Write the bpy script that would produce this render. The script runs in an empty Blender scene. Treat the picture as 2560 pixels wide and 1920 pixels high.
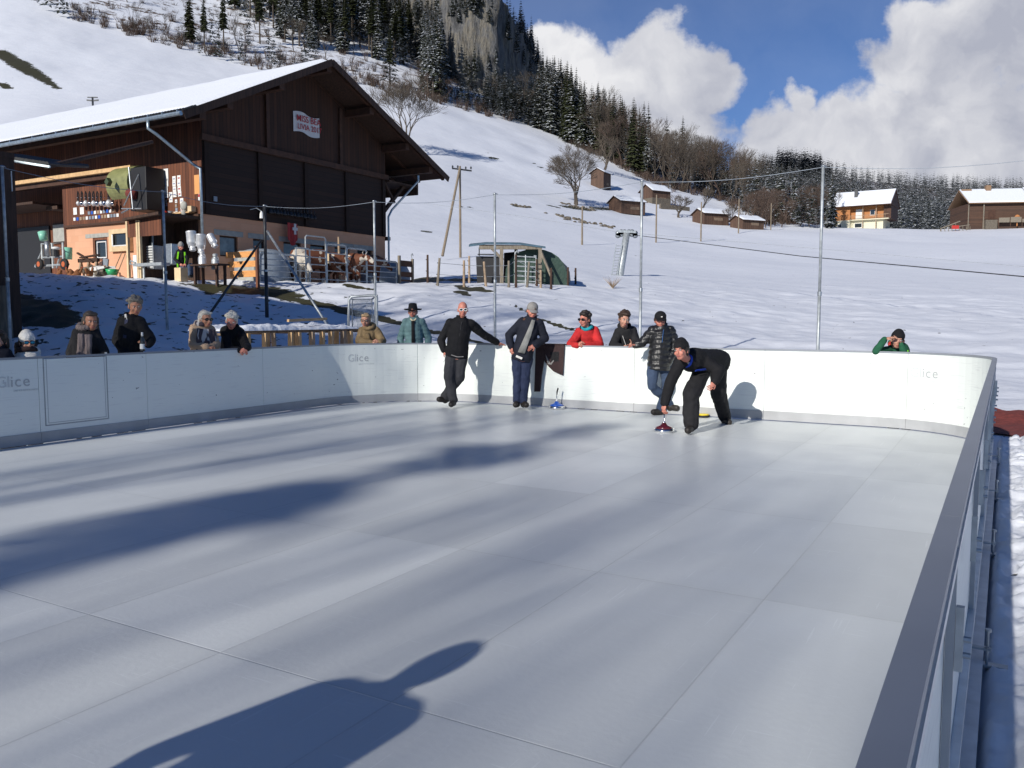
import bpy, bmesh, math, random
import numpy as np
from mathutils import Vector, Matrix, Quaternion
random.seed(7); np.random.seed(7)
S = bpy.context.scene
COL = S.collection
R = math.radians
# ------------------------------------------------------------------ camera
F = 2110.0; PIT = R(4.63); CH = 1.545
cam_d = bpy.data.cameras.new('camera'); cam = bpy.data.objects.new('camera', cam_d); COL.objects.link(cam)
cam.location = (0, 0, CH); cam.rotation_euler = (R(90) - PIT, 0, 0)
cam_d.sensor_width = 36; cam_d.lens = 36 * F / 2560; cam_d.clip_start = .05; cam_d.clip_end = 6000
S.camera = cam
S.render.resolution_x = 1024; S.render.resolution_y = 768
S.view_settings.view_transform = 'Standard'; S.view_settings.look = 'None'
S.view_settings.exposure = 0.08; S.view_settings.gamma = 1.0
# ------------------------------------------------------------------ sun + sky
SAZ = R(34.4); SEL = R(25.0)          # light travels towards (sin SAZ, cos SAZ)
sd = bpy.data.lights.new('sun', 'SUN'); sun = bpy.data.objects.new('sun', sd); COL.objects.link(sun)
sd.energy = 4.4; sd.angle = R(0.53); sd.color = (1.0, .95, .87)
ldir = Vector((math.sin(SAZ) * math.cos(SEL), math.cos(SAZ) * math.cos(SEL), -math.sin(SEL)))
sun.rotation_euler = ldir.to_track_quat('-Z', 'Y').to_euler()
sun.location = (-30, -40, 40)
W = bpy.data.worlds.new('World'); S.world = W; W.use_nodes = True
SKY_STR = 0.076
def ray(x, y):
    u = (x - 1280) / F; v = (y - 960) / F
    return Vector((u, math.cos(PIT) - v * math.sin(PIT), -math.sin(PIT) - v * math.cos(PIT)))
def at(x, y, Y):
    r = ray(x, y); t = Y / r.y
    return Vector((r.x * t, Y, CH + r.z * t))
def onz(x, y, z=0.0):
    r = ray(x, y); t = (z - CH) / r.z
    return Vector((r.x * t, r.y * t, z))
def PZ(y, Y): return at(1280, y, Y).z
def world_nodes():
    nt = W.node_tree; N = nt.nodes; L = nt.links; N.clear()
    out = N.new('ShaderNodeOutputWorld'); bg = N.new('ShaderNodeBackground')
    sky = N.new('ShaderNodeTexSky'); sky.sky_type = 'NISHITA'; sky.sun_disc = False
    sky.sun_elevation = SEL; sky.sun_rotation = math.pi + SAZ
    sky.ozone_density = 3.5; sky.dust_density = 0.2; sky.air_density = 0.9; sky.altitude = 1000
    def mth(op, a, b=None, c=None, clamp=False):
        n = N.new('ShaderNodeMath'); n.operation = op; n.use_clamp = clamp
        for i, v in enumerate((a, b, c)):
            if v is None: continue
            if isinstance(v, (int, float)): n.inputs[i].default_value = v
            else: L.new(v, n.inputs[i])
        return n.outputs[0]
    def vm(op, a, b):
        n = N.new('ShaderNodeVectorMath'); n.operation = op
        for i, v in enumerate((a, b)):
            if isinstance(v, (tuple, list)): n.inputs[i].default_value = v
            else: L.new(v, n.inputs[i])
        return n
    tc = N.new('ShaderNodeTexCoord'); sep = N.new('ShaderNodeSeparateXYZ'); L.new(tc.outputs['Generated'], sep.inputs[0])
    ya = mth('MAXIMUM', mth('ABSOLUTE', sep.outputs[1]), 0.12)
    p = mth('DIVIDE', sep.outputs[0], ya); q = mth('DIVIDE', sep.outputs[2], ya)
    cb = N.new('ShaderNodeCombineXYZ'); L.new(p, cb.inputs[0]); L.new(q, cb.inputs[1]); L.new(mth('MULTIPLY', mth('SIGN', sep.outputs[1]), 0.5), cb.inputs[2])
    def noise(scale, det, rough, vec, off=(0, 0, 0), dist=0.0):
        m = vm('ADD', vec, off); n = N.new('ShaderNodeTexNoise'); n.inputs['Scale'].default_value = scale
        n.inputs['Detail'].default_value = det; n.inputs['Roughness'].default_value = rough; n.inputs['Distortion'].default_value = dist
        L.new(m.outputs[0], n.inputs['Vector']); return n
    n1 = noise(7, 8, .55, cb.outputs[0]); 
    dv = vm('MULTIPLY', vm('SUBTRACT', n1.outputs['Color'], (.5, .5, .5)).outputs[0], (.11, .11, 0))
    pd = vm('ADD', cb.outputs[0], dv.outputs[0]).outputs[0]
    blobs = [(1400,200,130,180),(1350,90,80,70),(1560,260,130,110),(1660,180,150,110),(1745,190,90,100),(1640,330,210,110),(1480,400,260,140),
             (2540,100,330,190),(2330,130,190,110),(2330,60,110,90),(2420,300,330,190),(1960,360,140,110),(2110,340,150,90),(1985,280,55,50),(2250,330,230,120),(2100,470,320,130),(2560,460,420,180),(2900,250,500,400)]
    fld = None
    for (bx, by, rx, ry) in blobs:
        c = ray(bx, by); cx, cy = c.x / c.y, c.z / c.y
        d = vm('MULTIPLY', vm('SUBTRACT', pd, (cx, cy, .5)).outputs[0], (F / rx, F / ry, 1))
        ln = N.new('ShaderNodeVectorMath'); ln.operation = 'LENGTH'; L.new(d.outputs[0], ln.inputs[0])
        f = mth('SUBTRACT', 1.0, ln.outputs['Value'])
        fld = f if fld is None else mth('MAXIMUM', fld, f)
    n2 = noise(11, 9, .62, cb.outputs[0], (3, 1, 0))
    fl2 = mth('ADD', fld, mth('MULTIPLY', mth('SUBTRACT', n2.outputs[0], .5), 1.7))
    # scattered clouds elsewhere (behind the camera and above the frame)
    n3 = noise(1.6, 7, .6, tc.outputs['Generated'], (5, 2, 1))
    el = mth('GREATER_THAN', q, .62); bk = mth('LESS_THAN', sep.outputs[1], 0.0)
    oth = mth('MULTIPLY', mth('MAXIMUM', el, bk), mth('MULTIPLY', mth('SUBTRACT', n3.outputs[0], .63), 5.0))
    fl3 = mth('MAXIMUM', fl2, oth)
    mr = N.new('ShaderNodeMapRange'); mr.interpolation_type = 'SMOOTHSTEP'; L.new(fl3, mr.inputs[0]); mr.inputs[1].default_value = -.08; mr.inputs[2].default_value = .34
    mask = mth('MULTIPLY', mr.outputs[0], mth('GREATER_THAN', sep.outputs[2], -0.02))
    # cloud tone: bright billows and grey bases
    n4 = noise(5.0, 6, .52, pd, (7, 3, 0)); n4b = noise(5.0, 6, .52, pd, (7.035, 2.975, 0))
    relief = mth('MULTIPLY', mth('SUBTRACT', n4.outputs[0], n4b.outputs[0]), 2.6)
    tone = mth('ADD', mth('ADD', mth('MULTIPLY', mth('SUBTRACT', n4.outputs[0], .5), 2.0), relief), .52, clamp=True)
    cr = N.new('ShaderNodeMix'); cr.data_type = 'RGBA'; L.new(tone, cr.inputs[0])
    cr.inputs[6].default_value = (.41, .43, .51, 1); cr.inputs[7].default_value = (.80, .80, .82, 1)
    sm = N.new('ShaderNodeMix'); sm.data_type = 'RGBA'; sm.blend_type = 'MULTIPLY'; sm.inputs[0].default_value = 1
    L.new(sky.outputs[0], sm.inputs[6]); sm.inputs[7].default_value = (SKY_STR * .52, SKY_STR * .75, SKY_STR * 1.06, 1)
    mx = N.new('ShaderNodeMix'); mx.data_type = 'RGBA'; L.new(mask, mx.inputs[0]); L.new(sm.outputs[2], mx.inputs[6]); L.new(cr.outputs[2], mx.inputs[7])
    L.new(mx.outputs[2], bg.inputs[0]); bg.inputs[1].default_value = 1.0; L.new(bg.outputs[0], out.inputs[0])
world_nodes()
# ------------------------------------------------------------------ rink frame: a = along the side boards, b = along the far board
TH = R(30.3)
def AB(a, b, z=0.0): return Vector((a * math.sin(TH) + b * math.cos(TH), a * math.cos(TH) - b * math.sin(TH), z))
# ------------------------------------------------------------------ materials
M = {}
def mat(name, col, rough=.7, metal=0., var=0., vscale=8., bump=0., bscale=40., spec=.5, stretch=(1, 1, 1), col2=None, coat=0., trans=0., bdist=.01, det=5, thr=None):
    m = bpy.data.materials.new(name); m.use_nodes = True; nt = m.node_tree; N = nt.nodes; L = nt.links
    b = N['Principled BSDF']; b.inputs['Base Color'].default_value = (*col, 1); b.inputs['Roughness'].default_value = rough
    b.inputs['Metallic'].default_value = metal; b.inputs['Specular IOR Level'].default_value = spec
    if coat: b.inputs['Coat Weight'].default_value = coat
    if trans: b.inputs['Transmission Weight'].default_value = trans
    tc = N.new('ShaderNodeTexCoord'); mp = N.new('ShaderNodeMapping'); mp.inputs['Scale'].default_value = stretch; L.new(tc.outputs['Object'], mp.inputs[0])
    if var or col2:
        n = N.new('ShaderNodeTexNoise'); n.inputs['Scale'].default_value = vscale; n.inputs['Detail'].default_value = det; L.new(mp.outputs[0], n.inputs['Vector'])
        mr = N.new('ShaderNodeMapRange'); L.new(n.outputs[0], mr.inputs[0]); lo, hi = thr or (.3, .7); mr.inputs[1].default_value = lo; mr.inputs[2].default_value = hi
        mx = N.new('ShaderNodeMix'); mx.data_type = 'RGBA'; L.new(mr.outputs[0], mx.inputs[0])
        c2 = col2 or tuple(min(1, c * (1 + var)) for c in col); c1 = col if col2 else tuple(c * (1 - var) for c in col)
        mx.inputs[6].default_value = (*c1, 1); mx.inputs[7].default_value = (*c2, 1); L.new(mx.outputs[2], b.inputs['Base Color'])
    if bump:
        n = N.new('ShaderNodeTexNoise'); n.inputs['Scale'].default_value = bscale; n.inputs['Detail'].default_value = 4; L.new(mp.outputs[0], n.inputs['Vector'])
        bp = N.new('ShaderNodeBump'); bp.inputs['Strength'].default_value = bump; bp.inputs['Distance'].default_value = bdist; L.new(n.outputs[0], bp.inputs['Height']); L.new(bp.outputs[0], b.inputs['Normal'])
    M[name] = m; return m
def cloth(name, col, rough=.85, var=.18, **k): return mat(name, col, rough, var=var, vscale=9, bump=.5, bscale=22, bdist=.02, spec=.25, **k)
mat('wood_dark', (.052, .026, .016), .8, var=.45, vscale=3, stretch=(5, 5, .5), bump=.4, bscale=14)
mat('wood_red', (.17, .062, .03), .75, var=.35, vscale=3.2, stretch=(5, 5, .45), bump=.4, bscale=14)
mat('wood_gable', (.085, .036, .018), .8, var=.4, vscale=3, stretch=(6, 6, .4), bump=.4, bscale=14)
mat('wood_beam', (.06, .025, .013), .75, var=.3, vscale=4)
mat('wood_grey', (.20, .17, .13), .85, var=.35, vscale=5, stretch=(3, 3, .5), bump=.3)
mat('wood_new', (.62, .40, .20), .7, var=.18, vscale=6, bump=.2)
mat('wood_lath', (.33, .24, .16), .75, var=.3, vscale=5)
mat('wood_lath_dark', (.20, .14, .095), .8, var=.3, vscale=5)
mat('wood_pole', (.21, .165, .115), .8, var=.3, vscale=6, stretch=(4, 4, .3))
mat('wood_orange', (.68, .31, .10), .65, var=.15, vscale=6, stretch=(1, 1, 4))
mat('plywood', (.66, .50, .30), .7, var=.15, vscale=4)
mat('concrete', (.36, .36, .33), .9, var=.15, vscale=6)
mat('gable_brick', (.42, .19, .11), .85, var=.18, vscale=5)
mat('steel', (.42, .45, .47), .45, .85, var=.18, vscale=14)
mat('galv', (.42, .45, .46), .5, .5, var=.25, vscale=10)
mat('iron_dark', (.05, .052, .056), .5, .5, var=.3, vscale=12)
mat('alu', (.66, .67, .68), .42, .5, var=.12, vscale=10)
mat('zinc_pipe', (.42, .50, .55), .4, .75, var=.2, vscale=9)
mat('black_mat', (.012, .012, .014), .6)
mat('glass_dark', (.03, .036, .04), .08, spec=.8)
mat('glass_grey', (.16, .19, .2), .12, spec=.7, var=.3, vscale=4)
mat('paper', (.78, .78, .76), .8, var=.04)
mat('paper_print', (.30, .34, .48), .8)
mat('green_paint', (.23, .24, .10), .5, var=.2, vscale=5, bump=.1)
mat('green_dark', (.05, .075, .035), .6, var=.25)
mat('tarp_green', (.022, .05, .036), .55, var=.25, vscale=2, bump=.5, bscale=6, bdist=.05)
mat('tarp_blue', (.05, .10, .14), .5, var=.3, vscale=3)
mat('plastic_mint', (.25, .60, .45), .4); mat('plastic_green', (.03, .36, .13), .4); mat('plastic_red', (.5, .04, .03), .4)
mat('plastic_white', (.72, .73, .72), .35); mat('plastic_grey', (.24, .28, .33), .45, var=.15, vscale=6)
mat('plastic_yellow', (.78, .58, .03), .35); mat('plastic_blue', (.02, .10, .48), .3, coat=.4)
mat('stone_red', (.09, .012, .018), .22, coat=.6, var=.3, vscale=12)
mat('orange_sheet', (.72, .34, .12), .7, var=.05)
mat('red_flag', (.45, .05, .05), .8, var=.1); mat('white_cloth', (.6, .6, .6), .8)
mat('red_ink', (.42, .04, .05), .8)
mat('logo_grey', (.44, .46, .47), .6); mat('logo_faint', (.58, .61, .61), .6)
mat('track_red', (.17, .035, .028), .95, var=.3, vscale=14, bump=.6, bscale=60)
mat('cow_brown', (.13, .042, .018), .8, col2=(.50, .45, .38), vscale=2.6, thr=(.56, .58), det=2)
mat('cow_white', (.5, .46, .40), .8, var=.08)
mat('hen_brown', (.22, .085, .03), .85, var=.3, vscale=14); mat('comb_red', (.4, .03, .02), .6)
mat('bark', (.07, .055, .042), .9, var=.35, vscale=4)
mat('twig', (.085, .068, .052), .9, var=.3, vscale=1)
mat('twig_red', (.085, .056, .042), .9, var=.3, vscale=1)
mat('soil', (.035, .028, .018), .95, col2=(.085, .082, .035), vscale=6, bump=.6, bscale=20)
mat('snow_obj', (.80, .83, .88), .6, bump=.5, bscale=12, bdist=.04, spec=.3)
mat('wall_cream', (.66, .62, .46), .85, var=.06)
mat('chalet_wood', (.42, .17, .055), .75, var=.3, vscale=2, stretch=(.4, .4, 4))
mat('chalet_dark', (.075, .036, .022), .8, var=.35, vscale=3)
mat('farm_wood', (.085, .042, .026), .85, var=.4, vscale=2, stretch=(1, 1, 5))
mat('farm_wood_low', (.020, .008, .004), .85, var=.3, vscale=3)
mat('roof_rust', (.24, .15, .09), .85, var=.2)
mat('stone_rubble', (.13, .11, .085), .95, var=.4, vscale=5, bump=.6, bscale=8, bdist=.05)
mat('chrome', (.75, .75, .76), .12, 1.0)
mat('rubber', (.015, .015, .015), .8)
mat('wheel_orange', (.5, .12, .04), .6)
# boards: white plastic with faint scuffs and a few dark marks
def board_mat():
    m = bpy.data.materials.new('board_dirty'); m.use_nodes = True; nt = m.node_tree; N = nt.nodes; L = nt.links; b = N['Principled BSDF']; tc = N.new('ShaderNodeTexCoord')
    def lay(prev, sc, st, lo, hi, col, det=4, f=1.0):
        mp = N.new('ShaderNodeMapping'); mp.inputs['Scale'].default_value = st; L.new(tc.outputs['Object'], mp.inputs[0]); n = N.new('ShaderNodeTexNoise'); n.inputs['Scale'].default_value = sc; n.inputs['Detail'].default_value = det; L.new(mp.outputs[0], n.inputs['Vector'])
        mr = N.new('ShaderNodeMapRange'); L.new(n.outputs[0], mr.inputs[0]); mr.inputs[1].default_value = lo; mr.inputs[2].default_value = hi; mr.inputs[4].default_value = f
        mx = N.new('ShaderNodeMix'); mx.data_type = 'RGBA'; L.new(mr.outputs[0], mx.inputs[0]); mx.inputs[7].default_value = (*col, 1)
        if prev is None: mx.inputs[6].default_value = (.80, .84, .80, 1)
        else: L.new(prev, mx.inputs[6])
        return mx.outputs[2]
    c = lay(None, .9, (1, 1, 1), .3, .7, (.76, .80, .77), 5); c = lay(c, 5, (.6, .6, 14), .60, .70, (.58, .60, .60), 3, .5); c = lay(c, 9, (1.2, 1.2, 2.2), .735, .75, (.12, .12, .13), 2, .8); L.new(c, b.inputs['Base Color']); b.inputs['Roughness'].default_value = .42; M['board_white'] = m; M['board_dirty'] = m
board_mat()
# bricks
def brick_mat():
    m = bpy.data.materials.new('orange_brick'); m.use_nodes = True; nt = m.node_tree; N = nt.nodes; L = nt.links; b = N['Principled BSDF']
    tc = N.new('ShaderNodeTexCoord'); sp = N.new('ShaderNodeSeparateXYZ'); L.new(tc.outputs['Object'], sp.inputs[0])
    ad = N.new('ShaderNodeMath'); ad.operation = 'ADD'; L.new(sp.outputs[0], ad.inputs[0]); L.new(sp.outputs[1], ad.inputs[1])
    cb = N.new('ShaderNodeCombineXYZ'); L.new(ad.outputs[0], cb.inputs[0]); L.new(sp.outputs[2], cb.inputs[1])
    br = N.new('ShaderNodeTexBrick'); L.new(cb.outputs[0], br.inputs['Vector']); br.inputs['Scale'].default_value = 1
    br.inputs['Brick Width'].default_value = .5; br.inputs['Row Height'].default_value = .25; br.inputs['Mortar Size'].default_value = .008; br.inputs['Mortar Smooth'].default_value = .5
    br.inputs['Color1'].default_value = (.74, .40, .25, 1); br.inputs['Color2'].default_value = (.68, .35, .21, 1); br.inputs['Mortar'].default_value = (.60, .34, .22, 1)
    n = N.new('ShaderNodeTexNoise'); n.inputs['Scale'].default_value = 1.3; n.inputs['Detail'].default_value = 6
    mx = N.new('ShaderNodeMix'); mx.data_type = 'RGBA'; mx.blend_type = 'MULTIPLY'; mx.inputs[0].default_value = .5; L.new(br.outputs[0], mx.inputs[6]); L.new(n.outputs[0], mx.inputs[7])
    m2 = N.new('ShaderNodeMix'); m2.data_type = 'RGBA'; m2.blend_type = 'ADD'; m2.inputs[0].default_value = .12; L.new(mx.outputs[2], m2.inputs[6]); m2.inputs[7].default_value = (.8, .45, .25, 1)
    L.new(m2.outputs[2], b.inputs['Base Color']); b.inputs['Roughness'].default_value = .85; M['orange_brick'] = m
brick_mat()
# planks: grooves by wave on the chosen axis
def plank_mat(name, c1, c2, axis='X', width=.16, groove=.25):
    m = bpy.data.materials.new(name); m.use_nodes = True; nt = m.node_tree; N = nt.nodes; L = nt.links; b = N['Principled BSDF']
    tc = N.new('ShaderNodeTexCoord'); sp = N.new('ShaderNodeSeparateXYZ'); L.new(tc.outputs['Object'], sp.inputs[0])
    if axis == 'XY':
        ad = N.new('ShaderNodeMath'); ad.operation = 'ADD'; L.new(sp.outputs[0], ad.inputs[0]); L.new(sp.outputs[1], ad.inputs[1]); src = ad.outputs[0]
    else: src = sp.outputs['XYZ'.index(axis)]
    dv = N.new('ShaderNodeMath'); dv.operation = 'DIVIDE'; L.new(src, dv.inputs[0]); dv.inputs[1].default_value = width
    fr = N.new('ShaderNodeMath'); fr.operation = 'FRACT'; L.new(dv.outputs[0], fr.inputs[0])
    fl = N.new('ShaderNodeMath'); fl.operation = 'FLOOR'; L.new(dv.outputs[0], fl.inputs[0])
    wn = N.new('ShaderNodeTexWhiteNoise'); wn.noise_dimensions = '1D'; L.new(fl.outputs[0], wn.inputs['W'])
    n = N.new('ShaderNodeTexNoise'); n.inputs['Scale'].default_value = 2.2; n.inputs['Detail'].default_value = 6
    mp = N.new('ShaderNodeMapping'); mp.inputs['Scale'].default_value = (5, 5, .5) if axis != 'Z' else (.6, .6, 6); L.new(tc.outputs['Object'], mp.inputs[0]); L.new(mp.outputs[0], n.inputs['Vector'])
    av = N.new('ShaderNodeMath'); av.operation = 'MULTIPLY_ADD'; L.new(wn.outputs[0], av.inputs[0]); av.inputs[1].default_value = .55; L.new(n.outputs[0], av.inputs[2])
    sb = N.new('ShaderNodeMath'); sb.operation = 'SUBTRACT'; sb.use_clamp = True; L.new(av.outputs[0], sb.inputs[0]); sb.inputs[1].default_value = .3
    mx = N.new('ShaderNodeMix'); mx.data_type = 'RGBA'; L.new(sb.outputs[0], mx.inputs[0]); mx.inputs[6].default_value = (*c1, 1); mx.inputs[7].default_value = (*c2, 1)
    gt = N.new('ShaderNodeMath'); gt.operation = 'LESS_THAN'; L.new(fr.outputs[0], gt.inputs[0]); gt.inputs[1].default_value = .09
    m2 = N.new('ShaderNodeMix'); m2.data_type = 'RGBA'; L.new(gt.outputs[0], m2.inputs[0]); L.new(mx.outputs[2], m2.inputs[6]); m2.inputs[7].default_value = (*[c * groove for c in c1], 1)
    L.new(m2.outputs[2], b.inputs['Base Color']); b.inputs['Roughness'].default_value = .8; M[name] = m
plank_mat('planks_red', (.07, .022, .011), (.21, .072, .032), 'XY')
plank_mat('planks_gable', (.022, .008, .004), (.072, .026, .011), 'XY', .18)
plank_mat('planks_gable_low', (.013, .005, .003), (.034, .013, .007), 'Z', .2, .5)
plank_mat('planks_hut', (.055, .03, .02), (.15, .085, .055), 'XY', .22)
plank_mat('planks_chalet', (.36, .14, .045), (.50, .22, .08), 'Z', .3, .7)
plank_mat('planks_log', (.045, .024, .016), (.11, .055, .032), 'Z', .25)
# ------------------------------------------------------------------ mesh helpers
def link(o, parent=None):
    COL.objects.link(o)
    if parent: o.parent = parent
    return o
def tag(o, label=None, cat=None, group=None, kind=None):
    if label: o['label'] = label
    if cat: o['category'] = cat
    if group: o['group'] = group
    if kind: o['kind'] = kind
    return o
def empty(name, loc=(0, 0, 0), rz=0.0, label=None, cat=None, group=None):
    o = bpy.data.objects.new(name, None); COL.objects.link(o); o.location = loc; o.rotation_euler = (0, 0, rz); o.empty_display_size = .1
    return tag(o, label, cat, group)
def copy_tree(o, parent=None):
    c = o.copy(); COL.objects.link(c)
    if parent: c.parent = parent
    for ch in o.children: copy_tree(ch, c)
    return c
class MB:
    def __init__(s): s.v = []; s.f = []; s.m = []; s.xf = None
    def add(s, vs, fs, mi=0):
        n = len(s.v)
        if s.xf is not None: vs = [s.xf @ Vector(v) for v in vs]
        s.v += [tuple(v) for v in vs]; s.f += [tuple(i + n for i in f) for f in fs]; s.m += [mi] * len(fs); return s
    def box(s, c, d, rot=None, mi=0):
        x, y, z = d[0] / 2, d[1] / 2, d[2] / 2
        vs = [Vector((i, j, k)) for k in (-z, z) for j in (-y, y) for i in (-x, x)]
        if rot is not None:
            q = rot if isinstance(rot, (Matrix, Quaternion)) else Matrix.Rotation(rot, 3, 'Z')
            vs = [q @ v for v in vs]
        c = Vector(c)
        return s.add([v + c for v in vs], [(0, 2, 3, 1), (4, 5, 7, 6), (0, 1, 5, 4), (2, 6, 7, 3), (0, 4, 6, 2), (1, 3, 7, 5)], mi)
    def bx(s, x0, x1, y0, y1, z0, z1, mi=0): return s.box(((x0 + x1) / 2, (y0 + y1) / 2, (z0 + z1) / 2), (x1 - x0, y1 - y0, z1 - z0), mi=mi)
    def beam(s, p0, p1, w, t, mi=0, up=(0, 0, 1)):
        p0 = Vector(p0); p1 = Vector(p1); d = (p1 - p0); l = d.length; d.normalize(); u = Vector(up)
        sd_ = d.cross(u)
        if sd_.length < 1e-4: sd_ = d.cross(Vector((0, 1, 0)))
        sd_.normalize(); u = sd_.cross(d)
        vs = [p + sd_ * i * w / 2 + u * j * t / 2 for p in (p0, p1) for j in (-1, 1) for i in (-1, 1)]
        return s.add(vs, [(0, 1, 3, 2), (4, 6, 7, 5), (0, 4, 5, 1), (2, 3, 7, 6), (0, 2, 6, 4), (1, 5, 7, 3)], mi)
    def tube(s, p0, p1, r0, r1=None, n=8, mi=0, cap=True):
        return s.path([p0, p1], [r0, r0 if r1 is None else r1], n, mi, cap)
    def path(s, ps, rs, n=8, mi=0, cap=True):
        ps = [Vector(p) for p in ps]
        if isinstance(rs, (int, float)): rs = [rs] * len(ps)
        d = (ps[1] - ps[0]).normalized(); ref = Vector((0, 0, 1)) if abs(d.z) < .9 else Vector((1, 0, 0))
        a = d.cross(ref).normalized(); vs = []
        for i, p in enumerate(ps):
            if i == 0: dd = ps[1] - ps[0]
            elif i == len(ps) - 1: dd = ps[-1] - ps[-2]
            else: dd = (ps[i + 1] - ps[i]).normalized() + (ps[i] - ps[i - 1]).normalized()
            dd = dd.normalized(); a = (a - dd * a.dot(dd)).normalized(); b = dd.cross(a)
            for k in range(n):
                t = 2 * math.pi * k / n; vs.append(p + (a * math.cos(t) + b * math.sin(t)) * rs[i])
        fs = []
        for i in range(len(ps) - 1):
            for k in range(n):
                k2 = (k + 1) % n; fs.append((i * n + k, i * n + k2, (i + 1) * n + k2, (i + 1) * n + k))
        if cap: fs.append(tuple(reversed(range(n)))); fs.append(tuple((len(ps) - 1) * n + k for k in range(n)))
        return s.add(vs, fs, mi)
    def loft(s, rings, mi=0, cap=True):
        n = len(rings[0]); vs = [v for r in rings for v in r]; fs = []
        for i in range(len(rings) - 1):
            for k in range(n):
                k2 = (k + 1) % n; fs.append((i * n + k, i * n + k2, (i + 1) * n + k2, (i + 1) * n + k))
        if cap: fs.append(tuple(reversed(range(n)))); fs.append(tuple((len(rings) - 1) * n + k for k in range(n)))
        return s.add(vs, fs, mi)
    def lathe(s, prof, c=(0, 0, 0), n=20, mi=0, rot=None):
        c = Vector(c); rings = []
        for r, z in prof:
            ring = [Vector((max(r, 1e-4) * math.cos(2 * math.pi * k / n), max(r, 1e-4) * math.sin(2 * math.pi * k / n), z)) for k in range(n)]
            if rot is not None: ring = [rot @ v for v in ring]
            rings.append([v + c for v in ring])
        return s.loft(rings, mi)
    def ell(s, c, r, rot=None, n=12, m=8, mi=0):
        if isinstance(r, (int, float)): r = (r, r, r)
        c = Vector(c); rings = []
        for i in range(m + 1):
            a = math.pi * i / m; sr = max(math.sin(a), .02); z = -math.cos(a)
            ring = [Vector((r[0] * sr * math.cos(2 * math.pi * k / n), r[1] * sr * math.sin(2 * math.pi * k / n), r[2] * z)) for k in range(n)]
            if rot is not None: ring = [rot @ v for v in ring]
            rings.append([v + c for v in ring])
        return s.loft(rings, mi)
    def cap_(s, p0, r0, p1, r1, n=10, mi=0):
        p0 = Vector(p0); p1 = Vector(p1); d = (p1 - p0); l = max(d.length, 1e-4); d = d / l
        ps = []; rs = []
        for t in (-1, -.85, -.5): ps.append(p0 + d * t * r0); rs.append(r0 * math.sqrt(max(1 - t * t, .002)))
        for t in (0, .25, .5, .75, 1): ps.append(p0 + d * l * t); rs.append(r0 + (r1 - r0) * t)
        for t in (.5, .85, 1): ps.append(p1 + d * t * r1); rs.append(r1 * math.sqrt(max(1 - t * t, .002)))
        return s.path(ps, rs, n, mi)
    def quad(s, a, b, c, d, mi=0): return s.add([a, b, c, d], [(0, 1, 2, 3)], mi)
    def prism(s, pts, off, mi=0):
        n = len(pts); off = Vector(off); vs = [Vector(p) for p in pts] + [Vector(p) + off for p in pts]
        fs = [tuple(reversed(range(n))), tuple(range(n, 2 * n))] + [(k, (k + 1) % n, n + (k + 1) % n, n + k) for k in range(n)]
        return s.add(vs, fs, mi)
    def mesh(s, name, mats, smooth=False):
        me = bpy.data.meshes.new(name); me.from_pydata(s.v, [], s.f)
        for m_ in (mats if isinstance(mats, (list, tuple)) else [mats]): me.materials.append(M[m_] if isinstance(m_, str) else m_)
        if any(s.m): me.polygons.foreach_set('material_index', s.m)
        bm = bmesh.new(); bm.from_mesh(me); bmesh.ops.recalc_face_normals(bm, faces=bm.faces); bm.to_mesh(me); bm.free()
        if smooth: me.polygons.foreach_set('use_smooth', [True] * len(me.polygons))
        me.update(); return me
    def build(s, name, mats, parent=None, smooth=False, bevel=0):
        o = bpy.data.objects.new(name, s.mesh(name, mats, smooth)); link(o, parent)
        if bevel:
            b = o.modifiers.new('bevel', 'BEVEL'); b.width = bevel; b.segments = 2; b.limit_method = 'ANGLE'; b.angle_limit = R(40)
        return o
def text_mesh(txt, size, mat_, ext=.004, shear=0.0, bold=0.0):
    cu = bpy.data.curves.new('t', 'FONT'); cu.body = txt; cu.size = size; cu.extrude = ext; cu.shear = shear; cu.offset = bold; cu.align_x = 'CENTER'; cu.align_y = 'CENTER'
    o = bpy.data.objects.new('t', cu); COL.objects.link(o); dg = bpy.context.evaluated_depsgraph_get()
    me = bpy.data.meshes.new_from_object(o.evaluated_get(dg)); bpy.data.objects.remove(o); me.materials.clear(); me.materials.append(M[mat_]); return me
# value noise (numpy)
def vnoise(x, y, seed=0):
    rs = np.random.RandomState(seed); T = rs.rand(256, 256)
    xi = np.floor(x).astype(int); yi = np.floor(y).astype(int); fx = x - xi; fy = y - yi
    fx = fx * fx * (3 - 2 * fx); fy = fy * fy * (3 - 2 * fy); g = lambda i, j: T[i % 256, j % 256]
    return (g(xi, yi) * (1 - fx) + g(xi + 1, yi) * fx) * (1 - fy) + (g(xi, yi + 1) * (1 - fx) + g(xi + 1, yi + 1) * fx) * fy
def fbm(x, y, o=4, seed=0):
    s_ = 0; a = .5; 
    for i in range(o): s_ = s_ + a * (vnoise(x * 2 ** i + 17 * i, y * 2 ** i + 31 * i, seed + i) - .5); a *= .5
    return s_
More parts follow.
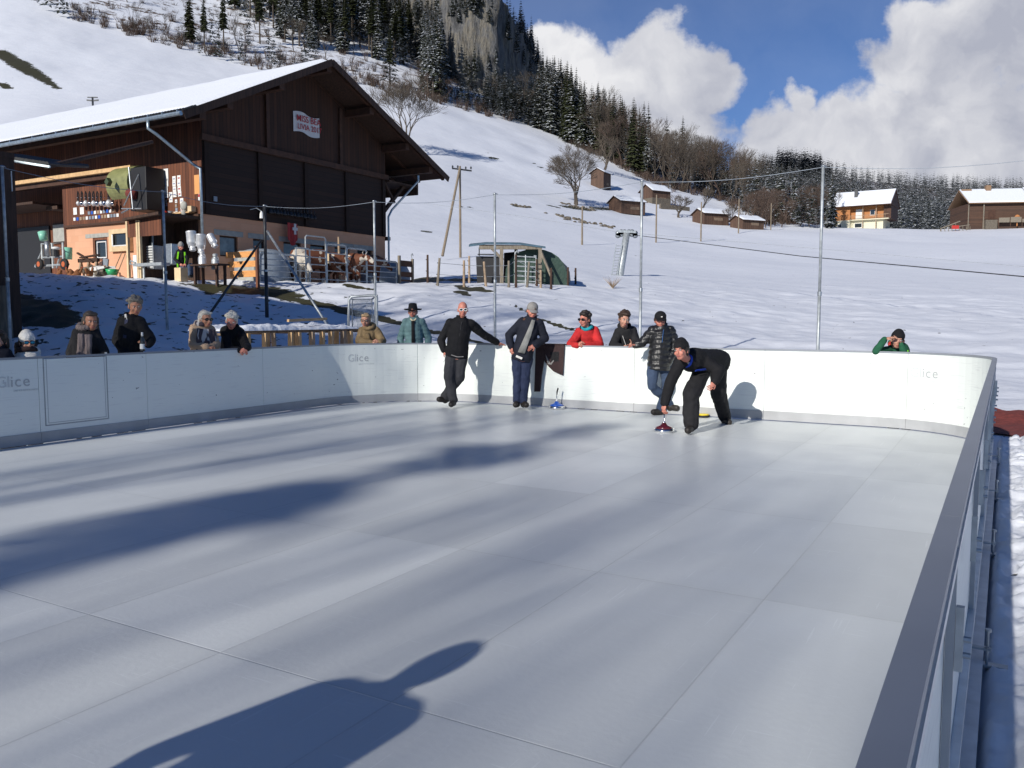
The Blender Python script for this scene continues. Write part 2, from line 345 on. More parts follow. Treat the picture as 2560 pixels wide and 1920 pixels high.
# ------------------------------------------------------------------ terrain
def P(y, Y): return PZ(y, Y)
COLS = {
 -900: [(0,-.1),(10,-.1),(18,.9),(29,3.4),(45,3.6),(80,7),(160,30),(300,110),(450,190),(800,330),(1500,450)],
 60: [(12,-.1),(17,.6),(22,1.8),(29,3.25),(31,2.8),(50,2.8),(64,3.8),(120,P(390,120)),(200,P(225,200)),(300,P(15,300)),(450,P(-250,450)),(800,P(-500,800)),(1500,P(-500,1500))],
 300: [(12,-.1),(17,.6),(24,2.2),(29,3.0),(31,2.8),(50,2.8),(64,3.8),(120,P(430,120)),(200,P(270,200)),(300,P(82,300)),(420,P(-100,420)),(800,P(-400,800)),(1500,P(-400,1500))],
 600: [(13,-.1),(18,.6),(26,2.0),(31,2.85),(33,2.8),(52,2.8),(64,3.8),(120,P(470,120)),(200,P(320,200)),(300,P(162,300)),(400,P(40,400)),(500,P(-150,500)),(800,P(-400,800)),(1500,P(-400,1500))],
 900: [(15,-.1),(19,.6),(27,2.1),(32,2.85),(36,2.8),(52,2.8),(66,3.8),(120,P(500,120)),(200,P(360,200)),(290,P(212,290)),(360,P(130,360)),(430,P(20,430)),(520,P(-120,520)),(900,P(-250,900)),(1500,P(-250,1500))],
 1050: [(16,-.1),(20,.7),(28,2.3),(34,2.85),(50,3.4),(75,P(642,75)),(120,P(548,120)),(200,P(385,200)),(285,P(250,285)),(340,P(200,340)),(400,P(180,400)),(460,P(170,460)),(600,P(180,600)),(900,P(200,900)),(1500,P(300,1500))],
 1150: [(16,-.1),(20,.7),(29,2.3),(35,2.95),(42,3.15),(55,P(672,55)),(77,P(634,77)),(120,P(560,120)),(200,P(415,200)),(295,P(272,295)),(350,P(235,350)),(400,P(220,400)),(460,P(220,460)),(700,P(250,700)),(1500,P(400,1500))],
 1280: [(15.5,-.1),(20,.7),(30,2.3),(36,3.0),(42,P(698,42)),(60,P(665,60)),(80,P(640,80)),(120,P(580,120)),(200,P(455,200)),(300,P(306,300)),(360,P(270,360)),(420,P(255,420)),(550,P(300,550)),(900,P(400,900)),(1500,P(500,1500))],
 1420: [(15,-.1),(20,.6),(30,1.9),(38,2.95),(45,P(706,45)),(60,P(680,60)),(80,P(652,80)),(120,P(598,120)),(180,P(518,180)),(210,P(480,210)),(300,P(348,300)),(360,P(310,360)),(420,P(310,420)),(600,P(380,600)),(900,P(450,900)),(1500,P(500,1500))],
 1560: [(14.5,-.1),(20,.5),(30,1.6),(40,2.8),(50,P(712,50)),(70,P(680,70)),(100,P(640,100)),(140,P(590,140)),(180,P(538,180)),(220,P(490,220)),(290,P(418,290)),(350,P(385,350)),(420,P(390,420)),(600,P(430,600)),(900,P(460,900)),(1500,P(500,1500))],
 1700: [(14,-.1),(20,.4),(30,1.3),(40,2.5),(60,P(710,60)),(80,P(680,80)),(110,P(640,110)),(150,P(595,150)),(185,P(560,185)),(220,P(525,220)),(280,P(483,280)),(340,P(450,340)),(420,P(450,420)),(600,P(450,600)),(900,P(440,900)),(1500,P(500,1500))],
 1850: [(13.5,-.1),(20,.4),(30,1.2),(40,2.3),(60,P(712,60)),(80,P(685,80)),(110,P(645,110)),(150,P(602,150)),(190,P(568,190)),(215,P(553,215)),(260,P(532,260)),(320,P(510,320)),(400,P(520,400)),(600,P(470,600)),(900,P(408,900)),(1500,P(500,1500))],
 2000: [(13,-.1),(20,.4),(30,1.1),(60,P(715,60)),(80,P(690,80)),(110,P(650,110)),(150,P(605,150)),(190,P(570,190)),(230,P(562,230)),(300,P(560,300)),(400,P(555,400)),(600,P(500,600)),(1000,P(412,1000)),(1500,P(480,1500))],
 2165: [(13,-.1),(20,.4),(30,1.1),(60,P(717,60)),(80,P(690,80)),(110,P(650,110)),(150,P(605,150)),(190,P(567,190)),(205,P(568,205)),(240,P(595,240)),(300,P(610,300)),(400,P(600,400)),(600,P(530,600)),(1000,P(462,1000)),(1500,P(500,1500))],
 2360: [(12,-.1),(20,.4),(30,1.1),(60,P(720,60)),(80,P(695,80)),(110,P(655,110)),(150,P(612,150)),(190,P(578,190)),(230,P(600,230)),(300,P(610,300)),(400,P(600,400)),(600,P(535,600)),(1000,P(470,1000)),(1500,P(500,1500))],
 2500: [(12,-.1),(20,.4),(30,1.1),(60,P(718,60)),(80,P(690,80)),(110,P(645,110)),(150,P(595,150)),(180,P(564,180)),(205,P(564,205)),(240,P(590,240)),(300,P(610,300)),(400,P(600,400)),(600,P(540,600)),(1000,P(480,1000)),(1500,P(500,1500))],
 3400: [(12,-.1),(20,.3),(30,1.0),(60,P(720,60)),(110,P(650,110)),(180,P(570,180)),(300,P(590,300)),(600,P(530,600)),(1000,P(470,1000)),(1500,P(500,1500))]}
KS = np.linspace(-1.6, 1.6, 481); LY = np.linspace(math.log(8), math.log(1500), 420)
def make_grid():
    xs = sorted(COLS); Yg = np.exp(LY); cols = np.array([np.interp(Yg, [q[0] for q in COLS[x]], [q[1] for q in COLS[x]]) for x in xs])
    ks = np.array([(x - 1280) / F for x in xs]); G = np.array([np.interp(KS, ks, cols[:, j]) for j in range(len(Yg))])
    for _ in range(3):
        Gp = np.pad(G, ((3, 3), (0, 0)), 'edge'); G = sum(Gp[i:i + G.shape[0]] for i in range(7)) / 7
        Gp = np.pad(G, ((0, 0), (9, 9)), 'edge'); G = sum(Gp[:, i:i + G.shape[1]] for i in range(19)) / 19
    return G
GRID = make_grid()
def sstep(x, a, b):
    t = np.clip((x - a) / (b - a), 0, 1); return t * t * (3 - 2 * t)
def zg(X, Y, detail=True):
    X = np.asarray(X, float); Y = np.asarray(Y, float)
    Ye = np.maximum(Y, 8.001); k = np.clip(X / np.maximum(Y, 10), -1.59, 1.59)
    i = (np.log(np.minimum(Ye, 1499)) - LY[0]) / (LY[1] - LY[0]); j = (k - KS[0]) / (KS[1] - KS[0])
    i0 = np.clip(i.astype(int), 0, len(LY) - 2); j0 = np.clip(j.astype(int), 0, len(KS) - 2); fi = i - i0; fj = j - j0
    z = (GRID[i0, j0] * (1 - fi) * (1 - fj) + GRID[i0 + 1, j0] * fi * (1 - fj) + GRID[i0, j0 + 1] * (1 - fi) * fj + GRID[i0 + 1, j0 + 1] * fi * fj)
    a = X * math.sin(TH) + Y * math.cos(TH); b = X * math.cos(TH) - Y * math.sin(TH)
    d = np.maximum(a - 12.7, np.maximum(-b - 10.1, np.where(a < -6, 9, b - .3 - 2)))
    z = -.12 + (z + .12) * sstep(d, .9, 3.2)
    near = 1 - sstep(Y, 40, 95)
    if detail:
        am = sstep(d, .6, 2.5)
        z = z + near * am * (fbm(X / 2.4, Y / 2.4, 3, 3) * .30 + fbm(X / .6, Y / .6, 3, 9) * (.14 + .16 * sstep(-X / np.maximum(Y, 5), .2, .35)))
        z = z + (1 - near) * (fbm(X / 30, Y / 30, 4, 5) * 3.0) * sstep(Y, 110, 260)
        z = z + sstep(Y, 35, 110) * (fbm(X / 14, Y / 22, 2, 15) * .9)
    return z
def zgs(x, y): return float(zg(np.array([x]), np.array([y]))[0])
def hit(px, py, y0=9.0, y1=1400):
    r = ray(px, py); ts = np.exp(np.linspace(math.log(y0 / r.y), math.log(y1 / r.y), 900))
    X = r.x * ts; Y = r.y * ts; Z = CH + r.z * ts; below = Z <= zg(X, Y)
    i = int(np.argmax(below))
    if not below.any(): return None
    return Vector((X[i], Y[i], float(zg(X[i:i+1], Y[i:i+1])[0])))
def onground(px, Y):
    X = (px - 1280) / F * Y
    # correct the column for pitch
    z = zgs(X, Y); 
    for _ in range(3):
        d = math.cos(PIT) * Y - math.sin(PIT) * (z - CH); X = (px - 1280) / F * d; z = zgs(X, Y)
    return Vector((X, Y, z))
def seg_d(X, Y, pts, rad):
    best = np.full(X.shape, 9.0)
    for (p, q, r0, r1) in zip(pts[:-1], pts[1:], rad[:-1], rad[1:]):
        vx, vy = q.x - p.x, q.y - p.y; l2 = vx * vx + vy * vy + 1e-9
        t = np.clip(((X - p.x) * vx + (Y - p.y) * vy) / l2, 0, 1)
        dd = np.hypot(X - p.x - t * vx, Y - p.y - t * vy) / (r0 + (r1 - r0) * t); best = np.minimum(best, dd)
    return np.clip(1.5 - best, 0, 1)
def ground_mat():
    m = bpy.data.materials.new('snow_ground'); m.use_nodes = True; nt = m.node_tree; N = nt.nodes; L = nt.links; b = N['Principled BSDF']
    tc = N.new('ShaderNodeTexCoord')
    def noise(sc, det, ro=.55, stretch=(1, 1, 1)):
        mp = N.new('ShaderNodeMapping'); mp.inputs['Scale'].default_value = stretch; L.new(tc.outputs['Object'], mp.inputs[0])
        n = N.new('ShaderNodeTexNoise'); n.inputs['Scale'].default_value = sc; n.inputs['Detail'].default_value = det; n.inputs['Roughness'].default_value = ro; L.new(mp.outputs[0], n.inputs['Vector']); return n.outputs[0]
    def mth(op, a, b_=None, clamp=False):
        n = N.new('ShaderNodeMath'); n.operation = op; n.use_clamp = clamp
        for i, v in enumerate((a, b_)):
            if v is None: continue
            if isinstance(v, (int, float)): n.inputs[i].default_value = v
            else: L.new(v, n.inputs[i])
        return n.outputs[0]
    def mix(f, a, b_):
        n = N.new('ShaderNodeMix'); n.data_type = 'RGBA'; L.new(f, n.inputs[0])
        for i, v in ((6, a), (7, b_)):
            if isinstance(v, tuple): n.inputs[i].default_value = (*v, 1)
            else: L.new(v, n.inputs[i])
        return n.outputs[2]
    def sm(v, a, b_):
        n = N.new('ShaderNodeMapRange'); n.interpolation_type = 'SMOOTHSTEP'; L.new(v, n.inputs[0]); n.inputs[1].default_value = a; n.inputs[2].default_value = b_; return n.outputs[0]
    at_ = lambda nm: (lambda n: (setattr(n, 'attribute_name', nm), n.outputs['Fac'])[1])(N.new('ShaderNodeAttribute'))
    snow = mix(noise(.35, 3), (.72, .75, .81), (.80, .82, .86))
    soilc = mix(noise(1.6, 6), (.030, .024, .016), (.075, .075, .034))
    scrubc = mix(noise(.8, 5), (.06, .042, .03), (.17, .12, .085))
    soil = sm(mth('ADD', at_('soil'), mth('MULTIPLY', mth('ADD', mth('SUBTRACT', noise(2.2, 6, .65), .5), mth('MULTIPLY', mth('SUBTRACT', noise(.16, 7, .7), .5), .9)), 1.5)), .55, .62)
    sp = sm(mth('ADD', mth('MULTIPLY', noise(3.4, 3, .5, (1, 1, 1)), 1), mth('MULTIPLY', at_('speck'), .11)), .72, .75)
    sc = sm(mth('ADD', mth('MULTIPLY', mth('SUBTRACT', noise(.16, 8, .72), .5), 1.7), at_('scrub')), .62, .74)
    c = mix(sc, snow, scrubc); c = mix(sp, c, soilc); c = mix(soil, c, soilc); L.new(c, b.inputs['Base Color'])
    b.inputs['Roughness'].default_value = .62; b.inputs['Specular IOR Level'].default_value = .25
    h = mth('ADD', mth('MULTIPLY', noise(7, 5, .6), .04), mth('ADD', mth('MULTIPLY', noise(1.5, 4), .09), mth('MULTIPLY', noise(.22, 3), .55)))
    h = mth('ADD', h, mth('MULTIPLY', mth('ADD', soil, sp), -.06))
    bp = N.new('ShaderNodeBump'); bp.inputs['Strength'].default_value = .55; bp.inputs['Distance'].default_value = .5; L.new(h, bp.inputs['Height']); L.new(bp.outputs[0], b.inputs['Normal'])
    M['snow_ground'] = m
ground_mat()
def grid_mesh(name, X, Y, Z, mat_, attrs=None):
    nr, nc = X.shape; me = bpy.data.meshes.new(name); me.vertices.add(nr * nc)
    me.vertices.foreach_set('co', np.stack([X, Y, Z], -1).astype('f').ravel())
    i = np.arange((nr - 1) * (nc - 1)); r = i // (nc - 1); c = i % (nc - 1); a = r * nc + c
    q = np.stack([a, a + 1, a + nc + 1, a + nc], -1).astype('i')
    me.loops.add(q.size); me.loops.foreach_set('vertex_index', q.ravel()); me.polygons.add(len(q)); me.polygons.foreach_set('loop_start', np.arange(0, q.size, 4, dtype='i'))
    me.update(calc_edges=True); me.polygons.foreach_set('use_smooth', [True] * len(q))
    for k, v in (attrs or {}).items():
        at_ = me.attributes.new(k, 'FLOAT', 'POINT'); at_.data.foreach_set('value', v.astype('f').ravel())
    me.materials.append(M[mat_]); o = bpy.data.objects.new(name, me); COL.objects.link(o); return o
EDGE = ([-400, 0, 42, 135, 278, 432, 571, 675, 800, 922, 980, 1061, 1216, 1300, 1393, 1443, 1501, 1547, 1605, 1675, 1784, 1836, 1960, 2100],
        [-120, -20, 2, 46, 77, 120, 154, 181, 200, 220, 240, 251, 293, 309, 343, 370, 392, 417, 447, 478, 492, 522, 548, 560])
def edge_y(x): return float(np.interp(x, *EDGE))
def px_of(X, Y, Z):
    dz = Z - CH; d = Y * math.cos(PIT) - dz * math.sin(PIT); up = Y * math.sin(PIT) + dz * math.cos(PIT)
    return 1280 + F * X / d, 960 - F * up / d
def terrain():
    rows = np.concatenate([np.linspace(-60, 8, 40)[:-1], np.linspace(8, 50, 230)[:-1], np.exp(np.linspace(math.log(50), math.log(1480), 260))])
    kk = np.linspace(-1.55, 1.25, 780); Yg, Kg = np.meshgrid(rows, kk, indexing='ij')
    Xg = Kg * np.maximum(Yg + 22, 60 + 0 * Yg) ; Xg = Kg * np.where(Yg < 8, 30 + 0 * Yg, Yg + 22) if False else Kg * np.maximum(Yg + 20, 28)
    Zg = zg(Xg, Yg); soil = np.zeros_like(Xg)
    def strip(pts, rad, gain=1.0):
        nonlocal soil
        ps = [p for p in (hit(x, y) for x, y in pts)]
        ok = [(p, r) for p, r in zip(ps, rad) if p is not None]
        if len(ok) > 1: soil = np.maximum(soil, seg_d(Xg, Yg, [o[0] for o in ok], [o[1] for o in ok]) * gain)
    strip([(560, 715), (640, 722), (700, 735), (760, 752), (830, 768), (880, 782), (960, 800), (1020, 815)], [1.3, 1.3, .9, .45, .4, .35, .3, .2])
    strip([(1040, 822), (1090, 832)], [.2, .18]); strip([(1170, 850), (1240, 862)], [.15, .12])
    strip([(870, 712), (905, 722), (930, 728)], [.25, .3, .15]); strip([(1150, 715), (1175, 728)], [.3, .35]); strip([(1190, 720), (1217, 730)], [.3, .25]); strip([(1150, 732), (1168, 740)], [.25, .2])
    strip([(1285, 762), (1310, 776), (1345, 790)], [.08, .14, .12]); strip([(1350, 797), (1390, 815), (1438, 828)], [.12, .16, .12])
    strip([(700, 700), (1040, 698), (1120, 700), (1180, 703), (1290, 697)], [.5, 1.0, 1.2, .9, .5])
    strip([(-40, 765), (40, 775), (110, 795), (160, 812)], [1.6, 1.3, .9, .3])
    strip([(0, 130), (50, 160), (100, 195), (145, 222)], [2.6, 3.2, 2.2, 1]); strip([(0, 208), (25, 225)], [1.5, 1])
    for (x, y, r) in [(1290, 515, .5), (1250, 497, .5), (1160, 517, .6), (1182, 519, .4), (1380, 515, .8), (1395, 518, .9), (1068, 578, .6), (1085, 562, .3), (1600, 640, .3), (1330, 408, 1.2), (1350, 418, .8), (1240, 395, 1.5), (1225, 385, 1)]: strip([(x - 6, y), (x + 6, y + 2)], [r, r * .7])
    strip([(1410, 517), (1440, 522), (1480, 524), (1520, 522)], [1.6, 2.6, 2.2, 1.2], .75)
    PX, PY = px_of(Xg, np.maximum(Yg, 1), Zg)
    speck = (1 - sstep(PX, 700, 1000)) * sstep(Yg, 14, 17) * (1 - sstep(Yg, 33, 40))
    ey = np.interp(PX, *EDGE); far = sstep(Yg, 200, 240)
    sc = np.clip((ey - PY) / 70 + .15, 0, .56) * far * (PX < 2150)
    sc = np.where((PX < 150) & (Yg > 200), np.minimum(sc, .5), sc)
    sc = np.where(PX > 1250, sc + .12 * (sc > .3), sc)
    sc = np.maximum(sc, sstep(Yg, 420, 520) * .75)
    o = grid_mesh('ground', Xg, Yg, Zg, 'snow_ground', {'soil': soil, 'speck': speck, 'scrub': sc})
    tag(o, 'snow-covered meadow and hillside rising behind the rink', kind='structure')
terrain()
# trampled crumbly snow right beside the right-hand boards
def side_snow():
    A, B_ = np.meshgrid(np.linspace(-3, 16, 420), np.linspace(-.045, 3.4, 130), indexing='ij')
    X = A * math.sin(TH) + B_ * math.cos(TH); Y = A * math.cos(TH) - B_ * math.sin(TH)
    lump = np.abs(fbm(A / .16, B_ / .16, 4, 21)) * .36 + fbm(A / .9, B_ / .9, 2, 22) * .10
    edge = sstep(B_, -.045, .01) * (1 - sstep(B_, 3.0, 3.4)) * sstep(A, -3, -2) * (1 - sstep(A, 12.6, 13.1))
    track = A * 0; 
    Z = -.13 + edge * (.055 + lump * (.6 + .4 * sstep(B_, .08, .25))) ; Z = np.where(track > .5, -.2, Z)
    o = grid_mesh('snow_bank', X, Y, Z, 'snow_ground', {'soil': 0 * X, 'speck': 0 * X, 'scrub': 0 * X}); tag(o, 'trampled crumbly snow along the outside of the right boards', kind='structure')
    I_, J_ = np.meshgrid(np.linspace(0, 1, 90), np.linspace(0, 1, 26), indexing='ij'); b_ = -.28 + I_ * 5; lo = 13.15 + .10 * np.sin(I_ * 37) + .06 * np.sin(I_ * 91 + 1) + .5 * (1 - np.minimum(1, I_ * 9)); hi = 15.5 + .09 * np.sin(I_ * 29 + 2) + .06 * np.sin(I_ * 77); a_ = lo + (hi - lo) * J_
    X = a_ * math.sin(TH) + b_ * math.cos(TH); Y = a_ * math.cos(TH) - b_ * math.sin(TH); tag(grid_mesh('path', X, Y, zg(X, Y) + .03, 'track_red'), 'strip of red running surface bared through the snow', kind='structure')
side_snow()
# ------------------------------------------------------------------ ice
def ice_mat():
    m = bpy.data.materials.new('synthetic_ice'); m.use_nodes = True; nt = m.node_tree; N = nt.nodes; L = nt.links; b = N['Principled BSDF']
    tc = N.new('ShaderNodeTexCoord'); sp = N.new('ShaderNodeSeparateXYZ'); L.new(tc.outputs['Object'], sp.inputs[0])
    def mth(op, a, b_=None, clamp=False):
        n = N.new('ShaderNodeMath'); n.operation = op; n.use_clamp = clamp
        for i, v in enumerate((a, b_)):
            if v is None: continue
            if isinstance(v, (int, float)): n.inputs[i].default_value = v
            else: L.new(v, n.inputs[i])
        return n.outputs[0]
    def noise(sc, det, ro=.5, st=(1, 1, 1)):
        mp = N.new('ShaderNodeMapping'); mp.inputs['Scale'].default_value = st; L.new(tc.outputs['Object'], mp.inputs[0])
        n = N.new('ShaderNodeTexNoise'); n.inputs['Scale'].default_value = sc; n.inputs['Detail'].default_value = det; n.inputs['Roughness'].default_value = ro; L.new(mp.outputs[0], n.inputs['Vector']); return n.outputs[0]
    A = mth('DIVIDE', mth('ADD', sp.outputs[1], 1.42), 2.0); B_ = mth('DIVIDE', mth('ADD', sp.outputs[0], .09), .99)   # tiles 2 m x 1 m
    fa, fb = mth('FRACT', A), mth('FRACT', B_); cb = N.new('ShaderNodeCombineXYZ'); L.new(mth('FLOOR', A), cb.inputs[0]); L.new(mth('FLOOR', B_), cb.inputs[1])
    wn = N.new('ShaderNodeTexWhiteNoise'); wn.noise_dimensions = '2D'; L.new(cb.outputs[0], wn.inputs['Vector'])
    da = mth('MULTIPLY', mth('MINIMUM', fa, mth('SUBTRACT', 1.0, fa)), 2.0); db = mth('MINIMUM', fb, mth('SUBTRACT', 1.0, fb))
    seam = mth('SUBTRACT', 1.0, mth('DIVIDE', mth('MINIMUM', da, db), .007), True)
    soft = mth('SUBTRACT', 1.0, mth('DIVIDE', mth('MINIMUM', da, db), .06), True)
    v = mth('ADD', .66, mth('MULTIPLY', mth('SUBTRACT', wn.outputs[0], .5), .075)); v = mth('ADD', v, mth('MULTIPLY', mth('SUBTRACT', noise(.9, 6, .6), .5), .10))
    v = mth('ADD', v, mth('MULTIPLY', mth('SUBTRACT', noise(5, 5, .6, (1, .15, 1)), .5), .06))
    v = mth('SUBTRACT', v, mth('MULTIPLY', mth('MULTIPLY', seam, noise(6, 3)), .20)); v = mth('SUBTRACT', v, mth('MULTIPLY', soft, .012))
    scr = noise(3, 2, .5, (16, .5, 1)); s2 = mth('MULTIPLY', mth('GREATER_THAN', mth('MAXIMUM', scr, noise(4, 2, .5, (.6, 12, 1))), .70), .06); v = mth('ADD', v, s2)
    c = N.new('ShaderNodeCombineColor'); L.new(mth('MULTIPLY', v, .94), c.inputs[0]); L.new(mth('MULTIPLY', v, .985), c.inputs[1]); L.new(mth('MULTIPLY', v, 1.0), c.inputs[2]); L.new(c.outputs[0], b.inputs['Base Color'])
    L.new(mth('ADD', .22, mth('MULTIPLY', noise(1.7, 6, .65), .34)), b.inputs['Roughness']); b.inputs['Specular IOR Level'].default_value = .45
    bp = N.new('ShaderNodeBump'); bp.inputs['Strength'].default_value = .25; bp.inputs['Distance'].default_value = .004; L.new(mth('SUBTRACT', noise(30, 4), mth('MULTIPLY', seam, 2.0)), bp.inputs['Height']); L.new(bp.outputs[0], b.inputs['Normal'])
    M['ice'] = m
ice_mat()
RA, RL, RR, A0 = 12.60, -10.0, -.12, -4.0   # far edge, left edge, right edge, near edge
def outline(off=0.0, step=.15):
    """board line from the near left corner, up the left side, across the far end and down the right side: (a, b) points"""
    rl, rr = 2.0, 1.45; pts = []
    y = A0
    while y < RA - rl: pts.append((y, RL - off)); y += step
    for i in range(0, 25):
        t = math.pi / 2 * i / 24; pts.append((RA - rl + (rl + off) * math.sin(t), RL + rl - (rl + off) * math.cos(t)))
    x = RL + rl + step
    while x < RR - rr: pts.append((RA + off, x)); x += step
    for i in range(0, 21):
        t = math.pi / 2 * i / 20; pts.append((RA - rr + (rr + off) * math.cos(t), RR - rr + (rr + off) * math.sin(t)))
    y = RA - rr - step
    while y > A0: pts.append((y, RR + off)); y -= step
    pts.append((A0, RR + off)); return pts
def rink_obj(o): o.rotation_euler = (0, 0, -TH); return o     # local x = b, local y = a
def ice():
    pts = outline(.02); mb = MB(); mb.prism([(b, a, 0) for a, b in pts][::-1], (0, 0, -.06)); o = mb.build('ice_rink', 'ice'); rink_obj(o); tag(o, 'pale synthetic ice floor of the rink with panel seams', kind='structure')
ice()
mat('kick_grey', (.38, .39, .40), .45, var=.12, vscale=3, spec=.5)
mat('rail_grey', (.25, .27, .30), .42, var=.05, vscale=4)
def boards():
    root = empty('rink_barrier', (0, 0, 0), -TH, 'white plastic boards with grey kick plate and rail round the ice rink', 'rink boards')
    pts = outline(0.0, .1); P3 = [Vector((b, a, 0)) for a, b in pts]
    L_ = [0]
    for p, q in zip(P3[:-1], P3[1:]): L_.append(L_[-1] + (q - p).length)
    Lt = L_[-1]
    def pos(l):
        i = max(0, min(len(L_) - 2, int(np.searchsorted(L_, l)) - 1)); t = (l - L_[i]) / max(L_[i + 1] - L_[i], 1e-6); p = P3[i].lerp(P3[i + 1], t)
        d = (P3[i + 1] - P3[i]).normalized(); return p, d, Vector((-d.y, d.x, 0))     # n: outward (left of travel)
    def wall(l0, l1, z0, z1, t0, t1, nm, mt, par=root, bev=0):
        """strip between arc lengths l0..l1; offsets t0 (inner) .. t1 (outer) along the outward normal"""
        n = max(1, int((l1 - l0) / .12)); rings = []
        for i in range(n + 1):
            p, d, nn = pos(l0 + (l1 - l0) * i / n); rings.append([p + nn * t0 + Vector((0, 0, z0)), p + nn * t1 + Vector((0, 0, z0)), p + nn * t1 + Vector((0, 0, z1)), p + nn * t0 + Vector((0, 0, z1))])
        mb = MB(); mb.loft(rings); return mb.build(nm, mt, par)
    aL = lambda a: a - A0                                       # arc length on the left side at a
    lfar0 = (RA - 2.0 - A0) + math.pi * 1.0                     # where the far board starts (b = RL+2)
    bL = lambda b: lfar0 + (b - (RL + 2.0))
    lend = bL(RR - 1.45) + math.pi / 2 * 1.45; aR = lambda a: lend + (RA - 1.45 - a)
    joints = [0, aL(-2.4), aL(-.4), aL(1.6), aL(3.6), aL(5.85), aL(7.33), aL(9.4), lfar0 - 1.2, bL(-7.15), bL(-5.1), bL(-3.05), bL(-1.12), aR(10.6), aR(8.5), aR(6.5), aR(4.4), aR(2.3), aR(.2), aR(-1.9), Lt - .02]
    for k, (l0, l1) in enumerate(zip(joints[:-1], joints[1:])):
        if k == 5:       # section with the gate
            wall(l0 + .003, l0 + .06, .13, 1.03, 0, .02, 'panel', 'board_white'); wall(l0 + .905, l1 - .003, .13, 1.03, 0, .02, 'panel', 'board_white')
            wall(l0 + .06, l0 + .905, .13, .21, 0, .02, 'panel', 'board_white')
            g = wall(l0 + .078, l0 + .888, .225, 1.022, 0, .02, 'gate', 'board_white')
            for (u0, u1, w0, w1) in ((.06, .078, .21, 1.03), (.888, .905, .21, 1.03), (.078, .888, .21, .225)): wall(l0 + u0, l0 + u1, w0, w1, .008, .018, 'gate_frame', 'kick_grey')
            wall(l0 + .10, l0 + .108, .24, 1.022, -.002, 0, 'edge_line', 'logo_grey', g); wall(l0 + .86, l0 + .868, .24, 1.022, -.002, 0, 'edge_line', 'logo_grey', g); wall(l0 + .108, l0 + .86, .24, .248, -.002, 0, 'edge_line', 'logo_grey', g)
            wall(l0 + .89, l0 + .91, 1.03, 1.075, 0, .02, 'gate_hinge', 'alu', g)
        else: wall(l0 + .003, l1 - .003, .13, 1.03, 0, .02, 'panel', 'board_dirty')
        wall(l0 + .002, l1 - .002, .012, .145, -.012, 0, 'kick_plate', 'kick_grey')
        wall(l0 + .001, l1 - .001, 1.03, 1.056, -.002, .046, 'top_rail', 'rail_grey')
        if k >= 12:   # outer brackets, clamps and ground screws on the side that is seen from outside
            for l, kind in ((l0 + .02, 1), ((l0 + l1) / 2, 0)):
                p, d, nn = pos(l)
                if kind: mb = MB(); mb.beam(p + nn * .032 + Vector((0, 0, .05)), p + nn * .032 + Vector((0, 0, 1.0)), .02, .03, up=d); mb.build('upright', 'kick_grey', root)
                mb = MB(); mb.beam(p + nn * .052 + Vector((0, 0, .68)), p + nn * .052 + Vector((0, 0, .84)), .018, .022, up=d)
                for zz in (.72, .76): mb.tube(p + nn * .05 + Vector((0, 0, zz)), p + nn * .078 + Vector((0, 0, zz)), .008, n=8)
                mb.build('clamp', 'steel', root)
                if kind:
                    mb = MB(); q = p + nn * .105; mb.tube(q + Vector((0, 0, -.1)), q + Vector((0, 0, .10)), .006, n=8); mb.tube(q + Vector((0, 0, .09)), q + Vector((0, 0, .105)), .014, n=8); mb.tube(q + Vector((0, 0, .0)), q + Vector((0, 0, .02)), .016, n=6)
                    mb.beam(p + nn * .04 + Vector((0, 0, -.065)), p + nn * .19 + Vector((0, 0, -.065)), .05, .012); mb.beam(p + nn * .04 + Vector((0, 0, .01)), p + nn * .12 + Vector((0, 0, .01)), .03, .01)
                    mb.build('ground_screw', 'steel', root)
        
    wall(aR(10.5), Lt - .02, .16, .19, .021, .05, 'outer_profile', 'alu'); wall(aR(10.5), Lt - .02, .96, .985, .021, .045, 'outer_profile', 'alu')
    wall(aR(10.5), Lt - .02, -.05, -.02, .02, .09, 'base_profile', 'alu')
    # lettering: the maker's word mark in thin grey letters
    for l, z in ((aL(5.58), .77), (lfar0 - 2.25, .80), (bL(-.86) , .78)):
        for txt, sz, dz, mt, dx in (('G', .185, 0, 'logo_faint', -.165), ('l', .185, 0, 'logo_faint', -.083), ('i', .185, 0, 'logo_grey', -.045), ('c', .185, 0, 'logo_grey', .025), ('e', .185, 0, 'logo_grey', .125), ('THE ICE', .030, -.105, 'logo_faint', .02), ('REVOLUTION', .030, -.105, 'logo_faint', .175)):
            me = text_mesh(txt, sz, mt, .0008); o = bpy.data.objects.new('lettering', me); link(o, root); p, d, nn = pos(l + dx)
            r = -nn; x = Vector((0, 0, 1)).cross(r); Mx = Matrix((x, Vector((0, 0, 1)), r)).transposed().to_4x4(); Mx.translation = p + r * .004 + Vector((0, 0, z + dz)); o.matrix_local = Mx
    return root, pos, aL, bL, aR
BR, bpos, aL, bL, aR = boards()
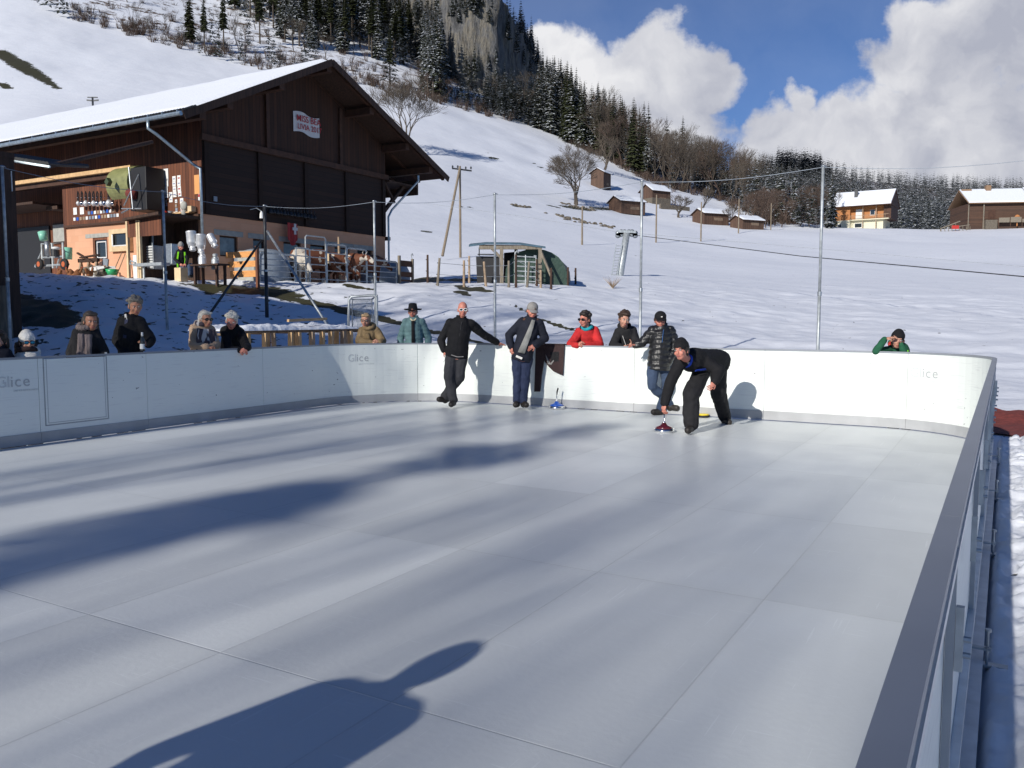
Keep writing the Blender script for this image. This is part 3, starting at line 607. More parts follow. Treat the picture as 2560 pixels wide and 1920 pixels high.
# ------------------------------------------------------------------ vegetation
def needle_mat(name, c1, c2, snow):
    m = bpy.data.materials.new(name); m.use_nodes = True; nt = m.node_tree; N = nt.nodes; L = nt.links; b = N['Principled BSDF']
    tc = N.new('ShaderNodeTexCoord'); oi = N.new('ShaderNodeObjectInfo')
    va = N.new('ShaderNodeVectorMath'); va.operation = 'ADD'; L.new(tc.outputs['Object'], va.inputs[0]); L.new(oi.outputs['Random'], va.inputs[1])
    n = N.new('ShaderNodeTexNoise'); n.inputs['Scale'].default_value = 1.1; n.inputs['Detail'].default_value = 6; n.inputs['Roughness'].default_value = .7; L.new(va.outputs[0], n.inputs['Vector'])
    mx = N.new('ShaderNodeMix'); mx.data_type = 'RGBA'; L.new(n.outputs[0], mx.inputs[0]); mx.inputs[6].default_value = (*c1, 1); mx.inputs[7].default_value = (*c2, 1)
    n2 = N.new('ShaderNodeTexNoise'); n2.inputs['Scale'].default_value = .9; n2.inputs['Detail'].default_value = 8; n2.inputs['Roughness'].default_value = .75; L.new(va.outputs[0], n2.inputs['Vector'])
    mr = N.new('ShaderNodeMapRange'); L.new(n2.outputs[0], mr.inputs[0]); mr.inputs[1].default_value = .64 - snow; mr.inputs[2].default_value = .70 - snow
    m2 = N.new('ShaderNodeMix'); m2.data_type = 'RGBA'; L.new(mr.outputs[0], m2.inputs[0]); L.new(mx.outputs[2], m2.inputs[6]); m2.inputs[7].default_value = (.62, .65, .70, 1)
    L.new(m2.outputs[2], b.inputs['Base Color']); b.inputs['Roughness'].default_value = .85; b.inputs['Specular IOR Level'].default_value = .2; M[name] = m
needle_mat('needles', (.018, .024, .010), (.055, .062, .026), 0.02)
needle_mat('needles_snowy', (.018, .024, .013), (.050, .055, .028), .13)
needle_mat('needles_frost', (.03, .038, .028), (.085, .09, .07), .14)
needle_mat('needles_cloud_shade', (.008, .013, .022), (.018, .026, .04), -.2)  # dark bluish needles: a cloud shadow put into their colour
def spruce_mesh(h, w, levels, nb, seed, bare=.12, droop=.35, light=False):
    """tapered trunk + whorls of ragged drooping branches; returns (trunk MB, crown MB)"""
    rn = random.Random(seed); tr = MB(); tr.path([(0, 0, -.4), (0, 0, h * .5), (0, 0, h * .97)], [h * .013, h * .008, h * .001], 6)
    cr = MB()
    for i in range(levels):
        t = (i + rn.random() * .6) / levels; z = h * (bare + (1 - bare) * t); r = w * (1 - t) ** .82 * rn.uniform(.75, 1.12) + .12
        if t > .93: r *= .7
        n = max(4, int(nb * (1 - .45 * t)))
        for k in range(n):
            a = 2 * math.pi * (k + rn.random() * .8) / n + i; L_ = r * rn.uniform(.62, 1.15); dz = -droop * L_ * rn.uniform(.5, 1.3)
            c, s_ = math.cos(a), math.sin(a); wd = L_ * rn.uniform(.16, .27) + .08
            p0 = Vector((c * .05, s_ * .05, z)); p1 = Vector((c * L_ * .55, s_ * L_ * .55, z + dz * .35 + .06 * L_)); p2 = Vector((c * L_, s_ * L_, z + dz))
            sd_ = Vector((-s_, c, 0)); v = [p0 - sd_ * wd * .2, p0 + sd_ * wd * .2, p1 + sd_ * wd - Vector((0, 0, .12 * L_)), p1, p1 - sd_ * wd - Vector((0, 0, .12 * L_)), p2]
            if light: cr.add([v[0], v[2], v[5], v[4]], [(0, 1, 2, 3)])
            else:
                cr.add(v, [(0, 3, 4), (0, 1, 3), (1, 2, 3), (3, 2, 5), (4, 3, 5)])
                q = p1 + sd_ * wd * rn.uniform(-.6, .6); cr.add([q + sd_ * .1 * L_, q - sd_ * .1 * L_, q + Vector((c * .1 * L_, s_ * .1 * L_, -.28 * L_))], [(0, 1, 2)])
    return tr, cr
def mk_plain(mb, name, m_):
    me = bpy.data.meshes.new(name); me.from_pydata(mb.v, [], mb.f); me.materials.append(M[m_]); me.update(); return me
SPR = []
for i, (h, w, lv, nb, bare, mt) in enumerate([(24, 3.4, 30, 11, .08, 'needles_snowy'), (27, 3.0, 32, 10, .28, 'needles_snowy'), (19, 3.2, 26, 11, .04, 'needles_snowy'), (24, 3.3, 30, 11, .10, 'needles'), (28, 2.7, 30, 10, .38, 'needles'), (17, 3.2, 24, 11, .03, 'needles')]):
    tr, cr = spruce_mesh(h, w, lv, nb, 100 + i, bare); SPR.append((h, mk_plain(tr, 'trunk', 'bark'), mk_plain(cr, 'crown', mt)))
def bare_mesh(h, spread, seed, trunks=1, depth=6, thick=.02, wig=.25, tf=.22, lr=(.66, .86)):
    rn = random.Random(seed); mb = MB()
    def grow(p, d, L_, r, k):
        n = 2; pts = [p]; dd = d.copy()
        for _ in range(n):
            dd = (dd + Vector((rn.uniform(-wig, wig), rn.uniform(-wig, wig), rn.uniform(-wig * .3, wig * .6)))).normalized(); pts.append(pts[-1] + dd * L_ / n)
        r1 = max(r * .66, .016); mb.path(pts, [r, (r + r1) / 2, r1], 5 if k > 3 else 3, 0, False)
        if k == 0: return
        nb = 3 if k > 1 else 4
        for j in range(nb):
            a = 2 * math.pi * (j + rn.random()) / nb; o = Vector((math.cos(a), math.sin(a), 0)); ang = spread * rn.uniform(.55, 1.2)
            nd = (dd * math.cos(ang) + (o - dd * o.dot(dd)).normalized() * math.sin(ang)); nd.z += .10; nd.normalize()
            grow(pts[-1] if j else pts[-2].lerp(pts[-1], .6), nd, L_ * rn.uniform(*lr), r1 * .8, k - 1)
    for t in range(trunks):
        a = rn.uniform(0, 6.28); d = Vector((math.cos(a) * .25 * (trunks > 1), math.sin(a) * .25 * (trunks > 1), 1)).normalized()
        grow(Vector((0, 0, -.3)), d, h * tf, h * thick, depth)
    return mb
def norm_h(mb, h):
    zs = sorted(v[2] for v in mb.v); top = zs[int(len(zs) * .997)]; s_ = h / top; mb.v = [(x * s_, y * s_, z * s_ if z > 0 else z) for x, y, z in mb.v]; return mb
BAR = []
for i, (h, sp, tr, dp, wg, mt) in enumerate([(18, .45, 1, 5, .2, 'twig'), (20, .38, 1, 5, .22, 'twig'), (16, .42, 2, 5, .25, 'twig_red'), (14, .5, 1, 5, .3, 'twig_red')]):
    mb = norm_h(bare_mesh(h, sp, 30 + i, tr, dp, .014, wg), h); BAR.append((h, mk_plain(mb, 'bare_tree', mt)))
def place_spruce(v, p, h, label, group, rz=None, name='spruce_tree'):
    s_ = h / SPR[v][0]; root = empty(name, p, random.uniform(0, 6.28) if rz is None else rz, label, 'spruce', group); root.scale = (s_ * random.uniform(.9, 1.15),) * 2 + (s_,)
    t = bpy.data.objects.new('trunk', SPR[v][1]); link(t, root); c = bpy.data.objects.new('crown', SPR[v][2]); link(c, root); return root
def place_bare(v, p, h, label, group):
    s_ = h / BAR[v][0]; o = bpy.data.objects.new('bare_tree', BAR[v][1]); link(o); o.location = p; o.rotation_euler = (0, 0, random.uniform(0, 6.28)); o.scale = (s_ * random.uniform(.85, 1.15),) * 2 + (s_,)
    return tag(o, label, 'bare tree', group)
FOREST = []
def forest():
    rn = random.Random(5); c = []
    def cover(x0, x1, f0, f1, n, vs, hr, gap=0):
        """bases between the woodland edge and a ridge, given as picture heights above the edge"""
        for _ in range(n):
            x = rn.uniform(x0, x1); e = edge_y(x); y = e - rn.uniform(*[f0(x), f1(x)]) if callable(f0) else e - rn.uniform(f0, f1)
            p = hit(x, y, 60)
            if p is None or p.y < 150: continue
            c.append((x, y, p, rn.choice(vs), rn.uniform(*hr)))
    # hand-placed trees on the scrubby slope above the barn
    for x, yb, yt, v in [(475, 108, -40, 3), (512, 132, -20, 4), (545, 150, 20, 3), (530, 120, 5, 3), (560, 130, -30, 4), (605, 158, 60, 5), (600, 155, 92, 5), (650, 110, -60, 4), (672, 160, 45, 4), (685, 172, 60, 5), (700, 170, 85, 5),
                         (765, 170, 50, 5), (780, 185, 55, 5), (792, 170, 90, 5), (150, 45, -90, 3), (120, 30, -110, 3), (95, 12, -80, 3), (165, 46, -60, 5), (640, 60, -90, 4), (622, 120, 10, 4), (890, 200, 175, 5),
                         (975, 215, 60, 4), (965, 215, 80, 4), (985, 218, 95, 4), (448, 112, 60, 5), (462, 118, 80, 5), (500, 140, 70, 5), (580, 158, 100, 5), (730, 60, -120, 4), (745, 40, -130, 4), (755, 175, 110, 3)]:
        p = hit(x, yb, 60)
        if p is not None: c.append((x, yb, p, v, (yb - yt) / F * p.y))
    cover(690, 1130, 75, 190, 230, [4, 1, 1, 4, 0], (22, 32)); cover(820, 1100, 150, 330, 180, [0, 1, 2], (20, 30)); cover(560, 900, 110, 250, 110, [4, 3, 4], (22, 32))
    cover(1060, 1280, 4, 110, 320, [0, 1, 1, 2], (22, 33)); cover(1230, 1440, 0, 75, 330, [0, 0, 1, 3], (18, 29)); cover(1400, 1620, 2, 55, 200, [0, 1, 3], (14, 25)); cover(1600, 1860, 6, 45, 80, [0, 2, 3], (11, 20))
    for x, yb, yt in [(1415, 335, 182), (1440, 350, 195), (1470, 365, 250), (1500, 380, 243), (1540, 400, 278), (1665, 440, 288), (1705, 450, 290), (1738, 455, 320), (1565, 405, 272), (1610, 430, 310), (1780, 470, 345), (1803, 470, 352), (1355, 310, 180), (1370, 320, 210)]:
        p = hit(x, yb, 60); c.append((x, yb, p, rn.choice([0, 1]), (yb - yt) / F * p.y))
    cover(1850, 1990, -12, 10, 40, [0, 2], (12, 17)); cover(1985, 2085, -18, 6, 45, [0, 2], (9, 14)); cover(1790, 1990, 6, 26, 50, [2, 0], (10, 18))
    c = [q for q in c if q[2] is not None and not (1118 < q[0] < 1236 and q[2].y > 340)]
    c = [(x, y, p, v, (min(h, max(6, (y - rn.uniform(168, 215)) / F * p.y)) if 1105 < x < 1345 else h)) for x, y, p, v, h in c]
    c.sort(key=lambda q: -q[4] / q[2].y)
    lab = {0: 'tall spruce dusted with snow in the mountainside forest', 1: 'slender spruce with bare lower trunk in the mountainside forest', 2: 'short full snow-dusted spruce in the mountainside forest', 3: 'dark green full spruce on the scrubby slope above the barn', 4: 'thin dark spruce with long bare trunk on the steep slope', 5: 'small dark bushy spruce at the foot of the steep slope'}
    for x, y, p, v, h in c[:288]: place_spruce(v, p - Vector((0, 0, .4)), h, lab[v], 'spruces of the mountainside forest, look-alikes of type ' + 'one two three four five six'.split()[v])
    rest = c[288:]; tr, cr = spruce_mesh(24, 3.4, 15, 8, 9, .12, light=True); V = np.array(cr.v); FQ = np.array(cr.f, 'i'); vs = []; fs = []; n = 0
    for x, y, p, v, h in rest:
        a = rn.uniform(0, 6.28); s_ = h / 24; Q = V * s_; vs.append(np.stack([Q[:, 0] * math.cos(a) - Q[:, 1] * math.sin(a) + p.x, Q[:, 0] * math.sin(a) + Q[:, 1] * math.cos(a) + p.y, Q[:, 2] + p.z], -1)); fs.append(FQ + n); n += len(V)
    bulk('far_spruces', np.concatenate(vs), np.concatenate(fs), 'needles_snowy', 'further snow-dusted spruces filling the mountainside forest behind the nearer ones')
    # bare broadleaf trees
    nb = 0
    def bt(x, yb, yt, v, lab_, grp):
        p = hit(x, yb, 60)
        if p is not None: place_bare(v, p, max(3, (yb - yt) / F * p.y), lab_, grp)
    for _ in range(5): x = rn.uniform(1240, 1480); e = edge_y(x); yb = e - rn.uniform(3, 30); bt(x, yb, yb - rn.uniform(90, 150), rn.choice([0, 1, 2]), 'bare grey broadleaf tree at the edge of the forest', 'bare trees along the forest edge')
    for _ in range(120): x = rn.uniform(1470, 1880); e = edge_y(x); yb = e - rn.uniform(0, 26); bt(x, yb, yb - rn.uniform(75, 140), rn.choice([0, 1, 1, 0, 3]), 'bare brown broadleaf tree on the lower wooded ridge', 'bare trees on the lower ridge')
    for _ in range(34): x = rn.uniform(1860, 2090); yb = 558 + rn.uniform(-6, 12); bt(x, yb, yb - rn.uniform(50, 100), rn.choice([2, 3, 0]), 'bare reddish tree beside the far snow field', 'bare trees beside the far field')
    for _ in range(8): x = rn.uniform(1000, 1240); e = edge_y(x); yb = e - rn.uniform(0, 40); bt(x, yb, yb - rn.uniform(40, 90), rn.choice([0, 2, 3]), 'small bare tree in the brush below the cliff', 'small bare trees below the cliff')
    for _ in range(26): x = rn.uniform(300, 900); e = edge_y(x); yb = e - rn.uniform(4, 130); bt(x, yb, yb - rn.uniform(40, 80), rn.choice([0, 1]), 'spindly bare tree on the clear-felled slope', 'spindly trees on the clear-felled slope')
def bulk(name, V, Fq, mt, label):
    me = bpy.data.meshes.new(name); me.vertices.add(len(V)); me.vertices.foreach_set('co', V.astype('f').ravel()); k = Fq.shape[1]
    me.loops.add(Fq.size); me.loops.foreach_set('vertex_index', Fq.astype('i').ravel()); me.polygons.add(len(Fq)); me.polygons.foreach_set('loop_start', np.arange(0, Fq.size, k, dtype='i')); me.update(calc_edges=True)
    me.materials.append(M[mt]); o = bpy.data.objects.new(name, me); COL.objects.link(o); return tag(o, label, 'forest', kind='stuff')
forest()
def far_forest():
    rn = np.random.RandomState(11)
    def cone_set(n, xr, yr, hr, mt, name, label, keep=None):
        tr, cr = spruce_mesh(22, 3.6, 9, 6, 12, .06, light=True); V = np.array(cr.v); Fq = np.array(cr.f, 'i'); vs = []; fs = []; m = 0
        for _ in range(n):
            x = rn.uniform(*xr); Y = rn.uniform(*yr)
            if keep and not keep(x, Y): continue
            X = (x - 1280) / F * Y; z = zgs(X, Y); s_ = rn.uniform(*hr) / 22; a = rn.uniform(0, 6.28); Q = V * s_
            vs.append(np.stack([Q[:, 0] * math.cos(a) - Q[:, 1] * math.sin(a) + X, Q[:, 0] * math.sin(a) + Q[:, 1] * math.cos(a) + Y, Q[:, 2] + z], -1)); fs.append(Fq + m); m += len(V)
        return bulk(name, np.concatenate(vs), np.concatenate(fs), mt, label)
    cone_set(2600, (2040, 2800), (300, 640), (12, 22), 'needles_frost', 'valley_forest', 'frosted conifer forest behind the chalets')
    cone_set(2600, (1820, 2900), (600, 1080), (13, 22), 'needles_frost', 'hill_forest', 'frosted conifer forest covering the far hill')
    cone_set(330, (1930, 2040), (830, 960), (20, 31), 'needles_cloud_shade', 'cloud_shade_forest', 'spruce wood on the hilltop with cloud shadow painted into its dark blue needles, its tall middle'); cone_set(300, (1885, 2072), (830, 960), (12, 24), 'needles_cloud_shade', 'cloud_shade_forest', 'spruce wood on the hilltop with cloud shadow painted into its dark blue needles, its lower fringe')
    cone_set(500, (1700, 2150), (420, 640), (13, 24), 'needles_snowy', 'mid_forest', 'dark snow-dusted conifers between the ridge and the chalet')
far_forest()
def brush():
    """reddish leafless brush along the forest edge and on the cleared slope"""
    rn = random.Random(8); vs = []; fs = []
    def clump(p, h, w, n):
        for _ in range(n):
            a = rn.uniform(0, 6.28); r = rn.random() ** .5 * w; b = p + Vector((math.cos(a) * r * .4, math.sin(a) * r * .4, -.1)); t = p + Vector((math.cos(a) * r * 1.2, math.sin(a) * r * 1.2, h * rn.uniform(.5, 1.1)))
            sd_ = Vector((rn.uniform(-1, 1), rn.uniform(-1, 1), 0)).normalized() * .07; k = len(vs); vs.extend([b - sd_, b + sd_, t]); fs.append((k, k + 1, k + 2))
            for _ in range(2):
                q = b.lerp(t, rn.uniform(.4, .8)); e = q + Vector((rn.uniform(-1, 1), rn.uniform(-1, 1), rn.uniform(.3, 1))) * h * .3; k = len(vs); vs.extend([q - sd_ * .7, q + sd_ * .7, e]); fs.append((k, k + 1, k + 2))
    for _ in range(330):
        x = rn.uniform(180, 1300); e = edge_y(x); y = e - abs(rn.gauss(0, 1)) * (24 if x > 900 else 26) + rn.uniform(-2, 3); p = hit(x, y, 60)
        if p is not None and p.y > 150: clump(p, rn.uniform(1.2, 4.5), rn.uniform(1, 2.6), 26)
    for _ in range(260):
        x = rn.uniform(250, 1050); e = edge_y(x); y = e - rn.uniform(10, 190); p = hit(x, y, 60)
        if p is not None and p.y > 150: clump(p, rn.uniform(1, 2.5), rn.uniform(1, 2.5), 16)
    for _ in range(240):
        x = rn.uniform(1430, 2110); e = edge_y(x) if x < 1900 else 560; p = hit(x, e + rn.uniform(-14, 2), 60)
        if p is not None and p.y > 150: clump(p, rn.uniform(1, 3.5), rn.uniform(1, 3), 26)
    bulk('brush', np.array([tuple(v) for v in vs]), np.array(fs, 'i'), 'twig_red', 'reddish leafless brush along the forest edge')
    vs.clear(); fs.clear()
brush()
# ------------------------------------------------------------------ cliff
def cliff():
    m = bpy.data.materials.new('limestone'); m.use_nodes = True; nt = m.node_tree; N = nt.nodes; L = nt.links; b = N['Principled BSDF']
    tc = N.new('ShaderNodeTexCoord')
    def noise(sc, det, ro, st):
        mp = N.new('ShaderNodeMapping'); mp.inputs['Scale'].default_value = st; L.new(tc.outputs['Object'], mp.inputs[0]); n = N.new('ShaderNodeTexNoise'); n.inputs['Scale'].default_value = sc; n.inputs['Detail'].default_value = det; n.inputs['Roughness'].default_value = ro; L.new(mp.outputs[0], n.inputs['Vector']); return n.outputs[0]
    def ramp(v, stops):
        r = N.new('ShaderNodeValToRGB'); L.new(v, r.inputs[0]); e = r.color_ramp.elements; e[0].position, e[0].color = stops[0][0], (*stops[0][1], 1); e[1].position, e[1].color = stops[-1][0], (*stops[-1][1], 1)
        for p, c in stops[1:-1]: q = e.new(p); q.color = (*c, 1)
        return r.outputs[0]
    base = ramp(noise(.13, 9, .7, (1, 1, .45)), [(.32, (.06, .062, .068)), (.46, (.19, .19, .192)), (.56, (.25, .225, .18)), (.64, (.17, .172, .178))])
    st = ramp(noise(.55, 9, .75, (1, 1, .16)), [(.40, (.15, .15, .16)), (.48, (.8, .8, .8)), (.6, (1, 1, 1))])
    mx = N.new('ShaderNodeMix'); mx.data_type = 'RGBA'; mx.blend_type = 'MULTIPLY'; mx.inputs[0].default_value = .85; L.new(base, mx.inputs[6]); L.new(st, mx.inputs[7]); L.new(mx.outputs[2], b.inputs['Base Color']); b.inputs['Roughness'].default_value = .95
    bp = N.new('ShaderNodeBump'); bp.inputs['Strength'].default_value = 1; bp.inputs['Distance'].default_value = 3; L.new(noise(.4, 8, .7, (1, 1, .3)), bp.inputs['Height']); L.new(bp.outputs[0], b.inputs['Normal']); M['limestone'] = m
    # plan of the wall (picture column, distance) with the picture height of its top
    plan = [(640, 560, -500), (800, 520, -450), (930, 480, -400), (1010, 455, -330), (1060, 440, -260), (1100, 415, -200), (1140, 405, -170), (1180, 400, -150), (1236, 405, -60), (1252, 410, -45), (1268, 425, -20), (1283, 440, 12), (1298, 465, 46), (1318, 490, 82), (1336, 515, 122), (1351, 540, 162), (1358, 570, 200), (1374, 600, 330)]
    n = 260; m_ = 120; xs = []; lens = [0]
    pts = [Vector(((x - 1280) / F * Y, Y, 0)) for x, Y, t in plan]
    for p, q in zip(pts[:-1], pts[1:]): lens.append(lens[-1] + (q - p).length)
    s_ = np.linspace(0, lens[-1], n); PXs = np.interp(s_, lens, [p.x for p in pts]); PYs = np.interp(s_, lens, [p.y for p in pts]); TOP = np.interp(s_, lens, [P(t, Y) for x, Y, t in plan])
    k = np.linspace(0, 1, m_); Sg, Kg = np.meshgrid(s_, k, indexing='ij'); base_z = 30.0
    tx = np.gradient(PXs); ty = np.gradient(PYs); ln = np.hypot(tx, ty); nx = ty / ln; ny = -tx / ln
    Zg = base_z + (TOP[:, None] - base_z) * Kg
    d = fbm(Sg / 16, Zg / 45, 4, 40) * 9 + np.abs(fbm(Sg / 5, Zg / 22, 3, 44)) * 5
    back = np.maximum(0, Kg - .93) / .07 * 30
    Xg = PXs[:, None] + nx[:, None] * (d - back); Yg = PYs[:, None] + ny[:, None] * (d - back); Zg = Zg + np.where(Kg > .93, (Kg - .93) / .07 * 3, 0)
    o = grid_mesh('rock_cliff', Xg, Yg, Zg, 'limestone'); tag(o, 'sheer grey and tan limestone cliff above the forest', kind='structure')
    # spruces along the cliff's ridge line
    rn = random.Random(3); CL = []
    for _ in range(80):
        u = rn.uniform(.74, .975); j = int(u * (n - 1)); p = Vector((PXs[j] - nx[j] * rn.uniform(2, 12), PYs[j] - ny[j] * rn.uniform(2, 12), TOP[j] - 2))
        CL.append((p, rn.uniform(12, 24)))
    for _ in range(64):
        u = rn.uniform(.40, .9); j = int(u * (n - 1)); kk = rn.choice([.3, .45, .6, .8, .9]); z = base_z + (TOP[j] - base_z) * kk
        if 1120 < 1280 + F * PXs[j] / PYs[j] < 1240 and kk < .75: continue
        p = Vector((PXs[j] + nx[j] * 3, PYs[j] + ny[j] * 3, z)); CL.append((p, rn.uniform(10, 20)))
    def wallp(px, py):
        j = int(np.argmin(np.abs(1280 + F * PXs / (PYs * .985) - px))); return Vector((PXs[j] + nx[j] * 2, PYs[j] + ny[j] * 2, P(py, PYs[j])))
    for _ in range(36): CL.append((wallp(rn.uniform(1010, 1250), rn.uniform(18, 62)), rn.uniform(8, 14)))
    for _ in range(90): CL.append((wallp(rn.uniform(900, 1125), rn.uniform(40, 230)), rn.uniform(12, 24)))
    for _ in range(20): CL.append((wallp(rn.uniform(1130, 1240), rn.uniform(150, 230)), rn.uniform(8, 14)))
    tr, cr = spruce_mesh(24, 3.6, 22, 9, 19, .05); V = np.array(cr.v); T3 = np.array([f for q in cr.f for f in [q]], dtype=object); tri = np.array([(q[0], q[1], q[2]) for q in cr.f], 'i'); vs = []; fs = []; n0 = 0
    for p, h in CL: a = rn.uniform(0, 6.28); s2 = h / 24; Q = V * s2; vs.append(np.stack([Q[:, 0] * math.cos(a) - Q[:, 1] * math.sin(a) + p.x, Q[:, 0] * math.sin(a) + Q[:, 1] * math.cos(a) + p.y, Q[:, 2] + p.z], -1)); fs.append(tri + n0); n0 += len(V)
    bulk('cliff_spruces', np.concatenate(vs), np.concatenate(fs), 'needles_snowy', 'spruces clinging to the ledges and skyline of the cliff')
cliff()
# ------------------------------------------------------------------ single trees in the meadow
def big_tree(px, pyb, pyt, v, label, seed, spread=.55, depth=6, thick=.03, wig=.25, mt='twig'):
    p = hit(px, pyb, 40); h = (pyb - pyt) / F * p.y; mb = norm_h(bare_mesh(h, spread, seed, 1, depth, thick, wig, .17, (.72, .95)), h)
    me = mk_plain(mb, 'bare_tree', mt); o = bpy.data.objects.new('bare_tree', me); link(o); o.location = p; tag(o, label, 'bare tree'); return o
big_tree(1440, 512, 372, 0, 'broad old bare tree on the snow slope left of the small huts', 51, .62, 7, .034)
big_tree(1020, 385, 205, 0, 'bare round-crowned tree rising behind the right slope of the barn roof', 52, .55, 7, .02)
big_tree(1510, 432, 345, 0, 'leafless tree standing just above the smallest hut', 53, .6, 6, .034)
big_tree(1698, 545, 485, 0, 'small spreading fruit tree in the snow right of the barn-like huts', 54, .75, 5, .035, .35)
big_tree(1745, 545, 470, 0, 'thin many-branched tree leaning beside the low shed', 55, .35, 5, .02)
big_tree(1828, 566, 510, 0, 'small dark bare tree between the two low sheds', 56, .6, 5, .03)
# ------------------------------------------------------------------ the barn
BC = Vector((-11.2, 31.0, 2.8)); BA = R(90) - TH      # local +X runs along the gable wall (away to the right), local +Y runs back along the long side (left)
BM = Matrix.Translation(BC) @ Matrix.Rotation(BA, 4, 'Z'); BI = BM.inverted()
def bl(px, py, ax, c):
    """point of the plane (local axis ax = c) of the barn that is seen at a picture position"""
    o = BI @ Vector((0, 0, CH)); d = BI.to_3x3() @ ray(px, py); t = (c - o[ax]) / d[ax]; return o + d * t
def G(px, py, off=0.0): p = bl(px, py, 1, off); return p.x, p.z
def SD(px, py, off=0.0): p = bl(px, py, 0, off); return p.y, p.z
def barn():
    root = empty('barn', BC, BA, 'large dark wooden barn with snow-covered roof and orange brick base above the rink', 'barn')
    Wd, Ln = 10.4, 24.0; xr, zr = 5.2, 9.0; el, er = -2.0, 13.3; ze = 5.5
    zroof = lambda x: zr - (zr - ze) * (xr - x) / (xr - el) if x < xr else zr - (zr - ze) * (x - xr) / (er - xr)
    # gable wall: brick base, plank field, plank top
    mb = MB(); wins = [(G(548, 566)[0], G(594, 566)[0]), (G(632, 575)[0], G(662, 575)[0]), (G(708, 588)[0], G(752, 588)[0]), (G(775, 592)[0], G(815, 592)[0]), (G(836, 600)[0], G(873, 600)[0]), (G(893, 605)[0], G(930, 605)[0])]
    z0, z1, zt = .95, 1.72, 2.42; x = 0
    for a, b in wins: mb.bx(x, a, .0, .28, z0, z1); x = b
    mb.bx(x, Wd, .0, .28, z0, z1); mb.bx(0, Wd, .0, .28, -.6, z0); mb.bx(0, Wd, .0, .28, z1, zt)
    mb.bx(-.003, .28, .28, 8.3, -.6, .93); mb.bx(-.003, .28, .28, 8.3, 1.86, 2.42)
    (ya, _), (yb, _) = SD(232, 600), SD(268, 600); (yc, _), (yd, _) = SD(284, 600), SD(325, 600)
    for u0, u1 in ((.28, yc), (yd, ya)) if False else (): pass
    ys = sorted([SD(232, 600)[0], SD(269, 600)[0]]); mb.bx(-.003, .28, .28, ys[0], .93, 1.86); mb.bx(-.003, .28, ys[1], 8.3, .93, 1.86)
    mb.build('brick_wall', 'orange_brick', root)
    lint = MB()
    for a, b in wins: lint = MB(); lint.bx(a - .25, b + .25, -.015, 0, z1, z1 + .2); lint.build('lintel', 'concrete', root)
    lint = MB(); lint.bx(-.02, -.003, ys[0] - 1.9, ys[1] + .45, 1.86, 2.02); lint.build('lintel', 'concrete', root)
    for i, (a, b) in enumerate(wins):
        f = MB()
        for (u0, u1, w0, w1) in ((a, a + .07, z0, z1), (b - .07, b, z0, z1), (a + .07, b - .07, z0, z0 + .06), (a + .07, b - .07, z1 - .06, z1)): f.bx(u0, u1, .08, .16, w0, w1)
        fr = f.build('window', 'wood_dark', root); g = MB(); g.bx(a + .07, b - .07, .11, .12, z0 + .06, z1 - .06); g.build('pane', 'glass_grey' if i % 2 == 0 else 'glass_dark', fr)
    f = MB()
    for (u0, u1, w0, w1) in ((ys[0], ys[0] + .09, .93, 1.86), (ys[1] - .09, ys[1], .93, 1.86), (ys[0] + .09, ys[1] - .09, .93, 1.02), (ys[0] + .09, ys[1] - .09, 1.76, 1.86)): f.bx(.02, .10, u0, u1, w0, w1)
    fr = f.build('window', 'wood_red', root); g = MB(); g.bx(.06, .07, ys[0] + .09, ys[1] - .09, 1.02, 1.76); g.build('pane', 'glass_dark', fr); g = MB()
    for (u0, u1, w0, w1) in ((ys[0] + .1, ys[0] + .14, 1.04, 1.7), (ys[1] - .28, ys[1] - .24, 1.04, 1.7), (ys[0] + .14, ys[1] - .28, 1.04, 1.08), (ys[0] + .14, ys[1] - .28, 1.66, 1.70)): g.bx(.0, .03, u0, u1, w0, w1)
    g.build('window_sash', 'plastic_white', fr)
    # second window: pale timber frame box
    ys2 = sorted([SD(281, 600)[0], SD(333, 600)[0]]); (_, zb) = SD(305, 629); (_, zc) = SD(305, 573); f = MB(); a, b = ys2
    for (u0, u1, w0, w1) in ((a, a + .2, zb, zc), (b - .2, b, zb, zc), (a + .2, b - .2, zb, zb + .2), (a + .2, b - .2, zc - .18, zc)): f.bx(-.16, -.004, u0, u1, w0, w1)
    fr = f.build('window', 'plywood', root, bevel=.01); g = MB(); g.bx(-.08, -.07, a + .2, b - .2, zb + .2, zc - .18); g.build('pane', 'glass_dark', fr); g = MB(); g.bx(-.165, -.15, b - .26, b - .18, zb + .22, zc - .2); g.bx(-.165, -.15, a + .2, b - .2, zb + .2, zb + .24); g.build('window_sash', 'plastic_white', fr)
    # plank walls of the long side
    mb = MB(); mb.bx(-.035, .22, -.02, 8.3, 2.42, 5.9); mb.build('side_wall', 'planks_red', root)
    mb = MB(); mb.bx(1.2, 1.4, 8.3, Ln, -.6, 6.6); mb.bx(-.035, 1.2, 8.3, 8.42, -.6, 6.0); mb.build('rear_side_wall', 'planks_red', root)
    mb = MB(); mb.beam((-.08, .1, 2.38), (-.08, 8.3, 2.38), .10, .09); mb.build('beam', 'wood_beam', root)
    mb = MB(); y0_, z_ = SD(262, 452); y1_, _ = SD(72, 470); mb.beam((-.3, 3.4, 4.32), (-.3, 14, 4.32), .34, .15); mb.build('loft_rail', 'wood_new', root)
    mb = MB(); mb.beam((-.2, 3.4, 4.14), (-.2, 14, 4.14), .2, .2); mb.build('beam', 'wood_beam', root)
    (wa, wz1), (wb, wz0) = SD(134, 563, 1.14), SD(166, 603, 1.14); mb = MB(); mb.bx(1.14, 1.2, wb - .08, wa + .08, wz0 - .08, wz1 + .08); w = mb.build('window', 'wood_dark', root); g = MB(); g.bx(1.10, 1.14, wb, wa, wz0, wz1); g.build('pane', 'concrete', w)
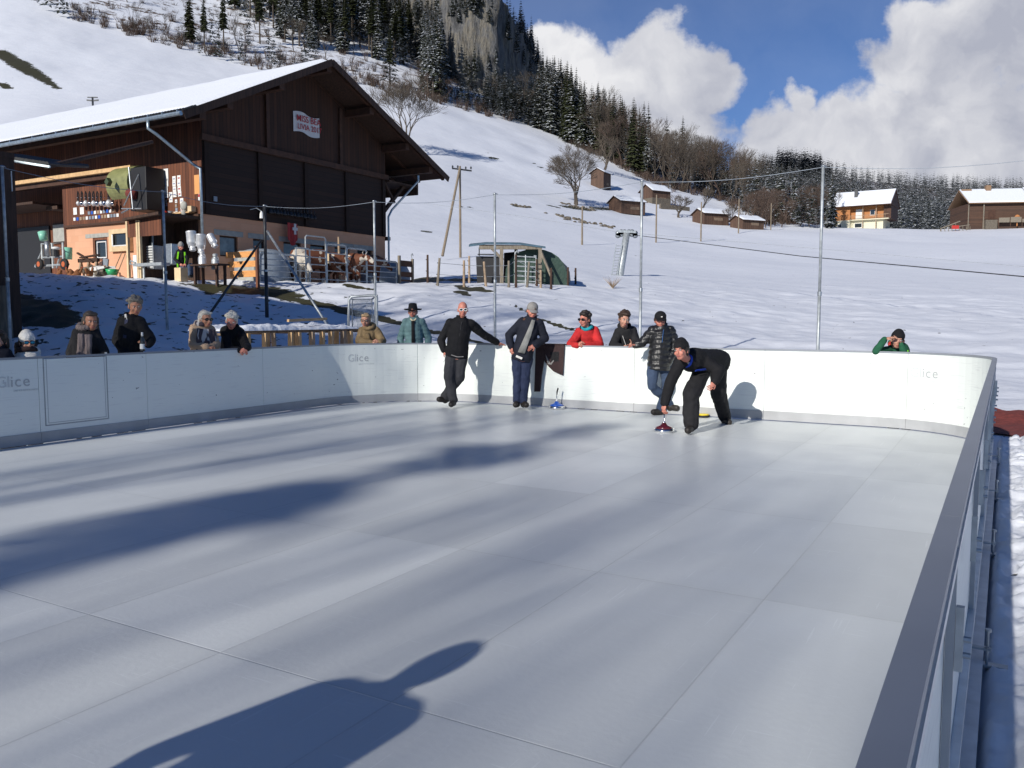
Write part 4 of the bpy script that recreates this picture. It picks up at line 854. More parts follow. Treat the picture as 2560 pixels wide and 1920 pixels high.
    (wa, wz1), (wb, wz0) = SD(40, 572, 1.14), SD(128, 690, 1.14); mb = MB(); mb.bx(1.12, 1.19, wb, wa, -.3, wz1); mb.build('door_or_dark_opening', 'black_mat', root)  # black sheet painted in for the unlit inside of the opening
    mb = MB(); mb.bx(-.6, 1.15, 9.6, 16, 3.35, 3.45); mb.bx(.2, 1.15, 9.2, 10.0, 3.2, 3.34); mb.build('loft_floor', 'wood_dark', root)
    # gable planking
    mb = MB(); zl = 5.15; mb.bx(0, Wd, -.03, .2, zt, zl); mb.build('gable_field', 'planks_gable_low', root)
    mb = MB(); mb.prism([(0, -.06, zl), (Wd, -.06, zl), (Wd, -.06, zroof(Wd) - .3), (xr, -.06, zr - .3), (0, -.06, zroof(0) - .3)], (0, .26, 0)); mb.build('gable_top', 'planks_gable', root)
    mb = MB()
    mb.beam((-.1, -.13, zl), (Wd + .1, -.13, zl), .12, .22)
    for xx, zz in ((3.1, 7.4), (7.3, 7.4)): mb.beam((xx, -.11, zl + .1), (xx, -.11, zroof(xx) - .45), .10, .16, up=(1, 0, 0))
    mb.build('framing', 'wood_beam', root)
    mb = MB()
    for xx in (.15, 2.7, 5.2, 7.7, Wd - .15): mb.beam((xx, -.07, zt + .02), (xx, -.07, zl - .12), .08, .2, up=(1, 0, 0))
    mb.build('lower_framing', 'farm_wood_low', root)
    # roof: purlins, boards, fascia, snow
    mb = MB()
    for xx in (el + .9, .1, 2.6, xr, 7.8, Wd - .1, er - 1.2): mb.bx(xx - .13, xx + .13, -1.45, Ln, zroof(xx) - .52, zroof(xx) - .24)
    for i in range(18):
        yy = -1.35 + i * 1.45
        for (xa, xb) in ((el + .05, xr), (xr, er - .05)): mb.beam((xa, yy, zroof(xa) - .17), (xb, yy, zroof(xb) - .17), .10, .14, up=(0, 1, 0))
    mb.build('rafters', 'wood_beam', root)
    mb = MB(); mb.prism([(el, -1.6, ze - .10), (xr, -1.6, zr - .10), (er, -1.6, ze - .10), (er, -1.6, ze - .04), (xr, -1.6, zr - .04), (el, -1.6, ze - .04)], (0, Ln + 1.6, 0)); mb.build('roof', 'wood_dark', root)
    mb = MB()
    mb.beam((el - .02, -1.63, ze - .16), (xr, -1.63, zr - .16), .04, .26, up=(0, 0, 1)); mb.beam((er + .02, -1.63, ze - .16), (xr, -1.63, zr - .16), .04, .26, up=(0, 0, 1)); mb.build('fascia', 'wood_dark', root)
    mb = MB(); n = 60                                      # corrugated sheet edge
    for i in range(170):
        yy = -1.6 + i * .15; mb.path([(el - .06, yy, ze - .02), (el + .5, yy, zroof(el + .5) + .0)], .045, 5)
    mb.build('roof_edge', 'iron_dark', root)
    # snow blanket as a gently uneven slab
    def snow(x0, x1, nm):
        A, B_ = np.meshgrid(np.linspace(x0, x1, 40), np.linspace(-1.58, Ln - .1, 90), indexing='ij'); th = .13 + fbm(A / 1.3, B_ / 1.3, 3, 60) * .08
        ed = np.minimum(np.minimum(A - min(x0, x1), max(x0, x1) - A) / .18, np.minimum(B_ + 1.58, Ln - .1 - B_) / .18).clip(0, 1) ** .5
        Z = np.vectorize(zroof)(A) - .04 + th * ed; o = grid_mesh('snow', A, B_, Z, 'snow_obj'); o.name = 'roof_snow'; o.parent = root; return o
    snow(el + .12, xr - .05, 'l'); snow(xr + .05, er - .1, 'r')
    mb = MB(); mb.path([(el - .12, -1.62, ze - .12), (el - .12, Ln, ze - .10)], .075, 8)
    for i in range(34): mb.box((el - .10, -1.5 + i * .75, ze - .08), (.18, .03, .14))
    mb.build('gutter', 'zinc_pipe', root)
    # downspout from the eaves gutter to the corner, then down the wall
    gy, gz = bl(370, 312, 0, el - .12).y, ze - .15
    mb = MB(); mb.path([(el - .12, gy, gz), (el - .12, gy, gz - .28), (el + .05, gy - .2, gz - .46), (-.25, .18, 4.18), (-.13, -.08, 4.0), (-.13, -.08, 1.55)], .055, 8); mb.build('downspout', 'zinc_pipe', root, smooth=True)
    mb = MB(); mb.path([(er - 1.6, -1.0, 5.35), (er - 1.6, -1.0, 5.1), (Wd + .35, -.15, 3.7), (Wd + .12, -.12, 3.35), (Wd + .12, -.12, .2)], .05, 8); mb.build('downspout', 'zinc_pipe', root)
    # far-side lean-to soffit with curved brace
    mb = MB(); mb.beam((Wd + .05, .1, 3.6), (er - 1.3, .1, 5.0), .14, .16, up=(0, 1, 0)); mb.beam((Wd + .08, .1, 5.0), (Wd + .85, .1, 4.1), .10, .12, up=(0, 1, 0)); mb.bx(Wd, er - .7, -.3, Ln * .8, 4.95, 5.02); mb.bx(er - .75, er - .67, -.3, Ln * .8, 4.6, 5.3); mb.build('eaves_brace', 'wood_dark', root)
    mb = MB(); mb.bx(Wd + .02, Wd + .35, -.05, .3, 2.28, 2.44); mb.build('wall_bracket', 'wood_dark', root)
    return root
BARN = barn()
def bp(x, y, z): return BM @ Vector((x, y, z))
def bobj(mb, name, mats, label=None, cat=None, group=None, smooth=False, bevel=0):
    """a top-level thing standing on or hanging from the barn, built in the barn's frame"""
    o = mb.build(name, mats, None, smooth, bevel); o.matrix_world = BM; o.location = BM.translation; o.rotation_euler = (0, 0, BA); return tag(o, label, cat, group)
def bempty(name, label, cat, group=None): return empty(name, BC, BA, label, cat, group)
def banner():
    x0, z0 = G(732, 291, -.08); x1, z1 = G(799, 352, -.08); n = 24; root = bempty('banner', 'white cloth banner with red hand-painted words on the gable', 'banner')
    xs = np.linspace(x0, x1, n); yy = lambda x: -.10 - .02 * math.sin(x * 9); zo = lambda x: .06 * math.sin((x - x0) * 4.2) ; mb = MB(); Hh = .80; zt = 6.98
    for a, b in zip(xs[:-1], xs[1:]): mb.quad((a, yy(a), zt - Hh + zo(a)), (b, yy(b), zt - Hh + zo(b)), (b, yy(b), zt + zo(b)), (a, yy(a), zt + zo(a)))
    mb.build('cloth', 'white_cloth', root)
    for txt, z, x, sz in (('MISS BEA', zt - .26, .86, .36), ('LIVIA 2017', zt - .58, .90, .315)):
        me = text_mesh(txt, sz, 'red_ink', .002, 0, .002); o = bpy.data.objects.new('lettering', me); link(o, root); o.location = (x0 + x, -.135, z + .04); o.rotation_euler = (R(90), R(-1), 0); o.scale = (.98, 1, 1)
banner()
def barn_things():
    rn = random.Random(4)
    # hay blower hood on its frame: a curved drum of olive sheet
    r = bempty('hay_blower', 'olive green hay blower drum bolted high on the barn side wall', 'farm machine')
    def Sx(px, py, off): p = bl(px, py, 0, off); return p.y, p.z
    yl, zt = Sx(264, 420, -1.0); yr_, _ = Sx(318, 430, -1.0); _, zb = Sx(300, 492, -1.0)
    # drum: axis along local y from yr_ to yl, quarter curved sheet facing out
    prof = []; cx, cz, rad = -.35, (zt + zb) / 2 - .05, (zt - zb) / 2 + .12
    for i in range(15): t = R(68) + R(165) * i / 14; prof.append((cx + rad * math.cos(t) * 1.0, cz + rad * math.sin(t)))
    mb = MB()
    for (a, b) in zip(prof[:-1], prof[1:]): mb.quad((a[0], yr_, a[1]), (a[0], yl, a[1]), (b[0], yl, b[1]), (b[0], yr_, b[1]))
    ring = [(x, yr_, z) for x, z in prof]; mb.add([(cx, yr_ + .01, cz)] + ring, [(0, i, i + 1) for i in range(1, 15)]); ring = [(x, yl, z) for x, z in prof]; mb.add([(cx, yl - .01, cz)] + ring, [(0, i + 1, i) for i in range(1, 15)])
    mb.build('drum', 'green_paint', r); mb = MB(); q = -1.42
    mb.prism([(q, (yl + yr_) / 2 + .13, cz), (q, (yl + yr_) / 2, cz - .15), (q, (yl + yr_) / 2 - .13, cz), (q, (yl + yr_) / 2, cz + .15)], (.16, 0, 0)); mb.build('maker_plate', 'green_dark', r)
    yk, zk = Sx(390, 540, -.6); mb = MB(); mb.bx(-.9, -.1, yk + .1, yr_ - .02, zk + .2, zt - .1); mb.build('housing', 'black_mat', r, bevel=.03)
    mb = MB(); y5, z5 = Sx(322, 418, -1.3); mb.tube((-1.3, y5, z5), (-1.3, y5 - .15, z5 - 1.5), .025); mb.tube((-1.3, y5 - .55, z5 - .3), (-1.3, y5 + .35, z5 - 1.35), .025); mb.tube((-1.3, y5 + .5, zk + .25), (-1.2, yk, zk + .2), .025); mb.tube((-1.3, y5 + .5, zk + .1), (-1.3, y5 + .1, zk + .2), .03); mb.build('bracket', 'steel', r)
    mb = MB(); mb.tube((-1.0, y5 + .45, zk + .85), (-1.0, y5 + .12, zk + .75), .17, n=12); mb.build('motor', 'track_red', r, smooth=True)
    # cow bells on straps under the loft beam
    for i in range(10):
        px = 196 + i * 9.6; y, z = SD(px, 508, -.35); t = empty('cow_bell', BM @ Vector((-.35, y, z)), BA, None); rr = .085 + .012 * (i % 3) + (.02 if i in (7, 8) else 0)
        tag(t, 'round steel cow bell on a dark strap in the row under the loft beam', 'cow bell', 'cow bells hanging under the loft beam'); mb = MB(); mb.lathe([(0, rr * 1.1), (rr * .5, rr), (rr * .95, rr * .35), (rr, -.3 * rr), (rr * .6, -rr), (rr * .3, -rr * 1.2), (0, -rr * 1.2)], n=14); mb.build('bell', 'chrome' if i % 2 else 'alu', t, smooth=True)
        mb = MB(); mb.path([(0, -.04, .05), (0, -.05, .35 + .03 * (i % 2)), (0, 0, .46), (0, .05, .35), (0, .04, .05)], .022, 6); mb.build('strap', 'wood_red' if i == 7 else 'black_mat', t); mb = MB(); mb.tube((-.02, -.03, .22), (-.02, .03, .22), .028); mb.build('buckle', 'chrome', t)
    # award plaques in rows
    pl = [(322, 0), ] ; cols = ['paper', 'plastic_white', 'glass_grey', 'plastic_blue', 'paper', 'plastic_grey']
    def plaque(y, z, w, h, m_, off=-.05, lab='small award plaque in the rows on the barn side wall', grp='award plaques on the side wall'):
        mb = MB(); mb.bx(off, off + .012, y - w / 2, y + w / 2, z - h / 2, z + h / 2); o = mb.build('plaque', m_); o.matrix_world = BM; o.location = BC; tag(o, lab, 'plaque', grp)
        return o
    for i in range(9): y, z = SD(222 + i * 7.6, 532.5 - i * .75, -.05); plaque(y, z, .135, .125, ['plastic_grey', 'wood_lath', 'plastic_blue', 'paper', 'paper'][(i * 2) % 5])
    for i in range(15): y, z = SD(186 + i * 7.7, 548 - i * .72, -.05); plaque(y, z, .135, .125, ['paper', 'plastic_grey', 'wood_lath', 'plastic_blue', 'plastic_grey', 'paper', 'wood_lath'][(i * 3) % 7])
    y, z = SD(197, 527, -.05); 
    def sheet(px, py, w, h, label, m_='paper', lines=3, off=-.05, cat='notice'):
        y, z = SD(px, py, off); mb = MB(); mb.bx(off - .006, off, y - w / 2, y + w / 2, z - h / 2, z + h / 2); o = mb.build('notice', m_); o.matrix_world = BM; o.location = BC; tag(o, label, cat); 
        if lines:
            mb = MB()
            for i in range(lines): mb.bx(off - .009, off - .006, y - w * .38, y + w * (.38 - .12 * (i % 2)), z + h * (.32 - .6 * i / max(lines, 1)), z + h * (.32 - .6 * i / max(lines, 1)) + .008)
            c = mb.build('print', 'paper_print', o)
        return o
    sheet(188, 528, .24, .28, 'left of two paper notices below the cow bells'); sheet(205, 527, .26, .28, 'right of two paper notices below the cow bells')
    sheet(414, 437, .30, .44, 'topmost white sheet of the tall strip on the red plank wall', lines=0); sheet(414, 457, .30, .28, 'tall white sheet pinned between two others on the red plank wall', lines=0); sheet(413, 473, .28, .26, 'lowest white sheet with a torn corner on the red plank wall', lines=0)
    grid = [(435, 447), (447, 445), (435, 459), (447, 458), (436, 473), (448, 472), (416, 488), (427, 487), (437, 486), (449, 485), (427, 499), (454, 502), (455, 516), (456, 525), (399, 468), (395, 482), (395, 495), (396, 510), (405, 500), (405, 510), (414, 503), (415, 511), (440, 503), (440, 514), (441, 524), (441, 532), (449, 533), (458, 532), (466, 531)]
    for i, (px, py) in enumerate(grid):
        y, z = SD(px, py, -.05); w = .185 if i < 14 else .12; plaque(y, z, w, w * 1.05, 'paper' if i < 14 else ['plastic_grey', 'paper', 'wood_lath'][i % 3], lab='small white certificate tile on the red plank wall beside the downspout', grp='certificate tiles beside the downspout')
        mb = MB(); mb.bx(-.056, -.0505, y - w * .28, y + w * .28, z - w * .12, z + w * .12); c = mb.build('print', 'red_ink' if i % 4 == 1 else 'paper_print', COL.objects[-1])
    sheet(493, 461, .30, .68, 'plain orange panel on the red plank wall beside the downspout', 'orange_sheet', 0); o = sheet(499, 493, .14, .24, 'small red and white poster below the orange panel', 'paper', 0); y, z = SD(499, 493, -.05); mb = MB(); mb.bx(-.062, -.056, y - .06, y + .06, z + .01, z + .11); mb.build('print', 'plastic_red', o)
    # shelf of pots
    r = bempty('shelf', 'narrow shelf with crowded pots above the little cabin roof', 'shelf'); mb = MB(); y0, z0 = SD(392, 546, -.2); y1, z1 = SD(480, 548, -.2); mb.bx(-.32, -.04, min(y0, y1), max(y0, y1), 2.46, 2.50); mb.build('board', 'wood_new', r)
    for i, (m_, h) in enumerate([('wood_lath', .12), ('plastic_red', .12), ('plastic_grey', .10), ('paper', .05), ('paper', .04), ('concrete', .14), ('plywood', .2)]):
        t = max(y0, y1) - .15 - i * .3; mb = MB(); mb.lathe([(.05, 2.5), (.09, 2.5 + h), (.085, 2.5 + h), (.03, 2.51)], (-.18, t, 0), 10) if i < 5 else mb.bx(-.3, -.08, t - .1, t + .1, 2.502, 2.5 + h); mb.build('flower_pot' if i < 5 else 'box', m_, r)
    mb = MB(); y, z = SD(460, 515, -.3); mb.ell((-.3, y, z), (.1, .16, .17)); mb.ell((-.32, y, z - .25), (.08, .1, .12)); bobj(mb, 'milk_jug', 'concrete', 'pale stone jug on the shelf edge beside the certificates', 'jug', smooth=True)
    # lean-to cabin at the corner: posts, roof, dark room
    r = bempty('lean_to', 'small rough timber lean-to with dark flat roof at the barn corner', 'lean-to'); y0, _ = SD(345, 600, -1.6); y1 = .25; D = -1.6
    mb = MB(); mb.bx(D, -.02, y0 - .06, y0 + .04, -.3, 2.25); mb.bx(-.10, -.03, y1, y0 - .08, -.2, 2.2); mb.build('back_wall', 'wood_dark', r)
    mb = MB(); mb.prism([(D - .25, y1 - .2, 2.22), (D - .25, y0 + .5, 2.12), (D - .25, y0 + .5, 2.2), (D - .25, y1 - .2, 2.32)], (1.9, 0, 0)); mb.build('roof', 'wood_dark', r)
    mb = MB(); mb.bx(D, D + .05, y1, 2.15, 1.55, 2.2); mb.build('apron_boards', 'planks_red', r)
    mb = MB()
    for yy in (y0 + .02, y0 - .1, 2.12): mb.bx(D - .03, D + .06, yy - .045, yy + .045, -.3, 2.12)
    mb.build('post', 'plywood', r); mb = MB(); mb.bx(D - .05, D - .02, y0 + .05, y0 + .25, -.3, .9); mb.build('board', 'paper', r)
    def G2(px, py, off): return SD(px, py, off)
    # things inside the cabin: cabinets
    r = bempty('metal_cabinet', 'grey slatted metal cabinet standing in the lean-to', 'cabinet'); a, zt = G2(352, 615, D + .3); b, zb = G2(384, 672, D + .3); mb = MB(); mb.bx(D + .3, D + .75, min(a, b), max(a, b), zb, zt); mb.build('body', 'steel', r, bevel=.01); mb = MB()
    for i in range(9): mb.bx(D + .285, D + .3, min(a, b) + .02, max(a, b) - .02, zb + .05 + (zt - zb) * i / 9.3, zb + .09 + (zt - zb) * i / 9.3)
    mb.build('slats', 'plastic_white', r); mb = MB(); mb.bx(D + .27, D + .3, (a + b) / 2 + .05, (a + b) / 2 + .1, zb, zb + .5); mb.bx(D + .27, D + .3, (a + b) / 2 - .15, (a + b) / 2 - .1, zb, zb + .4); mb.build('bars', 'black_mat', r)
    a, zt = G2(356, 586, D + .4); b, zb = G2(379, 612, D + .4); mb = MB(); mb.bx(D + .4, D + .45, min(a, b), max(a, b), zb, zt); o = bobj(mb, 'mirror', 'glass_dark', 'small framed dark pane leaning above the slatted cabinet', 'mirror'); mb = MB(); mb.bx(D + .41, D + .46, min(a, b) - .04, max(a, b) + .04, zb - .04, zt + .04); mb.build('frame', 'plastic_grey', o)
    a, zt = G2(407, 610, D + .3); b, zb = G2(430, 660, D + .3); mb = MB(); mb.bx(D + .3, D + .8, min(a, b), max(a, b), zb, zt); r = bobj(mb, 'fridge', 'steel', 'brushed steel fridge standing inside the lean-to', 'fridge', bevel=.02); mb = MB(); mb.tube((D + .27, max(a, b) - .05, zb + .2), (D + .27, max(a, b) - .05, zt - .1), .02); mb.build('handle', 'chrome', r)
    a, zt = G2(322, 660, -2.0); b, _ = G2(410, 665, -2.0); mb = MB(); mb.bx(-2.1, -1.75, min(a, b), max(a, b) - .35, zt - .1, zt + .0); mb.path([(-1.95, max(a, b) - .35, zt - .02), (-1.95, max(a, b), zt), (-1.95, max(a, b) - .05, zt + .12), (-1.95, max(a, b) - .3, zt + .03)], .03, 6)
    for yy in (min(a, b) + .1, max(a, b) - .7): mb.tube((-1.92, yy, zt - .1), (-1.92, yy, -.2), .035)
    bobj(mb, 'drinking_trough', 'galv', 'grey galvanised trough on thin legs in front of the lean-to', 'trough')
    # milk cans
    def can(x, y, z, s_, tilt, label, upside=False, m_='alu'):
        t = empty('milk_can', BM @ Vector((x, y, z)), BA, label, 'milk can'); rot = Matrix.Rotation(tilt, 3, 'X') @ (Matrix.Rotation(math.pi, 3, 'X') if upside else Matrix.Identity(3))
        mb = MB(); mb.lathe([(0, 0), (.155, 0), (.165, .02), (.165, .04), (.158, .06), (.165, .36), (.15, .42), (.095, .48), (.09, .54), (.105, .56), (.105, .60), (.0, .60)], rot=Matrix(rot) * s_, n=22); mb.build('body', m_, t, smooth=True)
        mb = MB(); mb.lathe([(.0, .602), (.112, .602), (.112, .63), (.06, .66), (0, .665)], rot=Matrix(rot) * s_, n=18); l = mb.build('lid', m_, t, smooth=True); mb = MB()
        for sg in (-1, 1): mb.path([rot @ Vector((0, sg * .10, .52)) * s_, rot @ Vector((0, sg * .19, .50)) * s_, rot @ Vector((0, sg * .185, .40)) * s_, rot @ Vector((0, sg * .155, .38)) * s_], .012 * s_, 6)
        mb.build('handle', m_, t); return t
    def cpos(px, py, off): y, z = SD(px, py, off); return (off, y, z)
    can(*cpos(477, 578, -1.85), 1.02, -.12, 'leftmost milk can hung upside down from the lean-to front', True); can(*cpos(502, 585, -1.75), .98, .02, 'middle milk can hanging from the lean-to front, darker than the left one', True)
    can(*cpos(524, 588, -1.6), .78, 2.5, 'tilted milk can hanging under the end of the downspout'); can(*cpos(506, 668, -1.75), .80, 0, 'small milk can standing on the bench beside the seated farmer'); can(*cpos(539, 674, -1.6), .80, 0, 'shaded milk can standing on the right end of the bench', m_='galv')
    mb = MB(); y0, z0 = SD(490, 672, -1.75); y1, z1 = SD(560, 680, -1.75); z0 = .5; mb.bx(-2.0, -1.5, y1, y0, z0 - .1, z0 - .05)
    for yy in (y0 - .15, y1 + .15): mb.bx(-1.95, -1.88, yy - .04, yy + .04, -.3, z0 - .1); mb.bx(-1.62, -1.55, yy - .04, yy + .04, -.3, z0 - .1)
    bobj(mb, 'bench', 'wood_dark', 'dark wooden bench carrying milk cans at the barn corner', 'bench')
    mb = MB(); y0, z0 = SD(453, 688, -1.9); mb.bx(-2.05, -1.75, y0 - .16, y0 + .16, -.1, .36); bobj(mb, 'crate', 'plywood', 'pale wooden box used as a seat by the farmer', 'crate', bevel=.01)
    # Swiss flag under the gable bells, bells in the dark row, lamp
    x0, z0 = G(731, 558, -.3); r = bempty('flag', 'red flag with white cross hanging limp against the brick base', 'flag'); mb = MB(); n = 10
    for i in range(n):
        a = x0 - .28 + .56 * i / n; b = a + .056; f = lambda u: -.3 - .05 * math.sin((u - x0) * 22); dz = lambda u: .9 - .25 * abs((u - x0) / .28) ** 1.5
        mb.quad((a, f(a), z0 - dz(a)), (b, f(b), z0 - dz(b)), (b, f(b), z0), (a, f(a), z0))
    mb.build('cloth', 'red_flag', r); mb = MB(); mb.bx(x0 + .02, x0 + .14, -.37, -.355, z0 - .45, z0 - .02); mb.bx(x0 - .06, x0 + .22, -.369, -.356, z0 - .29, z0 - .17); mb.build('cross', 'white_cloth', r); mb = MB(); mb.tube((x0 - .3, -.3, z0), (x0 + .3, -.3, z0), .012); mb.build('rod', 'wood_dark', r)
    for i in range(14):
        x, z = G(676 + i * 8.5, 527 + i * 1.2, -.25); mb = MB(); rr = .1 - .02 * (i % 2); mb.lathe([(0, rr), (rr * .7, rr * .8), (rr, -.6 * rr), (rr * 1.15, -rr), (0, -rr)], (x, -.25, z), 10); mb.path([(x, -.25, z + rr * .8), (x, -.25, z + .25)], .02, 5); bobj(mb, 'cow_bell', 'iron_dark', 'dark cow bell in the row on the shaded gable wall', 'cow bell', 'cow bells on the gable wall', smooth=True)
    x, z = G(654, 538, -.35); mb = MB(); mb.path([(x - .3, -.05, z + .2), (x - .2, -.3, z + .25), (x, -.35, z + .15)], .015, 6); mb.lathe([(.03, .15), (.07, .05), (.085, -.12), (0, -.12)], (x, -.35, z), 10); bobj(mb, 'wall_lamp', 'plastic_white', 'small pale lamp on a bent arm on the gable wall', 'lamp')
    x, z = G(540, 497, -.1); mb = MB(); mb.bx(x - .08, x + .08, -.08, -.05, z - .09, z + .09); bobj(mb, 'sign_plate', 'plastic_grey', 'small grey plate on the dark gable wall beside the downspout', 'plate')
    # orange slatted fence section with posts
    def fence_pt(px, py): return SD(px, py, 0)
    r = bempty('slatted_fence', 'fence section of three broad orange boards below the gable corner', 'fence'); fc = G(605, 660, -2.6)[0]; y0f = SD(564, 640, fc)[0]; y1f = SD(641, 640, fc)[0]; x0, zt = G(562, 629, -2.2); x1, zb = G(641, 695, -2.2)
    for k, (pa, pb) in enumerate(((629, 644), (653, 668), (677, 693))):
        _, za = SD(602, pa, fc); _, zc = SD(602, pb, fc); mb = MB(); mb.bx(fc, fc + .04, y1f, y0f - .1 * k, zc, za); mb.build('board', 'wood_orange', r)
    mb = MB(); mb.bx(fc - .03, fc + .07, y1f - .06, y1f + .03, -.4, SD(641, 615, fc)[1]); mb.build('post', 'wood_red', r)
    # white tank and silage dome behind it
    mb = MB(); xa, _ = G(600, 660, -1.2); xa += .5; mb.lathe([(.0, -.3), (1.0, -.3), (1.02, .2), (1.0, .9), (.85, 1.1), (.5, 1.22), (0, 1.25)], (xa + .75, -1.0, 0), 24); bobj(mb, 'plastic_tank', 'plastic_grey', 'grey domed calf hut behind the orange boards', 'calf hut', smooth=True)
    mb = MB(); mb.bx(xa - .3, xa + .5, -1.7, -.8, -.3, 1.12); bobj(mb, 'container', 'concrete', 'white plastic container behind the orange boards', 'container', bevel=.08)
    xa, _ = G(1000, 680, -1.3); mb = MB(); mb.lathe([(.0, -.3), (1.15, -.3), (1.15, .7), (1.0, 1.0), (.6, 1.15), (0, 1.2)], (xa - .2, -.6, 0), 24); bobj(mb, 'plastic_tank', 'plastic_grey', 'dark grey calf hut past the far corner of the barn', 'calf hut', smooth=True)
    xa, zb_ = G(848, 640, -.7); mb = MB(); pc = G(775, 640, -1.3)[0]; ya_, yb_ = SD(722, 640, pc)[0], SD(822, 640, pc)[0]; mb.bx(pc, pc + .03, yb_, ya_, SD(775, 660, pc)[1], SD(775, 636, pc)[1]); bobj(mb, 'plywood_sheet', 'plywood', 'pale plywood sheet leaning behind the cattle rails', 'board')
    # galvanised cattle rails in sections
    secs = [(646, 738, 618), (738, 775, 606), (762, 815, 588), (815, 866, 596), (866, 916, 607), (916, 992, 635)]
    for i, (pa, pb, pt) in enumerate(secs):
        off = -2.3 if i else -2.32; xa, zt = G(pa, pt + 14, off); xb, _ = G(pb, pt + 14, off); zt = max(.9, min(1.75, G(pa, pt, off)[1] if i in (2,) else zt)); r = bempty('cattle_rail', 'galvanised tubular cattle rail panel in front of the gable wall', 'cattle rail', 'galvanised rail panels in front of the gable'); mb = MB()
        hs = np.linspace(.15, zt if i != 2 else 1.25, 5)
        for h_ in hs: mb.tube((xa, off, h_), (xb, off, h_), .022, n=6)
        mb.build('bars', 'galv', r); mb = MB(); mb.path([(xa + .03, off, -.3), (xa + .03, off, zt - .05), (xa + .1, off, zt + .02), (xb - .1, off, zt + .02), (xb - .03, off, zt - .05), (xb - .03, off, -.3)], .03, 7); mb.build('frame', 'galv', r)
    # ochre hay rack
    x0, z0 = G(997, 640, -2.4); x1, _ = G(1030, 640, -2.4); r = bempty('hay_rack', 'yellow-brown slatted hay rack at the end of the cattle rails', 'hay rack'); mb = MB()
    for h_, w in ((1.02, .26), (.55, .22), (.28, .08), (.1, .08), (-.1, .08)): mb.bx(x0 + .05, x1 - .03, -2.44, -2.4, h_ - w / 2, h_ + w / 2)
    mb.build('slats', 'wood_beam', r); mb = MB(); mb.bx(x0 - .05, x0 + .05, -2.47, -2.37, -.4, 1.35); mb.bx(x1 - .04, x1 + .04, -2.47, -2.37, -.4, 1.25); mb.build('posts', 'wood_grey', r); mb = MB(); mb.path([(x1, -2.42, 1.2), (x1 - .08, -2.42, 1.42), (x1, -2.42, 1.5), (x1 + .05, -2.42, 1.4)], .02, 6); mb.build('hook', 'galv', r)
    xa, za = G(847, 600, -2.0); mb = MB(); mb.bx(xa - .04, xa + .04, -2.05, -1.97, -.3, 1.9); bobj(mb, 'wooden_post', 'wood_lath', 'upright pale wooden post among the cattle rails', 'post')
    # cows
    def cow(px, off, rz, brown, label, head_down=.0, s_=1.0):
        x, _ = G(px, 680, off); r = empty('cow', BM @ Vector((x, off, 0)), BA + rz, label, 'cow'); r.scale = (s_,) * 3; mb = MB()
        tr = [(-.80, .98, .10, .12), (-.72, 1.02, .24, .26), (-.45, 1.0, .33, .36), (0, .94, .36, .40), (.42, .96, .32, .40), (.66, 1.02, .24, .32), (.80, 1.08, .15, .2)]; rings = [[Vector((xx, ry * math.cos(2 * math.pi * k / 14), zz + rz_ * math.sin(2 * math.pi * k / 14))) for k in range(14)] for xx, zz, ry, rz_ in tr]; mb.loft(rings)
        hz = 1.22 - head_down * .8; mb.path([(.70, 0, 1.08), (.92, 0, (1.1 + hz) / 2 + .05), (1.05, 0, hz)], [.22, .16, .12], 10); mb.path([(1.0, 0, hz + .04), (1.15, 0, hz - .02), (1.32, 0, hz - .14), (1.46, 0, hz - .24)], [.12, .13, .095, .075], 10)
        for sx, sy in ((.58, .17), (.52, -.17), (-.6, .17), (-.66, -.17)):
            if sx > 0: mb.path([(sx, sy, .95), (sx + .02, sy, .55), (sx, sy, .30), (sx + .02, sy, .02)], [.13, .075, .055, .06], 8)
            else: mb.path([(sx, sy, 1.0), (sx + .10, sy, .62), (sx - .08, sy, .42), (sx - .02, sy, .02)], [.17, .10, .058, .06], 8)
        for sy in (-1, 1): mb.ell((1.0, sy * .17, hz + .06), (.03, .09, .05))
        mb.path([(-.79, 0, 1.1), (-.88, 0, .9), (-.87, 0, .45), (-.88, 0, .3)], [.03, .025, .02, .045], 6)
        o = mb.build('body', 'cow_brown' if brown else 'cow_white', r, smooth=True); md = o.modifiers.new('r', 'REMESH'); md.mode = 'VOXEL'; md.voxel_size = .03; md.use_smooth_shade = True
        mb = MB()
        for sy in (-1, 1): mb.path([(.98, sy * .08, hz + .13), (.98, sy * .16, hz + .2), (1.02, sy * .17, hz + .28)], [.022, .016, .006], 6)
        mb.build('horns', 'cow_white', r)
        if brown: mb = MB(); mb.ell((1.30, 0, hz - .10), (.20, .075, .10), Matrix.Rotation(.75, 3, 'Y')); mb.build('blaze', 'cow_white', r)
        return r
    cow(748, -1.5, R(-115), False, 'pale cow with lowered head behind the rails near the corner pole', .6, .85); cow(775, -1.7, R(-20), True, 'brown and white cow feeding at the rails, left of the plywood sheet', .75)
    cow(812, -1.5, R(-50), True, 'brown cow with white muzzle feeding in front of the plywood sheet', .7, .95); cow(862, -1.8, R(-80), True, 'brown cow looking out beside the wooden post', .1, .95); cow(915, -1.6, R(-10), True, 'brown cow standing behind the right-hand rails', .3)
    # milking frame on wheels with mint bucket
    off = -2.2; xg = lambda px, py: SD(px, py, off); r = bempty('milking_cart', 'grey tubular milking cart with orange-hubbed wheels and white lids', 'cart'); (ya, zt), (yb, _), (_, zb) = xg(105, 610), xg(157, 610), xg(105, 672); mb = MB()
